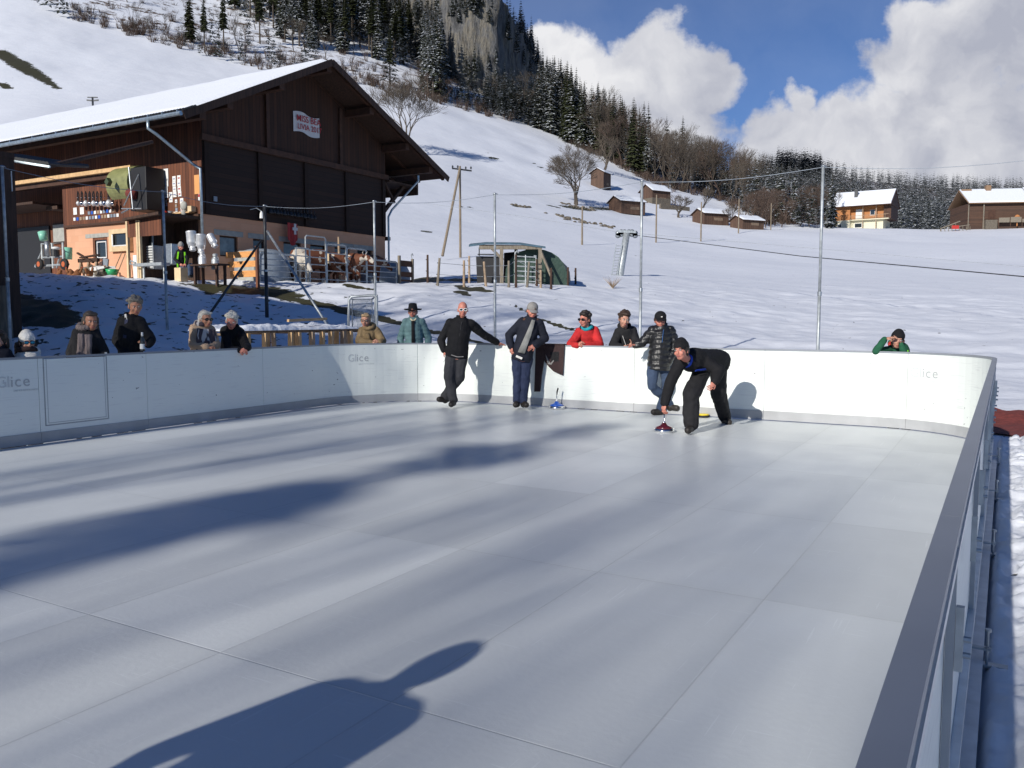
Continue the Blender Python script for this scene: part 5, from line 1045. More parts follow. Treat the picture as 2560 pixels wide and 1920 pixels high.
    mb.path([(off, ya, zb), (off, ya, zt), (off, yb, zt), (off, yb, zb + .1)], .05, 8); mb.tube((off, ya, (zt + zb) / 2 - .05), (off, yb, (zt + zb) / 2 - .05), .04); mb.tube((off, ya, (zt + zb) / 2 + .2), (off, ya + .5, zb + .1), .04); mb.tube((off, ya + .5, zb + .1), (off, yb - .3, zb + .12), .045); mb.tube((off, (ya + yb) / 2, zt), (off, (ya + yb) / 2, zb), .05); mb.tube((off, yb + .2, (zt + zb) / 2), (off, yb + .45, zb), .035); mb.build('frame', 'galv', r)
    for px in (109, 171):
        y, z = xg(px, 661); mb = MB(); mb.lathe([(.10, -.05), (.20, -.05), (.215, 0), (.20, .05), (.10, .05)], rot=Matrix.Rotation(R(90), 3, 'Y'), c=(off - .15, y, z), n=20); w = mb.build('wheel', 'rubber', r, smooth=True); mb = MB(); mb.lathe([(0, -.04), (.10, -.04), (.10, .04), (0, .04)], rot=Matrix.Rotation(R(90), 3, 'Y'), c=(off - .17, y, z), n=16); mb.build('rim', 'wheel_orange', w)
    y, z = xg(122, 623); mb = MB(); mb.tube((off - .05, y, z - .25), (off - .05, y, z + .28), .10, n=14); mb.build('canister', 'steel', r, smooth=True); y, z = xg(146, 618); mb = MB(); mb.ell((off - .1, y, z - .05), (.16, .17, .07)); mb.build('lid', 'plastic_white', r, smooth=True); y, z = xg(145, 638); mb = MB(); mb.tube((off - .1, y, z - .05), (off - .1, y, z + .22), .15, n=14); mb.build('vessel', 'iron_dark', r); 
    y, z = xg(111, 590); mb = MB(); rt = Matrix.Rotation(-.25, 3, 'X'); mb.lathe([(0, -.17), (.14, -.17), (.165, .15), (.155, .15), (.13, -.14), (0, -.14)][::-1], c=(off - .05, y, z), rot=rt, n=18); bobj(mb, 'bucket', 'plastic_mint', 'mint green bucket upside down on top of the milking cart', 'bucket', smooth=True)
    y, z = SD(168, 632, -1.5); mb = MB(); mb.lathe([(0, -.25), (.17, -.25), (.19, .2), (0, .2)], (-1.5, y, z), 16); bobj(mb, 'barrel', 'plastic_mint', 'dull green barrel in the shade behind the milking cart', 'barrel', smooth=True)
    # junk: sawhorse, boards, green bowl, brooms, hens
    off = -1.6; r = bempty('sawhorse', 'rough wooden sawhorse heaped with timber against the orange wall', 'sawhorse'); y0, z0 = SD(198, 652, off); y1, _ = SD(246, 652, off); mb = MB(); mb.beam((off, y0, z0), (off, y1, z0), .12, .14); mb.build('beam', 'wood_dark', r); mb = MB()
    for yy in (y0 - .1, (y0 + y1) / 2, y1 + .1):
        for sg in (-1, 1): mb.beam((off, yy, z0), (off + sg * .25, yy + sg * .12, -.1), .06, .06)
    mb.build('leg', 'wood_lath', r); mb = MB(); ya, za = SD(200, 633, off); mb.beam((off - .1, ya, za), (off - .1, ya - .95, za - .38), .08, .06); mb.beam((off - .12, y0 - .3, z0 + .1), (off, y1, z0 + .18), .16, .05); mb.build('plank', 'wood_dark', r)
    y, z = SD(280, 680, -1.6); mb = MB(); mb.lathe([(0, 0), (.14, 0), (.22, .2), (.23, .2), (.15, -.01), (0, -.01)], (-1.6, y, z - .1), 18); bobj(mb, 'bowl', 'plastic_green', 'bright green plastic tub beside the log by the orange wall', 'tub', smooth=True)
    y0, z0 = SD(286, 687, -1.5); y1, _ = SD(330, 688, -1.5); mb = MB(); mb.bx(-1.65, -1.45, y1, y0, -.08, .1); bobj(mb, 'timber_beam', 'wood_new', 'fresh yellow timber beam lying at the foot of the orange wall', 'beam', bevel=.02)
    for px, pt, lb in ((301, 632, 'straight broom handle leaning below the timber-framed window'), (310, 634, 'second thin pole leaning right of the broom handle')):
        y, z = SD(px, pt, -.25); mb = MB(); mb.tube((-.2, y, z), (-.9, y - .12 - .1 * (px > 305), -.05), .02, n=6); bobj(mb, 'pole', 'wood_lath', lb, 'pole')
    y, z = SD(264, 655, -1.4); mb = MB(); mb.box((-1.4, y, z), (.05, .32, .26), Matrix.Rotation(.2, 3, 'X')); bobj(mb, 'metal_sheet', 'plastic_grey', 'small dark sheet standing behind the rubble heap', 'sheet')
    r = None; mb = MB()
    for i in range(46): y, z = SD(rn.uniform(222, 268), rn.uniform(668, 688), -1.7); mb.box((-1.7 + rn.uniform(-.2, .2), y, max(-.05, z)), (rn.uniform(.05, .3), rn.uniform(.05, .3), rn.uniform(.04, .12)), Matrix.Rotation(rn.uniform(0, 3), 3, 'Z') @ Matrix.Rotation(rn.uniform(-.7, .7), 3, 'X'), mi=i % 3)
    o = bobj(mb, 'scrap_heap', ['wood_grey', 'stone_rubble', 'paper'], 'heap of scrap wood and rubble under the orange wall'); tag(o, cat='scrap heap', kind='stuff')
    def hen(px, py, rz, label):
        y, z = SD(px, py, -2.3); r = empty('hen', BM @ Vector((-2.3, y, 0)), BA + rz, label, 'hen'); mb = MB(); mb.ell((0, 0, .24), (.17, .11, .12), Matrix.Rotation(-.25, 3, 'Y')); mb.path([(.10, 0, .28), (.16, 0, .38), (.18, 0, .44)], [.07, .045, .04], 8); mb.ell((.185, 0, .45), .045); mb.path([(-.10, 0, .28), (-.20, 0, .40), (-.26, 0, .42)], [.08, .06, .02], 8)
        for sg in (-1, 1): mb.path([(0, sg * .04, .16), (.02, sg * .04, .01)], .01, 5)
        mb.build('body', 'hen_brown', r, smooth=True); mb = MB(); mb.bx(.17, .22, -.006, .006, .485, .525); mb.ell((.21, 0, .41), (.012, .01, .02)); mb.build('comb', 'comb_red', r)
    hen(148, 672, 1.2, 'brown hen in front of the milking cart'); hen(180, 676, 2.4, 'brown hen just right of the cart wheel'); hen(190, 672, -.6, 'reddish hen pecking left of the sawhorse'); hen(224, 680, .4, 'brown hen under the middle of the sawhorse')
barn_things()
def left_shed():
    r = empty('wooden_shed', (0, 0, 0), 0, 'dark wooden shed cut off by the left edge, with a notice on its corner', 'shed'); Y = 19.0; X = (54 - 1280) / F * Y * .997; s_ = Vector((math.sin(TH), math.cos(TH), 0)); e_ = Vector((math.cos(TH), -math.sin(TH), 0)); c0 = Vector((X, Y, -.2)); mb = MB(); mb.prism([c0, c0 - e_ * 6, c0 - e_ * 6 - s_ * 5, c0 - s_ * 5], (0, 0, 5.2)); mb.build('wall', 'wood_dark', r)
    mb = MB(); c1 = c0 + Vector((0, 0, 5.2)); mb.prism([c1 + e_ * .02, c1 - e_ * 7, c1 - e_ * 7 - s_ * 6, c1 - s_ * 6 + e_ * .02], (0, 0, .12)); mb.build('roof', 'wood_dark', r)
    mb = MB(); mb.bx(X - .32, X - .06, Y - .45, Y - .32, -.2, 2.2); mb.path([(X - 2.5, Y - .3, 1.75), (X - .8, Y - .25, 1.62), (X - .15, Y - .2, 1.62), (X - .12, Y - .2, .3)], .06, 7); mb.build('post', 'wood_grey', r)
    mb = MB(); Yc = 16.9; a = at(0, 398, Yc); b = at(122, 415, Yc); n = 16
    r2 = empty('corrugated_canopy', (0, 0, 0), 0, 'edge of a corrugated metal canopy high at the left', 'canopy'); mb = MB(); p = at(-60, 389, 21); q = at(125, 417, 21)
    mb.beam(p, q, .06, .05); mb.build('edge_beam', 'zinc_pipe', r2); mb = MB()
    for i in range(22): u = p.lerp(q, i / 22.0); mb.path([u + Vector((0, 0, .06)), u + Vector((0, 2.0, .35))], .06, 6)
    mb.build('sheet', 'iron_dark', r2); mb = MB(); mb.tube(q - Vector((.1, 0, 0)), q + Vector((0, 6, 1.8)), .06); mb.build('strut', 'wood_dark', r2)
    P0 = at(19, 453, 18.93); mb = MB(); mb.box((P0.x - .02, 18.93, P0.z), (.24, .012, .44)); o = mb.build('notice', 'paper'); tag(o, 'white notice sheet behind the leftmost net pole', 'notice'); mb = MB(); mb.box((P0.x - .01, 18.92, P0.z + .13), (.18, .006, .06)); mb.box((P0.x - .06, 18.92, P0.z - .15), (.05, .006, .05)); mb.build('print', 'paper_print', o)
left_shed()
# ------------------------------------------------------------------ people
for nm, c in dict(skin=(.52, .27, .19), skin_red=(.55, .22, .16), skin_tan=(.46, .22, .14), lips=(.38, .12, .11)).items(): mat(nm, c, .5, var=.08, vscale=30, spec=.4)
mat('eye_white', (.7, .68, .65), .3); mat('eye_dark', (.03, .02, .015), .2)
for nm, c in dict(hair_brown=(.045, .025, .016), hair_dark=(.022, .015, .012), hair_grey=(.16, .145, .125), hair_white=(.60, .57, .50), hair_blond=(.42, .29, .16), hair_long=(.075, .058, .045)).items(): mat(nm, c, .6, var=.4, vscale=60, stretch=(3, 3, .6), bump=.5, bscale=70, bdist=.01)
for nm, c in dict(c_black=(.011, .011, .013), c_black2=(.018, .018, .02), c_navy=(.014, .016, .026), c_grey=(.05, .05, .055), c_jeans=(.05, .075, .13), c_jeans_dark=(.025, .035, .075), c_red=(.50, .028, .03), c_teal=(.12, .21, .22), c_green=(.018, .095, .05), c_beige=(.42, .30, .21), c_olive=(.24, .17, .09), c_white=(.72, .70, .66), c_scarf=(.22, .175, .165), c_sweater=(.25, .25, .235), c_brownp=(.10, .045, .025), c_turq=(.02, .28, .34), c_blue=(.02, .06, .42), c_capgrey=(.26, .25, .24), c_shirt=(.62, .55, .38), c_vest=(.28, .85, .03), c_maroon=(.05, .03, .03), c_tie=(.05, .055, .10)).items(): cloth(nm, c)
mat('c_puff', (.014, .014, .015), .38, var=.2, vscale=9, bump=.5, bscale=18, bdist=.03, spec=.5)
mat('c_plaid', (.06, .045, .055), .9, col2=(.45, .43, .43), vscale=7, thr=(.52, .56), det=1, stretch=(2.5, 2.5, .7))
mat('shades_black', (.01, .01, .01), .12, spec=.8); mat('shades_blue', (.02, .22, .38), .08, metal=.6); mat('boot', (.022, .018, .015), .6, var=.3)
def n3(co, s_, seed):
    return (vnoise(co[:, 0] * s_ + co[:, 1] * s_ * .6 + 50, co[:, 2] * s_ + 50, seed) + vnoise(co[:, 1] * s_ + 50, co[:, 2] * s_ - co[:, 0] * s_ * .5 + 90, seed + 1)) - 1.0
def panel(c, name, pts, m_, d=.035, parent=None):
    mb = MB(); rings = []
    for u, v, w in pts: rings.append([front(c, u + w * k / 4, v, d - abs(k) * .002) for k in range(-4, 5)] + [front(c, u + w * k / 4, v, d - .02) for k in range(4, -5, -1)])
    mb.loft(rings); return mb.build(name, m_, parent or c['root'], smooth=True)
def rem(mb, name, mats, parent, vox=.012, sm=2, disp=None, dec=None):
    me = mb.mesh('tmp', mats); o = bpy.data.objects.new('tmp', me); COL.objects.link(o)
    md = o.modifiers.new('r', 'REMESH'); md.mode = 'VOXEL'; md.voxel_size = vox
    if sm: m2 = o.modifiers.new('s', 'SMOOTH'); m2.factor = .5; m2.iterations = sm
    dg = bpy.context.evaluated_depsgraph_get(); m3 = bpy.data.meshes.new_from_object(o.evaluated_get(dg)); bpy.data.objects.remove(o)
    if disp:
        n = len(m3.vertices); co = np.empty(n * 3, 'f'); no = np.empty(n * 3, 'f'); m3.vertices.foreach_get('co', co); m3.vertices.foreach_get('normal', no); co = co.reshape(-1, 3); no = no.reshape(-1, 3)
        m3.vertices.foreach_set('co', (co + no * disp(co)[:, None]).astype('f').ravel()); m3.update()
    m3.polygons.foreach_set('use_smooth', [True] * len(m3.polygons)); m3.materials.clear()
    for m_ in (mats if isinstance(mats, (list, tuple)) else [mats]): m3.materials.append(M[m_])
    m3.name = name; o = bpy.data.objects.new(name, m3); link(o, parent); return o
def join_mb(o, mb, mats):
    """append loose pieces (fingers, eyes, lips) to a finished mesh so the body stays one object"""
    me = o.data; base = len(me.materials)
    for m_ in mats: me.materials.append(M[m_])
    bm = bmesh.new(); bm.from_mesh(me); vs = [bm.verts.new(v) for v in mb.v]
    for f, mi in zip(mb.f, mb.m):
        try: q = bm.faces.new([vs[i] for i in f]); q.material_index = base + mi; q.smooth = True
        except ValueError: pass
    bmesh.ops.recalc_face_normals(bm, faces=[f for f in bm.faces if f.material_index >= base]); bm.to_mesh(me); bm.free()
def hand_mb(mb, w, d, palm, s_=1.0, curl=.5, side=1, point=False):
    """w wrist, d direction of the palm, palm = palm normal; five separate fingers"""
    d = d.normalized(); palm = (palm - d * palm.dot(d)).normalized(); x = d.cross(palm) * side
    c = w + d * .045 * s_; R3 = Matrix((x, d, palm)).transposed(); mb.ell(c, (.040 * s_, .052 * s_, .017 * s_), R3, 10, 8)
    for i, (o, l) in enumerate(((-.030, .062), (-.010, .074), (.010, .070), (.029, .054))):
        cu = 0.05 if (point and i == 0) else curl * (1 + .12 * i); p = w + d * .088 * s_ + x * o * s_; r = .0088 * s_; dd = d
        for k, f in enumerate((.45, .32, .23)):
            dd = (dd * math.cos(cu * .9) + palm * math.sin(cu * .9)).normalized(); q = p + dd * l * f * s_; mb.path([p, q], [r, r * .88], 6); p = q; r *= .88
        mb.ell(p, r * 1.05, n=6, m=4)
    p = w + d * .03 * s_ - x * .030 * s_; dd = (d * .75 - x * .65 + palm * .25).normalized(); q = p + dd * .035 * s_; mb.path([p, q, q + (dd + palm * curl + d * .3).normalized() * .03 * s_], [.012 * s_, .010 * s_, .008 * s_], 6)
def person(label, Y0, J, head=(0, 0, 0), top='c_black', bottom='c_navy', shoes='boot', skin='skin', hair='hair_dark', hstyle='short', hat=None, hatc='c_black', glasses=None, bulk=1.0, puff=0.0, s_=1.0, hood=False, collar=True, jl=.16, extra=None, legs=1.0, curl=.5, point=None, coat=False, cat='person', palmL=None, palmR=None, group=None, gz=-.1):
    X0 = (J['pel'][0] - 1280) / F * Y0; root = empty('person', (X0, Y0, gz), 0, label, cat, group); org = Vector((X0, Y0, gz))
    P_ = {k: at(v[0], v[1], Y0 + (v[2] if len(v) > 2 else 0)) - org for k, v in J.items()}
    if 'rw' in J: pass
    k_ = .10 + .04 * (bulk - 1); P_['sL'], P_['sR'] = P_['sL'].lerp(P_['sR'], k_), P_['sR'].lerp(P_['sL'], k_)
    up_ = (P_['head'] - (P_['sL'] + P_['sR']) / 2).normalized(); P_['sL'] = P_['sL'] + up_ * .022 * s_; P_['sR'] = P_['sR'] + up_ * .022 * s_
    sL, sR, pel, hd = P_['sL'], P_['sR'], P_['pel'], P_['head']
    rt = (sR - sL); W_ = rt.length; rt.normalize(); mid = (sL + sR) / 2; spine = (mid - pel).normalized(); fw = rt.cross(spine).normalized(); rtp = rt * .6 + Vector((1, 0, 0)) * .4 if fw.y < 0 else rt; rtp = (rt - spine * rt.dot(spine)).normalized()
    fwp = rtp.cross(spine).normalized(); neck = mid + spine * .045 * s_ + fwp * .01
    for sd_, sg in (('L', -1), ('R', 1)):
        P_['h' + sd_] = P_.get('h' + sd_, pel + rtp * sg * .085 * s_ - spine * .03)
        if 'k' + sd_ not in P_: P_['k' + sd_] = Vector((pel.x + sg * .10 * s_, pel.y - .02, pel.z * .52))
        if 'a' + sd_ not in P_: P_['a' + sd_] = Vector((pel.x + sg * .11 * s_, pel.y + .02, .09))
        if 't' + sd_ not in P_: P_['t' + sd_] = P_['a' + sd_] + Vector((fwp.x, fwp.y, 0)).normalized() * .17 * s_ - Vector((0, 0, .05))
    hy, hp, hr = [R(a) for a in head]; HR = Matrix.Rotation(hy, 3, 'Z') @ Matrix.Rotation(-hp, 3, 'X') @ Matrix.Rotation(hr, 3, 'Y'); hs = s_ ** .35 * 1.07; bk = bulk ** .6
    hl = lambda x, y, z: hd + HR @ Vector((x, y, z)) * hs
    def he(mb, c, r, rot=None, **k): mb.ell(hl(*c), tuple(q * hs for q in r), HR if rot is None else HR @ rot, **k)
    # ---- body
    mb = MB()
    def torso(mb, add, low=0.0, up=1.0):
        prof = [(-.10 - low, .160, .120), (-.02, .165, .125), (.14, .155, .118), (.34, .168, .128), (.43, .165, .116), (.49, .125, .092), (.545, .080, .07)]; L_ = (mid - pel).length; rings = []
        for t, rx, ry in prof:
            if t > up: break
            t2 = t / .48 * L_ if t > 0 else t; c = pel + spine * t2; wide = W_ / .36 if t > .3 else (W_ / .36 * .5 + .5)
            wide = max(.8, min(1.25, wide)) if s_ >= .95 else s_
            rings.append([c + rtp * (rx * wide + add) * math.cos(2 * math.pi * k / 18) + fwp * (ry * s_ + add) * math.sin(2 * math.pi * k / 18) for k in range(18)])
        mb.loft(rings)
    torso(mb, -.022)
    for q in 'LR':
        s0, e0, w0 = P_['s' + q], P_['e' + q], P_['w' + q]; mb.cap_(s0, .045 * s_, e0, .036 * s_); mb.cap_(e0, .036 * s_, w0, .026 * s_)
        mb.cap_(P_['h' + q], .07 * s_, P_['k' + q], .05 * s_); mb.cap_(P_['k' + q], .05 * s_, P_['a' + q], .034 * s_); mb.cap_(P_['a' + q], .034 * s_, P_['t' + q], .028 * s_)
    mb.cap_(neck - spine * .03, .060 * s_, hl(0, .02, -.07), .052 * hs)
    he(mb, (0, .014, .022), (.075, .094, .094)); he(mb, (0, -.020, -.03), (.063, .074, .085)); he(mb, (0, -.040, -.088), (.042, .042, .030)); he(mb, (0, -.072, .024), (.046, .022, .012))
    mb.path([hl(0, -.088, .008), hl(0, -.104, -.02), hl(0, -.112, -.036)], [.010 * hs, .013 * hs, .016 * hs], 8); he(mb, (0, -.100, -.042), (.019, .014, .010))
    for sg in (-1, 1): he(mb, (sg * .077, .008, -.018), (.010, .020, .031)); he(mb, (sg * .038, -.068, -.035), (.024, .022, .022))
    he(mb, (0, -.084, -.068), (.026, .014, .016))
    body = rem(mb, 'body', skin, root, .0095, 1)
    mb = MB()
    he(mb, (0, -.0975, -.0625), (.022, .006, .0045), mi=1, n=8, m=5); he(mb, (0, -.0965, -.0715), (.019, .006, .0055), mi=1, n=8, m=5)
    for sg in (-1, 1):
        he(mb, (sg * .030, -.0855, .003), (.0135, .007, .0075), mi=2, n=8, m=5); he(mb, (sg * .030, -.0915, .003), (.0062, .003, .0066), mi=3, n=8, m=5); he(mb, (sg * .031, -.0915, .020), (.019, .006, .0035), mi=4, n=8, m=4)
    for q, sg in (('L', 1), ('R', -1)):
        w0 = P_['w' + q]; d = (P_['f' + q] - w0) if 'f' + q in P_ else (w0 - P_['e' + q]); pl = (palmL if q == 'L' else palmR) or Vector((sg * .6, .3, -.5)); hand_mb(mb, w0, d, Vector(pl), .98 * s_ ** .6, curl, sg, point == q)
    join_mb(body, mb, [skin, 'lips', 'eye_white', 'eye_dark', hair or 'hair_grey'])
    # ---- clothes
    def folds(amp): return lambda co: n3(co, 9, 5) * amp + n3(co, 23, 8) * amp * .5
    def puffy(amp): return lambda co: (np.abs(np.sin(co[:, 2] * math.pi / .085 + n3(co, 5, 2) * 1.3)) ** .6 - .5) * amp + n3(co, 14, 8) * .008
    mb = MB(); torso(mb, .016 * bulk + .012, jl)
    for q in 'LR':
        s0, e0, w0 = P_['s' + q], P_['e' + q], P_['w' + q]; mb.ell(s0 - spine * .02, (.070 * s_ * bk, .075 * s_ * bk, .070 * s_ * bk)); mb.cap_(s0 - spine * .015, .066 * s_ * bk, e0, .058 * s_ * bk); mb.cap_(e0, .058 * s_ * bk, e0.lerp(w0, .93), .046 * s_ * bk)
        mb.cap_(neck - spine * .005, .070 * s_, s0 - spine * .01, .060 * s_)
    if coat: mb.cap_(pel, .16, pel - Vector((0, 0, .3)), .19)
    jk = rem(mb, 'jacket', top, root, .013, 1, puffy(puff) if puff else folds(.012))
    if collar:
        mb = MB(); n = 20
        for k in range(n):
            a0, a1 = [(2 * math.pi * t / n) * .86 + math.pi * .64 for t in (k, k + 1)]
            f = lambda a, r, z: neck + rtp * math.cos(a) * r + fwp * math.sin(a) * r + spine * z
            r0, r1, r2 = .094 * s_, .086 * s_, .066 * s_
            mb.add([f(a0, r0, -.03), f(a1, r0, -.03), f(a1, r1, .068), f(a0, r1, .068), f(a0, r2, .062), f(a1, r2, .062), f(a1, r2, -.03), f(a0, r2, -.03)], [(0, 1, 2, 3), (3, 2, 5, 4), (4, 5, 6, 7)])
        mb.build('collar', top, root, smooth=True)
    if hood: mb = MB(); mb.ell(neck - fwp * .10 + spine * .0, (.12 * s_, .08 * s_, .08 * s_)); rem(mb, 'hood', top, root, .014, 2, folds(.014))
    mb = MB(); mb.ell(pel - spine * .03, (.150 * s_, .122 * s_, .12 * s_)); 
    for q in 'LR': mb.cap_(P_['h' + q], .102 * s_ * (1 + (legs - 1) * .4), P_['k' + q], .078 * s_ * legs); mb.cap_(P_['k' + q], .076 * s_ * legs, P_['a' + q] + Vector((0, 0, .03)), .066 * s_ * legs)
    rem(mb, 'trousers', bottom, root, .013, 1, folds(.013))
    for q in 'LR':
        a, t = P_['a' + q], P_['t' + q]; mb = MB(); mb.cap_(a + Vector((0, 0, .05)), .054 * s_, a - Vector((0, 0, .03)), .058 * s_); mb.cap_(a - Vector((0, 0, .030)) - (t - a).normalized() * .03, .052 * s_, t - Vector((0, 0, -.012)), .050 * s_); rem(mb, 'shoe', shoes, root, .012, 1)
    # ---- hair and head gear
    hn = lambda co: n3(co, 40, 3) * .007 + n3(co, 16, 6) * .008
    if hstyle != 'bald':
        mb = MB(); he(mb, (0, .028, .036), (.085, .098, .088)); he(mb, (0, .060, -.02), (.074, .058, .075))
        for sg in (-1, 1): he(mb, (sg * .066, .022, .0), (.020, .045, .05))
        if hat is None: he(mb, (.012, -.045, .085), (.062, .045, .026)); he(mb, (-.02, -.04, .088), (.05, .045, .028))
        if hstyle in ('bob', 'long'):
            for sg in (-1, 1): mb.cap_(hl(sg * .072, .03, .02), .028 * hs, hl(sg * .074, .038, -.08), .026 * hs)
            mb.cap_(hl(0, .06, 0), .075 * hs, hl(0, .065, -.09), .066 * hs)
        if hstyle == 'long':
            for sg in (-1, 1): mb.cap_(hl(sg * .074, .04, -.06), .032 * hs, hl(sg * .095, .05, -.20), .036 * hs)
            mb.cap_(hl(0, .07, -.08), .075 * hs, hl(0, .07, -.22), .08 * hs)
        if hstyle == 'curly':
            rn = random.Random(2)
            for _ in range(26): a = rn.uniform(.1, math.pi - .1); mb.ell(hl(math.cos(a) * .10, .03 + math.sin(a) * .07, rn.uniform(-.19, -.02)), rn.uniform(.022, .036))
        if hstyle == 'wild':
            rn = random.Random(4)
            for _ in range(30): a = rn.uniform(0, 6.28); e = rn.uniform(.1, 1.4); mb.ell(hl(math.cos(a) * math.cos(e) * .085, .03 + math.sin(a) * math.cos(e) * .09, .035 + math.sin(e) * .088), rn.uniform(.018, .03))
        rem(mb, 'hair', hair, root, .009, 1, hn)
    if hat == 'beanie':
        mb = MB(); he(mb, (0, .012, .050), (.091, .108, .086)); he(mb, (0, .020, .095), (.066, .08, .060)); he(mb, (0, .020, .020), (.090, .100, .045)); rem(mb, 'hat', hatc, root, .010, 2, lambda co: n3(co, 30, 3) * .004)
    if hat == 'beret':
        mb = MB(); he(mb, (0, .03, .070), (.108, .120, .075)); he(mb, (0, .015, .03), (.088, .104, .040)); rem(mb, 'hat', hatc, root, .010, 2, lambda co: n3(co, 26, 3) * .012)
    if hat == 'cap':
        mb = MB(); he(mb, (0, .014, .050), (.087, .103, .080)); he(mb, (0, .014, .030), (.087, .103, .030)); o = rem(mb, 'cap', hatc, root, .010, 2); mb = MB(); n = 10; top_ = []; 
        for k in range(n + 1): a = math.pi * (1.18 + .64 * k / n); top_.append((math.cos(a), math.sin(a)))
        rings = [[hl(c * .074, .0 + s2 * .088, .034), hl(c * .080, -.045 + s2 * .115, .018 - .012 * abs(c)), hl(c * .080, -.045 + s2 * .115, .012 - .012 * abs(c)), hl(c * .074, .0 + s2 * .088, .026)] for c, s2 in top_]; mb.loft(rings); mb.build('visor', hatc, o)
    if hat == 'fedora':
        mb = MB(); sh = Vector((0, .012, 0)); Rt = HR
        prof = [(0, .150), (.045, .152), (.070, .142), (.082, .06), (.086, .040), (.150, .036), (.165, .048), (.150, .030), (.088, .030), (0, .03)]
        mb.lathe([(r * hs, z * hs) for r, z in prof], c=hl(0, .012, .0), n=28, rot=Rt); mb.v = mb.v; o = mb.build('hat', hatc, root, smooth=True)
    if glasses:
        lens, frame = {'black': ('shades_black', 'shades_black'), 'white': ('shades_black', 'plastic_white'), 'blue': ('shades_blue', 'shades_black'), 'clear': ('glass_grey', 'shades_black'), 'gold': ('skin', 'wood_beam')}[glasses]; mb = MB()
        for sg in (-1, 1):
            if glasses != 'clear' and glasses != 'gold': he(mb, (sg * .033, -.0975, .003), (.026, .005, .018), mi=0, n=12, m=6)
            ring = [hl(sg * .033 + .027 * math.cos(t), -.099 + .012 * abs(math.cos(t)) * 0, .003 + .019 * math.sin(t)) for t in [2 * math.pi * k / 12 for k in range(13)]]; mb.path(ring, .0035 * hs if glasses != 'white' else .006 * hs, 5, mi=1)
            mb.path([hl(sg * .060, -.096, .006), hl(sg * .074, -.05, .006), hl(sg * .077, .01, .002)], .003 * hs, 5, mi=1)
        mb.path([hl(-.008, -.101, .008), hl(.008, -.101, .008)], .003 * hs, 5, mi=1); mb.build('glasses', [lens, frame], root)
    ctx = dict(root=root, P=P_, neck=neck, fw=fwp, rt=rtp, sp=spine, mid=mid, pel=pel, hl=hl, s=s_, jk=jk)
    if extra: extra(ctx)
    return root, ctx
def front(c, u, v, d=.0):
    """point on the chest: u to the viewer's right, v up from the pelvis (0..1 to the neck), d out from the cloth"""
    L_ = (c['mid'] - c['pel']).length; ry = .150 * c['s'] + d; x = u; return c['pel'] + c['sp'] * L_ * v + c['rt'] * x + c['fw'] * (ry * math.sqrt(max(0, 1 - (x / .26) ** 2)))
def strip(c, name, pts, w, m_, t=.006, parent=None):
    mb = MB(); 
    for (a, b) in zip(pts[:-1], pts[1:]): mb.beam(a, b + (b - a) * .06, w, t, up=c['fw'])
    return mb.build(name, m_, parent or c['root'])
def scarf_ring(c, m_, r=.085, th=.032, name='scarf', n=14):
    mb = MB(); ps = [c['neck'] + c['rt'] * math.cos(a) * r + c['fw'] * (math.sin(a) * r * .95 + .01) + c['sp'] * (.035 + .012 * math.sin(a * 2)) for a in [2 * math.pi * k / n for k in range(n + 1)]]; mb.path(ps, th, 8); return mb
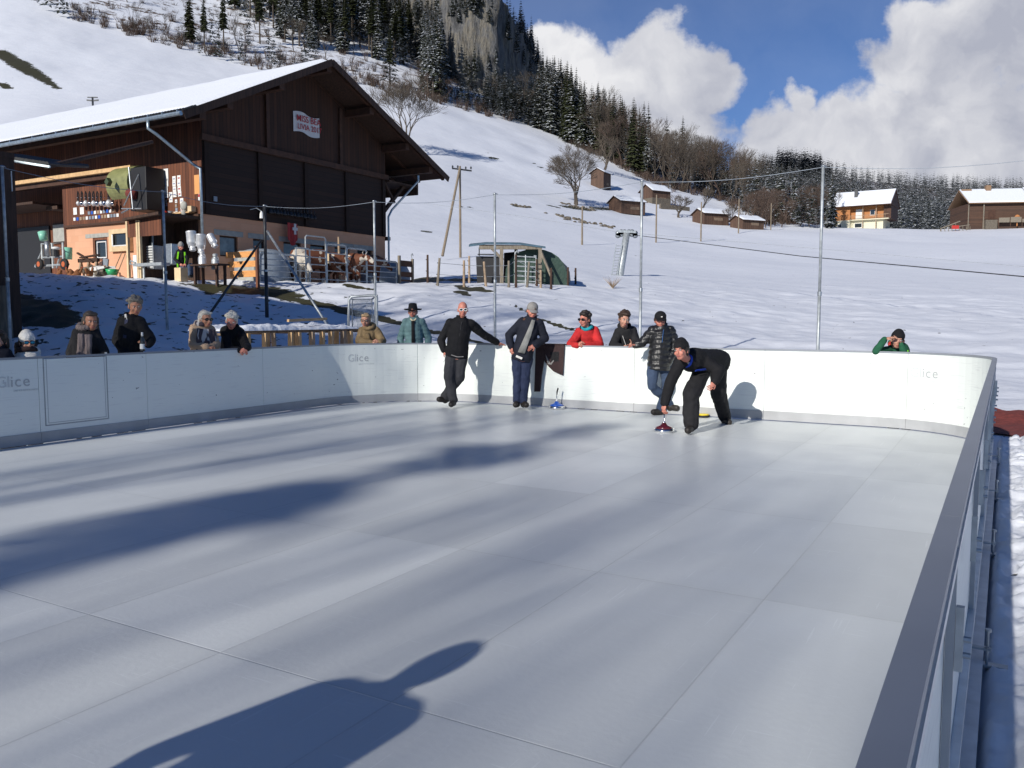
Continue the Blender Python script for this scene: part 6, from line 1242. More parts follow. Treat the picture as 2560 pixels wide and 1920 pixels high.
def crowd():
    bl_ = lambda px, b=-10.42: b / ((px - 1280) / F * math.cos(TH) - math.sin(TH))
    bf_ = lambda px, a=12.98: a / ((px - 1280) / F * math.sin(TH) + math.cos(TH))
    # 9 bald man on the ice, arm along the rail
    def x9(c):
        mb = MB(); 
        for i, u in enumerate(np.linspace(-.1, .1, 2)): pass
        strip(c, 'zip', [front(c, .0, .55, .01), front(c, .0, .98, .012)], .008, 'c_grey'); strip(c, 'shirt_hem', [front(c, -.10, -.06, .012), front(c, .0, -.10, .016), front(c, .10, -.07, .014)], .014, 'c_capgrey')
        strip(c, 'cord', [c['P']['hL'] + Vector((-.09, -.05, -.05)), c['P']['hL'] + Vector((-.13, -.05, -.12))], .006, 'c_capgrey')
    person('bald man in black pullover and white sunglasses leaning one arm on the boards', 14.2, dict(head=(1157, 773, -.02), sL=(1118, 808, .0), sR=(1184, 810, .06), pel=(1142, 884, .0), eL=(1102, 850, .10), wL=(1110, 878, .02), fL=(1122, 893, -.06), eR=(1213, 839, .25), wR=(1244, 857, .44), fR=(1256, 861, .47), kL=(1122, 945, -.10), aL=(1133, 1003, -.13), tL=(1128, 1013, -.30), kR=(1148, 943, -.02), aR=(1113, 996, .08), tR=(1098, 1000, .0)),
           head=(8, -6, 0), top='c_black', bottom='c_grey', skin='skin_red', hair='hair_grey', hstyle='bald', glasses='white', bulk=1.4, curl=.12, extra=x9, jl=-.03, legs=1.2, palmR=(0, -.3, -1), gz=0)
    # 10 man in grey cap
    def x10(c):
        panel(c, 'sweater', [(.035, 1.06, .028), (.028, .85, .036), (.012, .6, .046), (-.008, .35, .052), (-.03, .06, .058)], 'c_sweater', .03); strip(c, 'shirt_hem', [front(c, -.10, -.06, .03), front(c, .0, -.09, .032)], .035, 'c_white', .015)
        for sg in (-1, 1): mb = MB(); p = c['P']['sL' if sg < 0 else 'sR']; mb.ell(p.lerp(c['neck'], .35) + c['fw'] * .052 + c['sp'] * .0, (.065, .03, .045)); rem(mb, 'yoke', 'c_brownp', c['root'], .01, 1)
        mb = MB(); mb.ell(c['hl'](.015, -.088, .055), (.012, .008, .010)); mb.build('badge', 'c_brownp', c['root'])
    person('man in light grey cap, open dark jacket and grey sweater standing against the boards', 13.97, dict(head=(1331, 776, -.05), sL=(1300, 806, .0), sR=(1352, 809, .0), pel=(1306, 888, -.02), eL=(1272, 838, .03), wL=(1277, 868, -.06), fL=(1281, 885, -.08), eR=(1362, 845, .02), wR=(1338, 864, -.14), fR=(1322, 871, -.18), kL=(1293, 940, -.04), aL=(1292, 1006, -.04), tL=(1289, 1014, -.2), kR=(1314, 942, -.04), aR=(1309, 1006, -.04), tR=(1316, 1014, -.2)),
           head=(12, -18, 6), top='c_navy', bottom='c_jeans_dark', skin='skin_red', hair='hair_grey', hat='cap', hatc='c_capgrey', bulk=1.5, extra=x10, jl=.0, curl=.35, gz=0)
    # 13 man in black puffer
    def x13(c): strip(c, 'badge', [c['hl'](.0, -.092, .058), c['hl'](.022, -.090, .060)], .014, 'c_white'); strip(c, 'zip', [front(c, -.01, .6, .03), front(c, .0, .98, .02)], .008, 'chrome'); mb = scarf_ring(c, 'c_capgrey', .06, .016); mb.build('shirt_collar', 'c_sweater', c['root'], smooth=True)
    person('man in black cap and glossy black puffer jacket leaning on the boards with crossed legs', 13.02, dict(head=(1651, 800, -.03), sL=(1626, 829, .0), sR=(1682, 829, .0), pel=(1648, 906, -.04), eL=(1607, 856, .02), wL=(1589, 864, .02), fL=(1578, 862, -.03), eR=(1692, 868, -.02), wR=(1672, 903, -.12), fR=(1660, 910, -.12), kL=(1630, 965, -.12), aL=(1676, 1015, .14), tL=(1692, 1022, .05), kR=(1668, 965, .0), aR=(1650, 1026, .10), tR=(1634, 1032, .02)),
           head=(-6, -8, 0), top='c_puff', bottom='c_jeans', skin='skin_red', hair='hair_brown', hat='cap', hatc='c_black', bulk=1.5, puff=.016, extra=x13, jl=.02, point='L', gz=0)
    # 14 bending thrower
    def x14(c):
        mb = MB(); ps = [c['neck'] + c['rt'] * math.cos(a) * .085 + c['fw'] * math.sin(a) * .085 + c['sp'] * .02 for a in [2 * math.pi * k / 14 for k in range(15)]]; mb.path(ps, .022, 8); mb.build('collar_lining', 'c_blue', c['root'], smooth=True)
        strip(c, 'jacket_trim', [front(c, -.02, .98, .03), front(c, .03, .6, .035), front(c, .07, .25, .035)], .03, 'c_blue'); mb = scarf_ring(c, 'c_sweater', .055, .02); mb.build('shirt_collar', 'c_sweater', c['root'], smooth=True)
        a, b = c['P']['hR'], c['P']['kR']; strip(c, 'side_zip', [a.lerp(b, .1) + Vector((.10, -.02, 0)), a.lerp(b, .9) + Vector((.08, -.02, 0))], .012, 'c_sweater')
    person('man in black beanie bending low to release the dark red curling stock', 11.04, dict(head=(1703, 875, -.18), sL=(1694, 908, .02), sR=(1750, 893, .20), pel=(1783, 905, .50), hL=(1758, 922, .42), hR=(1796, 915, .60), eL=(1674, 960, -.04), wL=(1661, 1010, -.10), fL=(1659, 1030, -.12), eR=(1797, 925, .10), wR=(1787, 955, -.02), fR=(1777, 968, -.06), kL=(1728, 990, .02), aL=(1728, 1064, .0), tL=(1720, 1078, -.16), kR=(1797, 985, .78), aR=(1812, 1046, 1.04), tR=(1822, 1058, .90)),
           head=(-38, -2, -6), top='c_black', bottom='c_black2', skin='skin_red', hair='hair_dark', hat='beanie', hatc='c_black', bulk=1.7, extra=x14, jl=.08, legs=1.5, curl=.75, gz=0)
    # 11 red jacket, 12 black jacket
    def x11(c):
        mb = scarf_ring(c, 'c_turq', .078, .03); mb.build('scarf', 'c_turq', c['root'], smooth=True); strip(c, 'placket', [front(c, .02, .2, .04), front(c, .03, .8, .035)], .03, 'c_red', .012)
        mb = MB(); ps = [c['neck'] + c['rt'] * math.cos(a) * .105 + c['fw'] * (math.sin(a) * .09 - .02) + c['sp'] * .01 for a in np.linspace(-.5, math.pi + .5, 9) + math.pi]; mb.path(ps, .028, 8); mb.build('collar_lining', 'c_black', c['root'], smooth=True)
    person('person in bright red jacket, turquoise scarf and dark sunglasses leaning on the boards', bf_(1465), dict(head=(1462, 798, -.12), sL=(1443, 832, -.02), sR=(1493, 828, .0), pel=(1468, 905, .25), eL=(1427, 862, -.16), wL=(1443, 864, -.34), fL=(1450, 858, -.36), eR=(1500, 862, -.16), wR=(1462, 866, -.34), fR=(1450, 858, -.36)),
           head=(-42, -4, 0), top='c_red', bottom='c_navy', skin='skin_red', hair='hair_dark', hstyle='wild', glasses='black', bulk=1.45, extra=x11, curl=.8, collar=False)
    def x12(c): strip(c, 'zip', [front(c, .02, .1, .02), front(c, .0, .5, .03), front(c, -.08, 1.0, .03)], .010, 'c_white'); strip(c, 'badge', [front(c, .08, .62, .02), front(c, .12, .63, .02)], .010, 'c_white')
    person('smiling brown-haired person in black hooded jacket leaning on the boards beside a net pole', bf_(1562), dict(head=(1561, 797, -.16), sL=(1542, 832, -.02), sR=(1586, 828, .0), pel=(1566, 905, .28), eL=(1533, 862, -.14), wL=(1555, 868, -.30), fL=(1568, 866, -.33), eR=(1592, 860, -.10), wR=(1572, 868, -.34), fR=(1578, 858, -.38)),
           head=(6, -14, 5), top='c_black2', bottom='c_navy', hair='hair_brown', hstyle='wild', bulk=1.4, hood=True, extra=x12, curl=.5)
    # 15 boy shading his eyes
    def x15(c): strip(c, 'zip', [front(c, -.02, .3, .0), front(c, .0, .85, .01)], .016, 'c_vest'); strip(c, 'sleeve_zip', [c['P']['eR'] + Vector((.02, -.05, .02)), c['P']['eR'] + Vector((.015, -.05, .09))], .01, 'c_vest'); mb = MB(); ps = [c['neck'] + c['rt'] * math.cos(a) * .1 + c['fw'] * (math.sin(a) * .09 - .02) + c['sp'] * .03 for a in np.linspace(0, math.pi, 9) + math.pi]; mb.path(ps, .022, 8); mb.build('hood_edge', 'plastic_red', c['root'], smooth=True)
    person('child in green fleece and black beanie shading both eyes with the hands', bf_(2245, 12.92), dict(head=(2244, 849, -.10), sL=(2222, 873, .02), sR=(2266, 871, .06), pel=(2248, 935, .22), eL=(2190, 878, -.14), wL=(2212, 847, -.22), fL=(2238, 842, -.24), eR=(2262, 892, -.26), wR=(2252, 858, -.25), fR=(2238, 840, -.25)),
           head=(-14, -6, 8), top='c_green', bottom='c_navy', hair='hair_brown', hat='beanie', hatc='c_black', s_=.82, bulk=1.1, hood=True, extra=x15, curl=.1, palmL=(0, .3, -1), palmR=(0, .3, -1))
    # 8 teal jacket and hat, 7 blonde woman
    def x8(c): panel(c, 'sweater', [(.0, 1.02, .03), (.0, .7, .03), (.0, .2, .035)], 'c_black', .03); strip(c, 'shirt_collar', [front(c, -.05, 1.08, -.03), front(c, .0, 1.0, .0), front(c, .05, 1.08, -.03)], .025, 'c_shirt', .02)
    person('older man in black felt hat and teal quilted jacket behind the curved corner boards', 16.2, dict(head=(1032, 779, -.02), sL=(1010, 806, .0), sR=(1060, 806, .0), pel=(1036, 885, .0), eL=(1001, 845, .05), wL=(1004, 880, -.05), eR=(1071, 845, .05), wR=(1069, 880, -.05)),
           head=(-2, -4, 0), top='c_teal', bottom='c_navy', skin='skin_red', hair='hair_grey', hat='fedora', hatc='c_black', glasses='gold', bulk=1.35, puff=.010, extra=x8)
    def x7(c): mb = scarf_ring(c, 'c_olive', .085, .035); mb.path([front(c, -.02, 1.0, .0), front(c, .04, .75, .03)], [.04, .03], 8); mb.build('scarf', 'c_olive', c['root'], smooth=True); strip(c, 'buttons', [front(c, .0, .3, .03), front(c, .0, .6, .03)], .012, 'wood_dark')
    person('person with short blond hair and glasses in khaki coat and scarf at the corner boards', 15.75, dict(head=(914, 801, -.05), sL=(901, 828, .0), sR=(947, 828, .0), pel=(925, 890, .22), eL=(897, 852, -.06), wL=(930, 857, -.20), fL=(940, 852, -.22), eR=(957, 852, -.06), wR=(950, 857, -.20), fR=(940, 850, -.22)),
           head=(-4, -4, 4), top='c_olive', bottom='c_navy', skin='skin', hair='hair_blond', hstyle='short', glasses='clear', bulk=1.4, extra=x7, curl=.7, hood=True)
    # 6 older man, 5 woman in beige puffer
    def x6(c): mb = MB(); mb.tube(c['P']['wL'] + Vector((-.01, 0, .0)), c['P']['wL'] + Vector((.015, 0, -.01)), .033, n=12); mb.build('watch', 'chrome', c['root'])
    person('older white-haired man in black coat leaning forearms over the rail with clasped hands', bl_(588), dict(head=(579, 802, -.16), sL=(558, 828, -.05), sR=(604, 830, .02), pel=(575, 910, .30), eL=(570, 876, -.32), wL=(598, 875, -.46), fL=(616, 877, -.48), eR=(618, 868, -.28), wR=(617, 870, -.44), fR=(606, 880, -.48)),
           head=(14, -22, 6), top='c_black', bottom='c_navy', skin='skin_red', hair='hair_white', hstyle='wild', bulk=1.35, extra=x6, curl=.8)
    def x5(c):
        mb = scarf_ring(c, 'c_plaid', .09, .04); 
        for u in (-.08, -.02, .05, .11): mb.path([front(c, u, 1.02, .0), front(c, u * 1.1, .7, .04), front(c, u * 1.3, .30, .05)], [.045, .045, .03], 8)
        rem(mb, 'scarf', 'c_plaid', c['root'], .011, 1, lambda co: n3(co, 20, 4) * .01)
        mb = MB(); mb.box(c['mid'] - c['fw'] * .21 - Vector((0, 0, .16)), (.24, .12, .40)); o = mb.build('backpack', 'c_beige', c['root'], bevel=.03)
    person('white-haired person in beige quilted jacket with a dark patterned scarf and a backpack', bl_(505), dict(head=(514, 797, -.04), sL=(482, 823, -.06), sR=(528, 826, .10), pel=(502, 910, .05), eL=(484, 862, -.14), wL=(520, 868, -.22), fL=(533, 868, -.20), eR=(540, 862, .0), wR=(524, 870, -.16), fR=(510, 870, -.16)),
           head=(48, -6, 0), top='c_beige', bottom='c_navy', skin='skin_tan', hair='hair_white', hstyle='bob', glasses='black', bulk=1.4, puff=.009, extra=x5, curl=.9, hood=True)
    # 4 man with bottle
    def x4(c):
        strip(c, 'shirt_collar', [c['neck'] + c['fw'] * .07 - c['rt'] * .04 + c['sp'] * .05, c['neck'] + c['fw'] * .105 - c['sp'] * .03], .028, 'c_white', .02); strip(c, 'tie', [c['neck'] + c['fw'] * .115 - c['sp'] * .01, front(c, .0, .62, .01)], .045, 'c_tie', .012)
    r4, c4 = person('tall grey-haired man in black overcoat holding a dark bottle at his chest', bl_(338), dict(head=(338, 764, -.03), sL=(302, 806, .0), sR=(352, 806, -.02), pel=(326, 898, .05), eL=(292, 852, .03), wL=(318, 886, -.12), eR=(376, 850, -.02), wR=(371, 863, -.13), fR=(357, 852, -.18)),
           head=(34, -14, 0), top='c_black', bottom='c_navy', skin='skin_tan', hair='hair_grey', hstyle='wild', bulk=1.5, extra=x4, curl=.75, jl=.3, coat=True)
    wp = c4['root'].location + c4['P']['wR'] + Vector((-.055, -.06, .02)); mb = MB(); mb.lathe([(0, -.10), (.031, -.10), (.032, -.09), (.032, .04), (.026, .07), (.013, .10), (.0125, .15), (.014, .152), (0, .153)], n=16); o = mb.build('bottle', 'glass_dark'); o.location = wp; tag(o, 'dark glass bottle with white foil neck held by the tall grey-haired man', 'bottle')
    mb = MB(); mb.lathe([(.0145, .105), (.0145, .158), (0, .159)], n=14); mb.build('foil', 'plastic_white', o, smooth=True); mb = MB(); mb.lathe([(.0328, -.07), (.0328, .0)], n=16); mb.build('bottle_label', 'paper', o)
    # 3 woman with scarf
    def x3(c):
        mb = scarf_ring(c, 'c_scarf', .088, .042); 
        for u, l in ((-.03, -.12), (.045, -.12)): mb.path([front(c, u, 1.0, .01), front(c, u * 1.2, .6, .04), front(c, u * 1.6, l, .05)], [.05, .042, .05], 8)
        rem(mb, 'scarf', 'c_scarf', c['root'], .012, 1, lambda co: np.sin(co[:, 0] * 150) * .005 + n3(co, 15, 4) * .008)
    person('person with long brown hair in dark coat and long taupe scarf behind the gate', bl_(222, -10.5), dict(head=(227, 802, -.03), sL=(190, 834, -.02), sR=(240, 836, .05), pel=(215, 915, .05), eL=(178, 880, .0), wL=(184, 920, -.05), eR=(258, 880, .05), wR=(262, 905, -.05)),
           head=(40, -8, 0), top='c_black2', bottom='c_navy', skin='skin_tan', hair='hair_long', hstyle='long', bulk=1.5, extra=x3)
    # 2 girl in white hat, 1 cropped person at the edge
    def x2(c): mb = scarf_ring(c, 'c_maroon', .085, .035); mb.build('scarf', 'c_maroon', c['root'], smooth=True)
    person('child with curly brown hair, white knitted hat and blue mirrored sunglasses', bl_(68, -10.45), dict(head=(68, 855, -.02), sL=(48, 890, .0), sR=(92, 892, .0), pel=(68, 955, .0), eL=(40, 925, .0), wL=(46, 950, -.1), eR=(104, 925, .0), wR=(96, 950, -.1)),
           head=(44, -4, 0), top='c_white', bottom='c_navy', skin='skin', hair='hair_brown', hstyle='curly', hat='beanie', hatc='c_white', glasses='blue', s_=.88, bulk=1.35, hood=True, extra=x2)
    def x1(c): strip(c, 'reflective_stripe', [front(c, -.06, .5, .03), front(c, .12, .72, .03)], .02, 'c_capgrey')
    person('dark-clothed person almost cut off by the left edge of the boards', bl_(-8, -10.5), dict(head=(-4, 852, .0), sL=(-30, 886, .0), sR=(20, 888, .0), pel=(-4, 960, .0), eL=(-42, 930, .0), wL=(-36, 960, -.1), eR=(32, 925, .0), wR=(26, 955, -.1)), head=(10, 0, 0), top='c_navy', bottom='c_navy', hair='hair_dark', hstyle='bob', s_=.92, bulk=1.4, extra=x1)
    # farmer by the barn (seated)
    def xf(c):
        for sg in (-1, 1): strip(c, 'vest_stripe', [front(c, sg * .10, 1.02, .02), front(c, sg * .13, .6, .045), front(c, sg * .11, .1, .04)], .05, 'c_vest', .012)
    Yf = 29.65; person('farmer in grey beanie and yellow-striped vest seated on a box at the barn corner', Yf, dict(head=(452, 616, -.1), sL=(443, 630, -.05), sR=(463, 629, .05), pel=(452, 673, .15), hL=(448, 674, .10), hR=(458, 674, .2), eL=(438, 648, -.12), wL=(450, 660, -.30), fL=(456, 663, -.34), eR=(468, 646, -.05), wR=(466, 660, -.3), fR=(460, 662, -.34), kL=(474, 665, -.25), aL=(474, 689, -.3), tL=(480, 692, -.4), kR=(478, 663, -.1), aR=(480, 688, -.15), tR=(487, 691, -.25)),
           head=(50, -22, 0), top='c_black', bottom='c_jeans', skin='skin_red', hair='hair_grey', hat='beanie', hatc='c_capgrey', bulk=1.25, extra=xf, gz=2.8)
    # the player outside the picture whose shadow lies on the ice
    a_ = dict(head=(0, 0)); 
def shadow_person():
    Xs, Ys = -2.35, .72; r = empty('person', (Xs, Ys, 0), 0, 'dark-clothed person standing on the ice at the near end, casting the long shadow', 'person'); mb = MB()
    rt = Vector((math.cos(SAZ), -math.sin(SAZ), 0)); fw = Vector((math.sin(SAZ), math.cos(SAZ), 0)); Z = Vector((0, 0, 1)); p = lambda u, z, f=0: rt * u + fw * f + Z * z
    mb.ell(p(0, 1.66), (.078, .095, .12)); mb.cap_(p(0, 1.45), .06, p(0, 1.58), .055)
    prof = [(.70, .22, .16), (.95, .21, .16), (1.10, .20, .15), (1.30, .21, .15), (1.42, .19, .13), (1.50, .12, .10)]; mb.loft([[p(rx * math.cos(2 * math.pi * k / 16), z, ry * math.sin(2 * math.pi * k / 16)) for k in range(16)] for z, rx, ry in prof])
    for sg in (-1, 1): mb.cap_(p(sg * .09, .88), .10, p(sg * .12, .48), .075); mb.cap_(p(sg * .12, .48), .075, p(sg * .13, .08), .06); mb.cap_(p(sg * .13, .06), .05, p(sg * .13, .05, .18), .045)
    mb.cap_(p(-.22, 1.40), .085, p(-.31, 1.12), .075); mb.cap_(p(-.31, 1.12), .07, p(-.28, .90, .1), .05); mb.cap_(p(.22, 1.40), .085, p(.25, 1.12), .065); mb.cap_(p(.25, 1.12), .06, p(.18, .98, .2), .045); mb.cap_(p(-.18, 1.42), .09, p(.18, 1.42), .09); mb.ell(p(.02, 1.66), (.10, .11, .14))
    o = rem(mb, 'body', 'c_black', r, .014, 2); h = MB(); hand_mb(h, p(-.26, .88, .1), -Z, fw, 1, .5, 1); hand_mb(h, p(.18, .98, .2), fw - Z * .3, Z * -1, 1, .5, -1); join_mb(o, h, ['skin'])
crowd(); shadow_person()
# ------------------------------------------------------------------ rink equipment
def stock(p, col, label, tilt=0.0, held=False):
    r = empty('curling_stock', p, 0, label, 'curling stock'); s_ = 1.0
    mb = MB(); mb.lathe([(0, 0), (.125, 0), (.138, .012), (.140, .03), (.132, .048), (.11, .052), (0, .052)], n=32); mb.build('running_ring', 'chrome', r, smooth=True)
    mb = MB(); mb.lathe([(.120, .0525), (.10, .075), (.06, .088), (.038, .105), (.026, .125), (0, .13)], n=28); mb.build('body', col, r, smooth=True)
    mb = MB(); mb.lathe([(.026, .118), (.017, .14), (.013, .155), (.008, .165), (.007, .24), (0, .24)], n=14); mb.build('neck', 'chrome', r, smooth=True)
    mb = MB(); mb.path([(0, 0, .235), (.003, 0, .28), (.012, 0, .32), (.022, 0, .35)], [.008, .012, .013, .010], 8); mb.build('handle', 'black_mat', r, smooth=True); return r
p = onz(1660, 1080); stock((p.x, p.y + .0, 0), 'stone_red', 'dark red curling stock with chrome ring held by the bending man'); p = onz(1392, 1022); stock((p.x, p.y, 0), 'plastic_blue', 'blue curling stock with chrome ring standing near the far boards')
p = onz(1758, 1043); mb = MB(); mb.lathe([(0, 0), (.085, 0), (.095, .012), (.095, .03), (.09, .034), (0, .034)], n=28); o = mb.build('puck', 'rubber', smooth=True); o.location = (p.x, p.y, 0); tag(o, 'yellow-topped round target disc lying on the ice by the far boards', 'disc'); mb = MB(); mb.lathe([(.088, .034), (.085, .05), (.05, .054), (0, .054)], n=28); mb.build('top', 'plastic_yellow', o, smooth=True)
def drape():
    """dark net-cloth hung over the far rail"""
    r = empty('jacket', (0, 0, 0), -TH, 'black jacket hung over the far boards with one sleeve dangling', 'jacket'); Y = lambda px, py: onz(px, py)
    def bz(px, py):   # point on the inner face of the far board
        r_ = ray(px, py); n = Vector((math.sin(TH), math.cos(TH), 0)); t = (12.56 - 0) / r_.dot(n); q = Vector((0, 0, CH)) + r_ * t; return q.x * math.cos(TH) - q.y * math.sin(TH), q.z
    def panel(poly, nm, m_, off=.0, th=.018): mb = MB(); mb.prism([(b, 12.575 - off, z) for b, z in (bz(x, y) for x, y in poly)], (0, -th, 0)); o = mb.build(nm, m_, r, bevel=.004); return o
    panel([(1363, 862), (1410, 863), (1411, 866), (1407, 938), (1398, 935), (1383, 928), (1372, 917), (1362, 905), (1357, 890)], 'body', 'c_maroon'); panel([(1376, 880), (1398, 879), (1397, 903), (1378, 906)], 'pocket', 'c_black2', .019, .004)
    panel([(1340, 862), (1364, 862), (1360, 900), (1354, 940), (1350, 979), (1336, 979), (1338, 930)], 'sleeve', 'c_maroon', .0, .03); panel([(1364, 885), (1370, 910), (1379, 912), (1386, 902), (1384, 900), (1376, 908)], 'cord', 'c_capgrey', .02, .006)
    mb = MB(); b0, z0 = bz(1340, 862); b1, _ = bz(1410, 862); mb.bx(b0, b1, 12.545, 12.68, 1.058, 1.075); mb.bx(b0 + .05, b1 - .08, 12.655, 12.69, .6, 1.06); mb.build('fold', 'c_maroon', r, bevel=.005)
drape()
# snow-laden laths / pallets behind the left boards
def pallets():
    rn = random.Random(12); A0_ = 10.9; r = empty('timber_rack', AB(10.2, -11.7, -.05), R(90) - TH, 'long low rack of pale laths loaded with snow behind the left boards', 'rack')
    # local x along a, y towards the left (away)
    L_, D = 3.5, .9; top = 1.34; fr = MB()
    for y in (0, D): fr.bx(0, L_, y - .02, y + .02, top - .05, top)
    for x in np.linspace(0, L_, 5): fr.bx(x - .02, x + .02, 0, D, top - .09, top - .05)
    fr.build('frame', 'wood_lath_dark', r)
    for i in range(24):
        x = i * L_ / 23 + rn.uniform(-.04, .04); mb = MB(); y = 0 if i % 2 else D * rn.choice([.35, .7, 1]); w = rn.choice([.05, .08, .1]); t = rn.uniform(-.06, .06); mb.beam((x, y - .05, 0), (x + t, y - .05, top - .06), w * .6, .10, up=(0, 1, 0)); mb.build('lath', ['wood_new', 'wood_lath', 'wood_new'][i % 3], r)
    nx, ny = 120, 34; A, B_ = np.meshgrid(np.linspace(-.05, L_ * .98, nx), np.linspace(-.06, D + .1, ny), indexing='ij'); ed = np.minimum(np.minimum(A + .05, L_ * .98 - A) / .15, np.minimum(B_ + .06, D + .1 - B_) / .12).clip(0, 1) ** .5
    th = (.045 + np.abs(fbm(A / .5, B_ / .5, 4, 31)) * .26 + (fbm(A / 1.2, B_ / 1.2, 2, 35)) * .12).clip(.004, 1); Z = top - .015 + ed * th; o = grid_mesh('snow', A, B_, Z, 'snow_obj'); o.parent = r
    mb = MB(); mb.beam((1.6, .15, 1.50), (2.6, .1, 1.53), .06, .05); mb.build('loose_lath', 'wood_new', r)
pallets()
def net_poles():
    tops = [(2058, 418, 17.16), (1605, 455, 19.1), (1237, 487, 21.1), (935, 505, 22.6), (661, 516, 23.3), (407, 480, 20.5), (5, 419, 17.2)]; T = []
    labs = ['rightmost tall steel net pole standing alone before the open snow field', 'steel net pole behind the dark-haired person in the black jacket', 'steel net pole between the bald man and the man in the grey cap', 'steel net pole behind the small goal frame', 'dark corner net pole with two slanting braces', 'steel net pole between the tall man and the white-haired pair', 'leftmost steel net pole in front of the dark shed']
    for (px, py, Y), lb in zip(tops, labs):
        t = at(px, py, Y); g = zgs(t.x, t.y); r = empty('net_pole', (t.x, t.y, g), 0, lb, 'pole'); h = t.z - g; mb = MB(); rd = .034 if px != 661 else .05; mb.tube((0, 0, -.3), (0, 0, h * .42), rd, n=12); mb.tube((0, 0, h * .42), (0, 0, h), rd * .86, n=12); mb.build('tube', 'galv' if px != 661 else 'iron_dark', r, smooth=True)
        mb = MB(); mb.ell((0, 0, h + .02), (.045, .045, .03)); mb.path([(.0, 0, h - .02), (.05, 0, h + .03), (.08, 0, h)], .008, 5); mb.build('cap', 'steel', r); mb = MB(); mb.tube((0, 0, h * .41), (0, 0, h * .43), rd * 1.25, n=12); mb.build('coupling', 'steel', r); T.append(t)
        if px == 661:
            for (bx, by, bY, tx, ty, m_) in ((822, 818, 21.4, 668, 578, 'galv'), (529, 778, 22.0, 654, 600, 'iron_dark')):
                a = at(tx, ty, Y) - Vector((t.x, t.y, g)); b = at(bx, by, bY) - Vector((t.x, t.y, g)); b = b + (b - a) * .25; mb = MB(); mb.tube(a, b, .034, n=10); mb.build('brace', m_, r, smooth=True)
    ext = at(2640, 393, 15.2); seq = [ext] + T
    mb = MB()
    for a, b in zip(seq[:-1], seq[1:]):
        mb.path([a.lerp(b, u) - Vector((0, 0, .10 * math.sin(math.pi * u))) for u in np.linspace(0, 1, 9)], .006, 5)
    tag(mb.build('support_cable', 'plastic_grey'), 'thin steel cable strung between the tops of the net poles', 'cable')
net_poles()
def goal():
    p = hit(905, 815, 12); Y = 19.3; q = lambda x, y, d=0: at(x, y, Y + d); r = empty('goal_frame', (0, 0, 0), 0, 'small galvanised goal frame with wire mesh behind the blond person', 'goal'); mb = MB(); zb = zgs(q(900, 800).x, Y)
    a, b = q(873, 742), q(942, 738); fl = lambda v, z: Vector((v.x, v.y, z)); a0 = fl(q(866, 840), zb - .1); b0 = fl(q(940, 840), zb - .1)
    mb.path([a0, a + Vector((0, 0, -.06)), a + Vector((.06, 0, 0)), b - Vector((.06, 0, 0)), b + Vector((0, 0, -.06)), b0], .034, 10); a2 = q(880, 748, .9); b2 = q(930, 748, .9); a20 = fl(a2, zb); b20 = fl(b2, zb)
    mb.path([a20, a2, b2, b20], .02, 8); mb.tube(a, a2, .02); mb.tube(b, b2, .02); mb.tube(fl(b2, zb + .6), b, .025); mb.build('frame', 'galv', r, smooth=True)
    mb = MB(); z1 = b.z - .05; n = 16
    for i in range(n + 1):
        for sg in (-1, 1):
            u0 = i / n; pts = []; 
            for k in range(9): u = u0 + sg * k * .055; pts.append((u, 1 - k / 8)) 
            pts = [(u, v) for u, v in pts if 0 <= u <= 1]
            if len(pts) > 1: mb.path([a2.lerp(b2, u) + Vector((0, 0, (v - 1) * 1.0)) for u, v in pts], .004, 4)
    mb.build('mesh', 'galv', r)
goal()
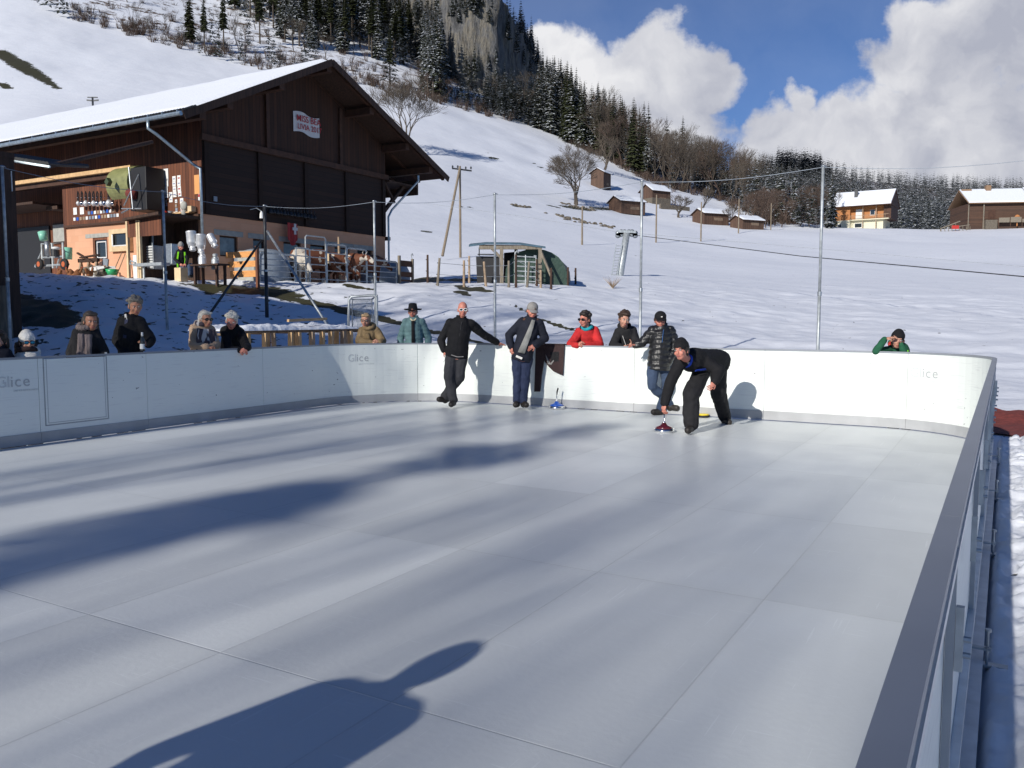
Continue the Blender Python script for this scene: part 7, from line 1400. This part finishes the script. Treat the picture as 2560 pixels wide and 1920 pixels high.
def poles_far():
    def wood(px, yb, yt, Y, lb, r_=.10, lean=None):
        g = at(px, yb, Y); h = at(px, yt, Y).z - g.z; gz = zgs(g.x, g.y); t = Vector((0, 0, h)) if lean is None else at(lean, yt, Y) - g; mb = MB(); base = Vector((0, 0, gz - g.z - .3)); mb.path([base, t * .5, t], [r_, r_ * .9, r_ * .75], 8); o = mb.build('utility_pole', 'wood_pole'); o.location = g; return tag(o, lb, 'wooden pole'), g, t
    o, g, t = wood(1151, 634, 415, 75, 'tall upright wooden utility pole right of the barn roof', .11); mb = MB(); b = at(1106, 640, 72) - g; mb.path([b, t * .985], [.12, .10], 8); mb.build('strut', 'wood_pole', o); mb = MB(); mb.beam(t + Vector((-.7, 0, -.2)), t + Vector((1.0, .4, -.35)), .10, .12)
    for u in (-.65, -.2, .5, .95): mb.lathe([(.0, -.1), (.06, -.1), (.08, .05), (.04, .12), (0, .12)], t + Vector((u, .1, -.05 - .1 * (u > 0))), 8)
    mb.build('crossarm', 'iron_dark', o)
    wood(1455, 641, 515, 110, 'nearest thin wooden ski-lift pole, below the broad old tree', .13); wood(1640, 607, 487, 130, 'thin wooden pole in the snow below the twin huts', .13); wood(1752, 606, 505, 140, 'thin wooden pole standing left of the low shed', .13); wood(1846, 585, 497, 165, 'slender pole between the two low sheds', .13); wood(1927, 571, 508, 178, 'farthest slender pole at the crest of the field', .12)
    mb = MB(); mb.path([at(1455, 640, 110), at(1500, 641, 112), at(1540, 637, 112), at(1590, 628, 113)], .09, 5); tag(mb.build('hose', 'iron_dark'), 'dark hose lying on the snow from the nearest thin pole', 'hose')
    # T-bar lift pylon with ladder and pulleys
    Yp = 62.0; q = lambda x, y: at(x, y, Yp); r = empty('lift_pylon', (0, 0, 0), 0, 'leaning steel ski-lift pylon with pulley battery and ladder', 'lift pylon'); b = q(1543, 728); t = q(1567, 583); mb = MB(); mb.path([b - (t - b) * .15, t], [.30, .24], 10); mb.build('mast', 'galv', r, smooth=True)
    mb = MB(); l0 = q(1541, 715) + Vector((-.28, -.3, 0)); l1 = q(1556, 612) + Vector((-.28, -.3, 0)); sd_ = Vector((.42, 0, 0)); mb.tube(l0 - sd_ * .5, l1 - sd_ * .5, .035, n=5); mb.tube(l0 + sd_ * .5, l1 + sd_ * .5, .035, n=5)
    for i in range(15): c = l0.lerp(l1, i / 14.5); mb.tube(c - sd_ * .5, c + sd_ * .5, .025, n=5)
    mb.build('ladder', 'galv', r)
    a, c = q(1543, 578), q(1590, 580); mb = MB(); mb.beam(a, c, .12, .18); mb.build('crossarm', 'galv', r); rt = Matrix.Rotation(R(90), 3, 'X')
    for px in (1545, 1553, 1561, 1572, 1580, 1588):
        for dz in (0, 1):
            if dz and px in (1561, 1572): continue
            c = q(px, 580 + dz * 6 + (3 if px in (1545, 1588) else 0)); mb = MB(); mb.lathe([(0, -.05), (.19, -.05), (.15, 0), (.19, .05), (0, .05)], c, 14, rot=rt); mb.build('pulley', 'steel', r, smooth=True)
    mb = MB()
    for (y1, y0) in ((691, 590), (668, 586)): pass
    mb.path([q(1590, 588), at(2000, 640, 44), at(2620, 697, 30)], .022, 5); tag(mb.build('lift_cable', 'iron_dark'), 'dark lift cable sloping down to the right across the snow field', 'cable')
    mb = MB(); mb.path([q(1586, 583), at(1930, 612, 60), at(2620, 672, 48)], .012, 5); tag(mb.build('lift_cable', 'galv'), 'fainter upper lift cable crossing the snow field', 'cable')
    mb = MB(); mb.path([at(1060, 468 + 40, 75), at(1300, 540, 68), q(1545, 580)], .014, 5); tag(mb.build('lift_cable', 'galv'), 'faint lift cable coming from behind the barn to the pylon', 'cable')
    # distant T-bar pylon top-left
    g = at(232, 262, 190); mb = MB(); mb.tube(g + Vector((0, 0, -3)), g + Vector((0, 0, 1.6)), .22, n=8); mb.beam(g + Vector((-1.1, 0, 1.6)), g + Vector((1.1, 0, 1.6)), .3, .18); mb.beam(g + Vector((-1.3, 0, 1.0)), g + Vector((-.2, 0, .9)), .2, .3); mb.beam(g + Vector((.2, 0, .9)), g + Vector((1.3, 0, 1.0)), .2, .3); tag(mb.build('lift_pylon', 'iron_dark'), 'tiny T-shaped lift pylon on the slope above the barn roof', 'lift pylon')
    # dry grass tuft by the pylon
    rn = random.Random(6); mb = MB(); p = hit(1532, 722, 20)
    for _ in range(60): a = rn.uniform(0, 6.28); d = Vector((math.cos(a), math.sin(a), 1.1)).normalized() * rn.uniform(.3, .8); mb.tube(p, p + d, .012, .003, 3)
    tag(mb.build('dry_grass', 'wood_lath'), 'tuft of dry grass at the foot of the lift pylon', 'grass', kind='stuff')
poles_far()
def shelter():
    Y = 39.0; q = lambda x, y, d=0: at(x, y, Y + d); r = empty('shelter', (0, 0, 0), 0, 'open timber shelter with blue-green sheet roof behind the net pole', 'shelter'); mb = MB(); g = lambda x, d=0: Vector((q(x, 700, d).x, Y + d, zgs(q(x, 700, d).x, Y + d) - .2))
    rf = [(1172, 612, 0), (1215, 606, 0), (1300, 607, 0), (1364, 616, 0)]; bk = [(1176, 609, 2.6), (1216, 605, 2.6), (1300, 606, 2.6), (1350, 614, 2.6)]
    for i in range(3):
        a, b, c, d = q(*rf[i][:2]), q(*rf[i + 1][:2]), q(*bk[i + 1]), q(*bk[i]); mb.prism([a, b, c, d], (0, 0, -.09))
    mb.build('roof', 'tarp_blue', r); mb = MB(); mb.beam(q(1198, 619, .1), q(1355, 619, .1), .14, .16); mb.build('beam', 'wood_grey', r); mb = MB(); mb.beam(q(1198, 616, 2.4), q(1350, 618, 2.4), .14, .16); mb.build('beam', 'wood_grey', r)
    for x, d in ((1254, .1), (1350, .1), (1290, 2.3), (1318, 2.3)): mb = MB(); tp = q(x, 619, d); mb.beam(g(x, d), tp, .16, .16, up=(0, 1, 0)); mb.build('post', 'wood_grey', r)
    mb = MB(); mb.beam(q(1352, 628, .1), q(1378, 690, -.2), .10, .10); mb.beam(q(1230, 622, .1), q(1258, 650, .1), .10, .12); mb.build('brace', 'wood_grey', r)
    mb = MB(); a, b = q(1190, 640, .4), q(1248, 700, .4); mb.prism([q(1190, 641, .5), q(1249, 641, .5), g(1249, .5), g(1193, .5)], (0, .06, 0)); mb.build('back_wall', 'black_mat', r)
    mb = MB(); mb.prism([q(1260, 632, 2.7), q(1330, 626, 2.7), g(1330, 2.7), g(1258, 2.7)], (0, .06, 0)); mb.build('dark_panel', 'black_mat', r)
    # tunnel tent
    r = empty('tarp_tent', (0, 0, 0), 0, 'dark green tarpaulin tunnel tent beside the open shelter', 'tent'); mb = MB(); rings = []
    for i in range(9):
        d = i * .62; xs, xe, tp = 1262 + 0 * i, 1418, 626 + i * .2; ca = q(1262 + i * 2, 700, .7 + d); cb = q(1419 + i * 1, 704, .7 + d); zt = q(1330, 622, .7).z; ring = []
        za, zb = zgs(ca.x, ca.y) - .1, zgs(cb.x, cb.y) - .1; sag = .05 * (i % 2)
        for k in range(13):
            t = math.pi * k / 12; u = .5 - .5 * math.cos(t); z = (za + (zb - za) * u) + (zt - (za + zb) / 2 - sag) * math.sin(t) ** .62; ring.append(Vector((ca.x + (cb.x - ca.x) * u, ca.y, z)))
        rings.append(ring)
    for a, b in zip(rings[:-1], rings[1:]):
        for k in range(12): mb.quad(a[k], a[k + 1], b[k + 1], b[k])
    mb.build('cover', 'tarp_green', r); mb = MB(); a = rings[0]; mb.add([v for v in a], [tuple(range(13))]); 
    mb.build('front_flap', 'tarp_green', r)
    # gate panel in front
    r = empty('cattle_rail', (0, 0, 0), 0, 'grey metal gate panel standing in the opening of the green tent', 'cattle rail'); mb = MB(); a, b = q(1288, 632, -.5), q(1340, 640, -.5); za = g(1288, -.5).z + .3
    for i in range(6): z = a.z - .15 - i * (a.z - za) / 6; mb.tube((a.x, a.y, z), (b.x, b.y, z - .05), .03, n=6)
    mb.build('bars', 'galv', r); mb = MB(); mb.path([(a.x, a.y, za - .3), (a.x, a.y, a.z), (a.x + .08, a.y, a.z + .08), (a.x + .16, a.y, a.z)], .04, 6); mb.path([(b.x, b.y, za - .3), (b.x, b.y, b.z), (b.x - .1, b.y, b.z)], .04, 6); mb.tube(((a.x + b.x) / 2, a.y, za - .2), ((a.x + b.x) / 2, a.y, a.z - .1), .03); mb.build('frame', 'galv', r)
    r = empty('tube_rail', (0, 0, 0), 0, 'bent metal tube rail on top of the dark shelter wall', 'rail'); mb = MB(); mb.path([q(1198, 640, .3), q(1198, 620, .3), q(1203, 616, .3)], .03, 6); mb.path([q(1194, 636, .3), q(1240, 636, .3), q(1243, 640, .3)], .03, 6); mb.build('tube', 'iron_dark', r)
shelter()
def fence():
    posts = [(1069, 637, 678, 37, 'thin dark fence post nearest the barn'), (1096, 645, 711, 33, 'grey leaning fence post in front of the dark ditch'), (1160, 651, 712, 33.5, 'pale upright fence post left of the shelter'), (1173, 640, 686, 38, 'dark fence post just behind the pale one'), (1213, 654, 711, 33.5, 'yellowish leaning fence post before the shelter wall'), (1272, 652, 706, 34, 'straight grey fence post just right of the net pole'), (1290, 636, 698, 34.3, 'tall reddish fence post beside the metal gate'), (1320, 654, 697, 34.5, 'grey fence post leaning across the metal gate'), (1342, 648, 694, 36, 'dark thin fence post at the edge of the gate'), (1352, 675, 697, 35, 'short light fence post before the green tent'), (1378, 670, 697, 35, 'stubby brown fence post before the green tent'), (1420, 668, 701, 39, 'dark fence post at the right corner of the green tent'), (1439, 540 + 130, 700, 42, 'thin stake right of the green tent')]
    pts = []
    for px, yt, yb, Y, lb in posts:
        a = at(px + (3 if 'leaning' in lb else 0) * (1 if px != 1213 else -1), yt, Y); b = at(px - (3 if 'leaning' in lb else 0) * (1 if px != 1213 else -1), yb, Y); b.z = min(b.z, zgs(b.x, b.y)) - .2; mb = MB(); mb.path([b - a, Vector((0, 0, 0))], [.055, .045], 7); o = mb.build('fence_post', 'wood_lath' if 'yellow' in lb or 'pale' in lb or 'light' in lb else ('wood_grey' if 'grey' in lb else 'wood_dark')); o.location = a; tag(o, lb, 'fence post')
        m2 = MB()
        for k in (.15, .5, .8): c = (b - a) * k; m2.tube(c - Vector((.08, 0, 0)), c, .02, n=5)
        m2.build('insulator', 'black_mat', o); pts.append((a, b))
    mb = MB(); seq = [1, 2, 4, 5, 6, 7, 9]
    for k in (.15, .5, .8):
        for i, j in zip(seq[:-1], seq[1:]): mb.tube(pts[i][0].lerp(pts[i][1], k), pts[j][0].lerp(pts[j][1], k), .009, n=4)
    tag(mb.build('fence_wire', 'galv'), 'thin fence wires running between the wooden posts by the shelter', 'wire')
fence()
# ------------------------------------------------------------------ huts and houses
def hut(px, pyb, Wpx, label, yaw, L_=6.0, Wd=4.5, H=2.4, rise=1.2, Y=None, wall='planks_hut', name='hut', stone=0.0):
    p = onground(px, Y) if Y else hit(px, pyb, 60); s_ = 1.0; r = empty(name, p - Vector((0, 0, .5)), yaw, label, 'hut'); ov = .45
    mb = MB(); h = H + .5; mb.prism([(0, 0, 0), (0, Wd, 0), (0, Wd, h), (0, Wd / 2, h + rise), (0, 0, h)], (L_, 0, 0)); mb.v = [(x - L_ / 2, y - Wd / 2, z) for x, y, z in mb.v]; mb.build('wall', wall, r)
    mb = MB(); sl = rise / (Wd / 2); e = .02; pr = [(-Wd / 2 - ov, h - ov * sl + e), (0, h + rise + e), (Wd / 2 + ov, h - ov * sl + e), (Wd / 2 + ov, h - ov * sl + .12), (0, h + rise + .13), (-Wd / 2 - ov, h - ov * sl + .12)]; mb.prism([(-L_ / 2 - .4, y, z) for y, z in pr], (L_ + .8, 0, 0)); rf = mb.build('roof', 'wood_dark', r)
    A, B_ = np.meshgrid(np.linspace(-L_ / 2 - .35, L_ / 2 + .35, 24), np.linspace(-Wd / 2 - ov + .05, Wd / 2 + ov - .05, 24), indexing='ij'); ed = np.minimum(np.minimum(A + L_ / 2 + .35, L_ / 2 + .35 - A), np.minimum(B_ + Wd / 2 + ov - .05, Wd / 2 + ov - .05 - B_)).clip(0, .2) / .2
    Z = h + rise + .12 - np.abs(B_) * sl + ed ** .5 * (.2 + fbm(A, B_, 2, 70) * .12); o = grid_mesh('snow', A, B_, Z, 'snow_obj'); o.parent = rf
    mb = MB(); mb.bx(L_ / 2 + .0, L_ / 2 + .04, -.6, .6, .3, 2.1); mb.build('door_or_dark_opening', 'wood_dark', r); mb = MB(); mb.bx(-L_ * .1, L_ * .25, -Wd / 2 - .04, -Wd / 2, 1.0, 1.6); mb.build('hatch', 'wood_lath_dark', r)
    if stone: mb = MB(); mb.bx(-L_ / 2 - .05, L_ / 2 + .05, -Wd / 2 - .05, Wd / 2 + .05, -1.2, .5 + stone); mb.build('foundation', 'stone_rubble', r)
    return r
hut(1567, 533, 95, 'long weathered hut left of its twin, behind the thin poles', R(28), 6.5, 4.6, 2.3, 1.1); hut(1638, 508, 66, 'dark-gabled hut on a stone base uphill right of its twin', R(32), 6.0, 4.6, 2.8, 1.5, stone=.9); hut(1502, 470, 45, 'small two-storey hut beside the leafless tree on the slope', R(60), 4.6, 3.6, 3.6, 1.0)
hut(1776, 560, 60, 'low wide shed with thick snow roof at the wood edge', R(24), 6.5, 4.2, 2.0, 1.0); hut(1867, 572, 55, 'lowest small shed nearest the crest of the field', R(26), 5.6, 4.0, 1.6, .9)
mb = MB(); a = hit(1650, 522, 60); b = hit(1722, 528, 60); mb.beam(a + Vector((0, 0, .4)), b + Vector((0, 0, .1)), .6, 1.6); tag(mb.build('stone_wall', 'stone_rubble'), 'low rubble stone wall right of the uphill twin hut', 'wall')
def rocks():
    rn = random.Random(9)
    def heap(px, py, n, w, label):
        p = hit(px, py, 40); mb = MB()
        for _ in range(n):
            o = Vector((rn.gauss(0, w), rn.gauss(0, w * .5), 0)); o.z = zgs(p.x + o.x, p.y + o.y) - p.z; s_ = rn.uniform(.2, .55); mb.ell(p + o + Vector((0, 0, .05)), (s_, s_ * rn.uniform(.6, 1), s_ * rn.uniform(.4, .7)), Matrix.Rotation(rn.uniform(0, 3), 3, 'Z'), 6, 4)
        tag(mb.build('rock_pile', 'stone_rubble'), label, 'rocks', kind='stuff')
    heap(1308, 518, 26, .9, 'dark heap of boulders in the middle of the slope'); heap(1432, 548, 34, 2.0, 'line of pale rubble behind the nearest thin pole'); heap(1475, 560, 26, 2.6, 'scattered stones trailing off to the right'); heap(1442, 518, 30, 2.2, 'stones and roots around the foot of the broad old tree')
rocks()
def chalet():
    Y = 202.0; c = lambda x, y, d=0: at(x, y, Y + d); r = empty('chalet', onground(2165, Y), R(-34), 'chalet with cream base, orange timber storey and snowy roof', 'house'); inv = (Matrix.Translation(r.location) @ Matrix.Rotation(R(-12), 4, 'Z')).inverted()
    W_, D = 12.2, 9.0; z0 = -1.5; m = F / Y; zb = lambda y: at(2165, y, Y).z - r.location.z; zc, ze, zr = zb(553), zb(520), zb(481); x0 = -6.2; x1 = x0 + 12.0
    mb = MB(); mb.bx(x0, x0 + 3.5, -D / 2, D / 2, z0, zc); mb.bx(x0 + 3.5, x1 - 1.4, -D / 2 + .9, D / 2, z0, zc - .0); mb.build('base_wall', 'wall_cream', r)
    mb = MB(); mb.bx(x0 + .02, x0 + 3.5, -D / 2 + .02, D / 2, zc, ze); mb.bx(x0 + 3.5, x1 - 1.4, -D / 2 + 1.2, D / 2, zc, ze); mb.prism([(x1 - 1.6, -D / 2 + 1.2, ze), (x1 - 1.6, D / 2, ze), (x1 - 1.6, 0, zr - .3)], (.2, 0, 0)); mb.build('timber_wall', 'planks_chalet', r)
    mb = MB(); ov = 1.2; yy = D / 2 + ov; sl = (zr - ze) / (D / 2 + ov); 
    mb.prism([(x0 - .8, -yy, ze - .15), (x0 - .8, 0, zr), (x0 - .8, yy, ze - .15), (x0 - .8, yy, ze), (x0 - .8, 0, zr + .15), (x0 - .8, -yy, ze)], (x1 - x0 + 1.4, 0, 0)); rf = mb.build('roof', 'chalet_dark', r)
    mb = MB(); e = .16
    mb.prism([(x0 - .7, -yy + .1, ze + e - .1), (x0 - .7, 0, zr + e), (x0 - .7, 0, zr + e + .25), (x0 - .7, -yy + .1, ze + e + .2)], (x1 - x0 + 1.2, 0, 0)); mb.prism([(x0 - .7, yy - .1, ze + e - .1), (x0 - .7, 0, zr + e), (x0 - .7, 0, zr + e + .25), (x0 - .7, yy - .1, ze + e + .2)], (x1 - x0 + 1.2, 0, 0)); mb.build('snow', 'snow_obj', rf)
    mb = MB(); mb.bx(-2.3, -1.6, -2.6, -1.9, zr - 2.2, zr + .3); mb.prism([(-2.4, -2.7, zr + .3), (-1.5, -2.7, zr + .3), (-1.95, -2.7, zr + .8)], (0, .9, 0)); mb.build('chimney', 'iron_dark', rf)
    mb = MB(); mb.prism([(x1 + .35, -yy + .4, ze - .1), (x1 + .35, yy - .4, ze - .1), (x1 + .35, 0, zr - .1)], (.12, 0, 0)); mb.bx(x1 - 1.3, x1 + .3, -D / 2 + .4, D / 2, zc + .0, ze); mb.build('gable_screen', 'chalet_dark', r)
    mb = MB(); mb.bx(x0 + 3.5, x1 - .1, -D / 2 - .1, -D / 2 + 1.2, zc - .15, zc + .05); mb.build('balcony', 'wall_cream', r); mb = MB(); mb.bx(x0 + 3.5, x1 - .1, -D / 2 - .1, -D / 2 - .05, zc + .9, zc + .98)
    for i in range(28): x = x0 + 3.6 + i * .28; mb.bx(x, x + .05, -D / 2 - .1, -D / 2 - .06, zc + .05, zc + .9)
    mb.build('railing', 'wood_lath', r); mb = MB()
    for x in (x0 + 6.3, x0 + 9.2): mb = MB(); mb.bx(x - .08, x + .08, -D / 2 - .05, -D / 2 + .1, z0, ze); mb.build('post', 'wood_lath', r)
    for (u, v, w, h, m_) in ((x0 + 1.2, zc - 1.8, .8, .9, 'glass_dark'), (x0 + 5.2, zc - 1.7, 1.5, .9, 'glass_dark'), (x0 + 5.2, zc + .3, 1.2, 2.1, 'plastic_white'), (x0 + 8.2, zc + 1.0, .9, 1.1, 'glass_dark')):
        y = -D / 2 - .02 if u < x0 + 3 else (-D / 2 + .88 if v < zc else -D / 2 + 1.18); mb = MB(); mb.bx(u - w / 2 - .08, u + w / 2 + .08, y - .03, y, v - .08, v + h + .08); w_ = mb.build('window', 'plastic_white', r); mb = MB(); mb.bx(u - w / 2, u + w / 2, y - .05, y - .03, v, v + h); mb.build('pane', m_, w_)
chalet()
def farmhouse():
    Y = 186.0; r = empty('farmhouse', onground(2500, Y), R(-8), 'wide brown farmhouse cut off by the right edge, snow sliding off its roof', 'house'); zb = lambda y: at(2500, y, Y).z - r.location.z; x0 = (2400 - 2500) / F * Y; x1 = x0 + 17; D = 10; ze, zr = zb(515), zb(476)
    mb = MB(); mb.bx(x0 + .2, x1, -D / 2, D / 2, -1, ze); mb.build('wall', 'planks_log', r); mb = MB(); yy = D / 2 + 1.0; mb.prism([(x0, -yy, ze - .1), (x0, 0, zr), (x0, yy, ze - .1), (x0, yy, ze + .08), (x0, 0, zr + .16), (x0, -yy, ze + .08)], (x1 - x0 + .5, 0, 0)); rf = mb.build('roof', 'roof_rust', r)
    mb = MB(); mb.prism([(x0 + .1, -yy + .05, ze + .1), (x0 + .1, -.3, zr + .13), (x0 + .1, -.3, zr + .35), (x0 + .1, -yy + .05, ze + .35)], (x1 - x0 - 4.4, 0, 0)); mb.prism([(x1 - 4.0, -yy + .6, ze + .25), (x1 - 4.0, .0, zr + .3), (x1 - 4.0, .0, zr + .6), (x1 - 4.0, -yy + .6, ze + .6)], (4.3, 0, 0)); mb.build('snow', 'snow_obj', rf)
    mb = MB(); mb.bx(x0 + 5.2, x0 + 6.2, -1.2, -.2, zr - .8, zr + 1.0); mb.bx(x0 + .3, x0 + 2.3, -1.1, -.2, zr - .5, zr + .25); mb.build('chimney', 'roof_rust', rf)
    mb = MB(); mb.bx(x0 + 3.2, x0 + 3.4, -D / 2 - .5, -D / 2 - .3, -1, ze); mb.build('post', 'wood_grey', r); mb = MB(); mb.bx(x0 + .2, x0 + .35, -D / 2 - .5, -D / 2 - .35, -1, ze); mb.build('post', 'wood_grey', r); mb = MB(); mb.bx(x0 + 4.4, x0 + 5.8, -D / 2 - .05, -D / 2, 1.2, 3.2); mb.build('shutter', 'wood_beam', r)
    mb = MB(); mb.bx(x0 + 3.5, x0 + 5.8, -D / 2 - 1.2, -D / 2, -1, 1.0); mb.build('rubble_wall', 'stone_rubble', r)
    for i, (u, h) in enumerate(((x0 + 6, 1.0), (x0 + 8.3, 1.1), (x0 + 10.6, .7))): mb = MB(); mb.bx(u, u + 2.1, -D / 2 - 1.4, -D / 2 - 1.3, .4, .4 + h); mb.build('railing', 'wood_grey', r)
    q = lambda x, y: at(x, y, 180); mb = MB(); mb.beam(q(2352, 571), q(2400, 553), .25, .2); mb.beam(q(2352, 571), q(2352, 582), .2, .2); mb.beam(q(2395, 566), q(2424, 562), .15, .15)
    for x in range(2362, 2430, 9): mb.beam(q(x, 566 if x > 2395 else 571 - (x - 2352) * .38), q(x, 580), .1, .1)
    tag(mb.build('garden_fence', 'wood_grey'), 'grey stepped garden fence left of the brown farmhouse', 'fence'); mb = MB(); a = q(2388, 568); mb.box(a, (1.4, .4, .7)); tag(mb.build('crate', 'plastic_red'), 'small red crate behind the garden fence of the farmhouse', 'crate')
    mb = MB(); a = q(2543, 551); mb.ell(a + Vector((0, 0, .6)), (.6, .3, .6)); mb.tube(a - Vector((0, 0, 1.2)), a + Vector((0, 0, .4)), .12); tag(mb.build('wooden_figure', 'chalet_wood'), 'round pale wooden sign on a stake before the farmhouse', 'wooden sign')
farmhouse()
# ------------------------------------------------------------------ things off to the left and behind that cast the long shadows
def off_frame():
    sc = lambda s_, c: Vector((s_ * math.sin(SAZ) + c * math.cos(SAZ), s_ * math.cos(SAZ) - c * math.sin(SAZ), 0))
    r = empty('shadow_building', sc(3, -24), -SAZ, 'added off-frame building left of the rink that shades the snow bank, with pale light-bouncing walls', 'barn'); mb = MB(); mb.bx(-16, 7, -9, 0, -.2, 8.4); mb.bx(7, 9.4, -9, 0, -.2, 6.3); mb.build('wall', 'wall_cream', r); mb = MB(); mb.prism([(-16.4, .4, 8.4), (7.3, .4, 8.4), (7.3, .4, 8.6), (-16.4, .4, 8.6)], (0, -9.8, 0)); mb.prism([(7.3, .4, 6.3), (10.0, .4, 6.3), (10.0, .4, 6.45), (7.3, .4, 6.5)], (0, -9.8, 0)); mb.build('roof', 'wood_dark', r)  # unseen block shaped to shade the bank; pale walls throw light back
    tr, cr = spruce_mesh(20, 2.6, 34, 12, 77, .05); t_me, c_me = mk_plain(tr, 'trunk', 'bark'), mk_plain(cr, 'crown', 'needles'); tb = [mk_plain(norm_h(bare_mesh(16, .5, 200 + i, 1, 5, .015, .25), 16), 'bare_tree', 'twig') for i in range(3)]
    def fir(c, end, h, w=1.0, gap=0):
        D = h / math.tan(SEL) - end; r = empty('spruce_tree', sc(-D, c), random.uniform(0, 6), None); tag(r, 'tall spruce standing behind the photographer, off to the left', 'spruce', 'spruces behind the rink on the sunny side'); r.scale = (h / 20 * w, h / 20 * w, h / 20)
        for me, nm in ((t_me, 'trunk'), (c_me, 'crown')): o = bpy.data.objects.new(nm, me); link(o, r)
    def bare(c, end, h, i, w=1.0):
        D = h / math.tan(SEL) - end; o = bpy.data.objects.new('bare_tree', tb[i % 3]); link(o); o.location = sc(-D, c); o.rotation_euler = (0, 0, i * 1.3); o.scale = (h / 16 * w, h / 16 * w, h / 16); tag(o, 'bare broadleaf tree standing behind the photographer', 'bare tree', 'bare trees behind the rink on the sunny side')
    fir(-5.6, 14.5, 22, 1.05); fir(-5.5, 12.5, 26, .9); fir(-8.75, 15.0, 25, .14); fir(-15.5, 21, 26, .8); fir(-19, 24, 24, .8); fir(-22.5, 27, 28, .7)
    bare(-3.2, 10.5, 19, 0, .22); bare(-7.4, 16, 20, 2, .25); bare(-1.4, 8.0, 22, 1, .3); bare(-16, 24, 21, 0, .5); bare(-10.2, 27, 24, 2, .25); bare(-17, 30, 22, 1, .6)
off_frame()
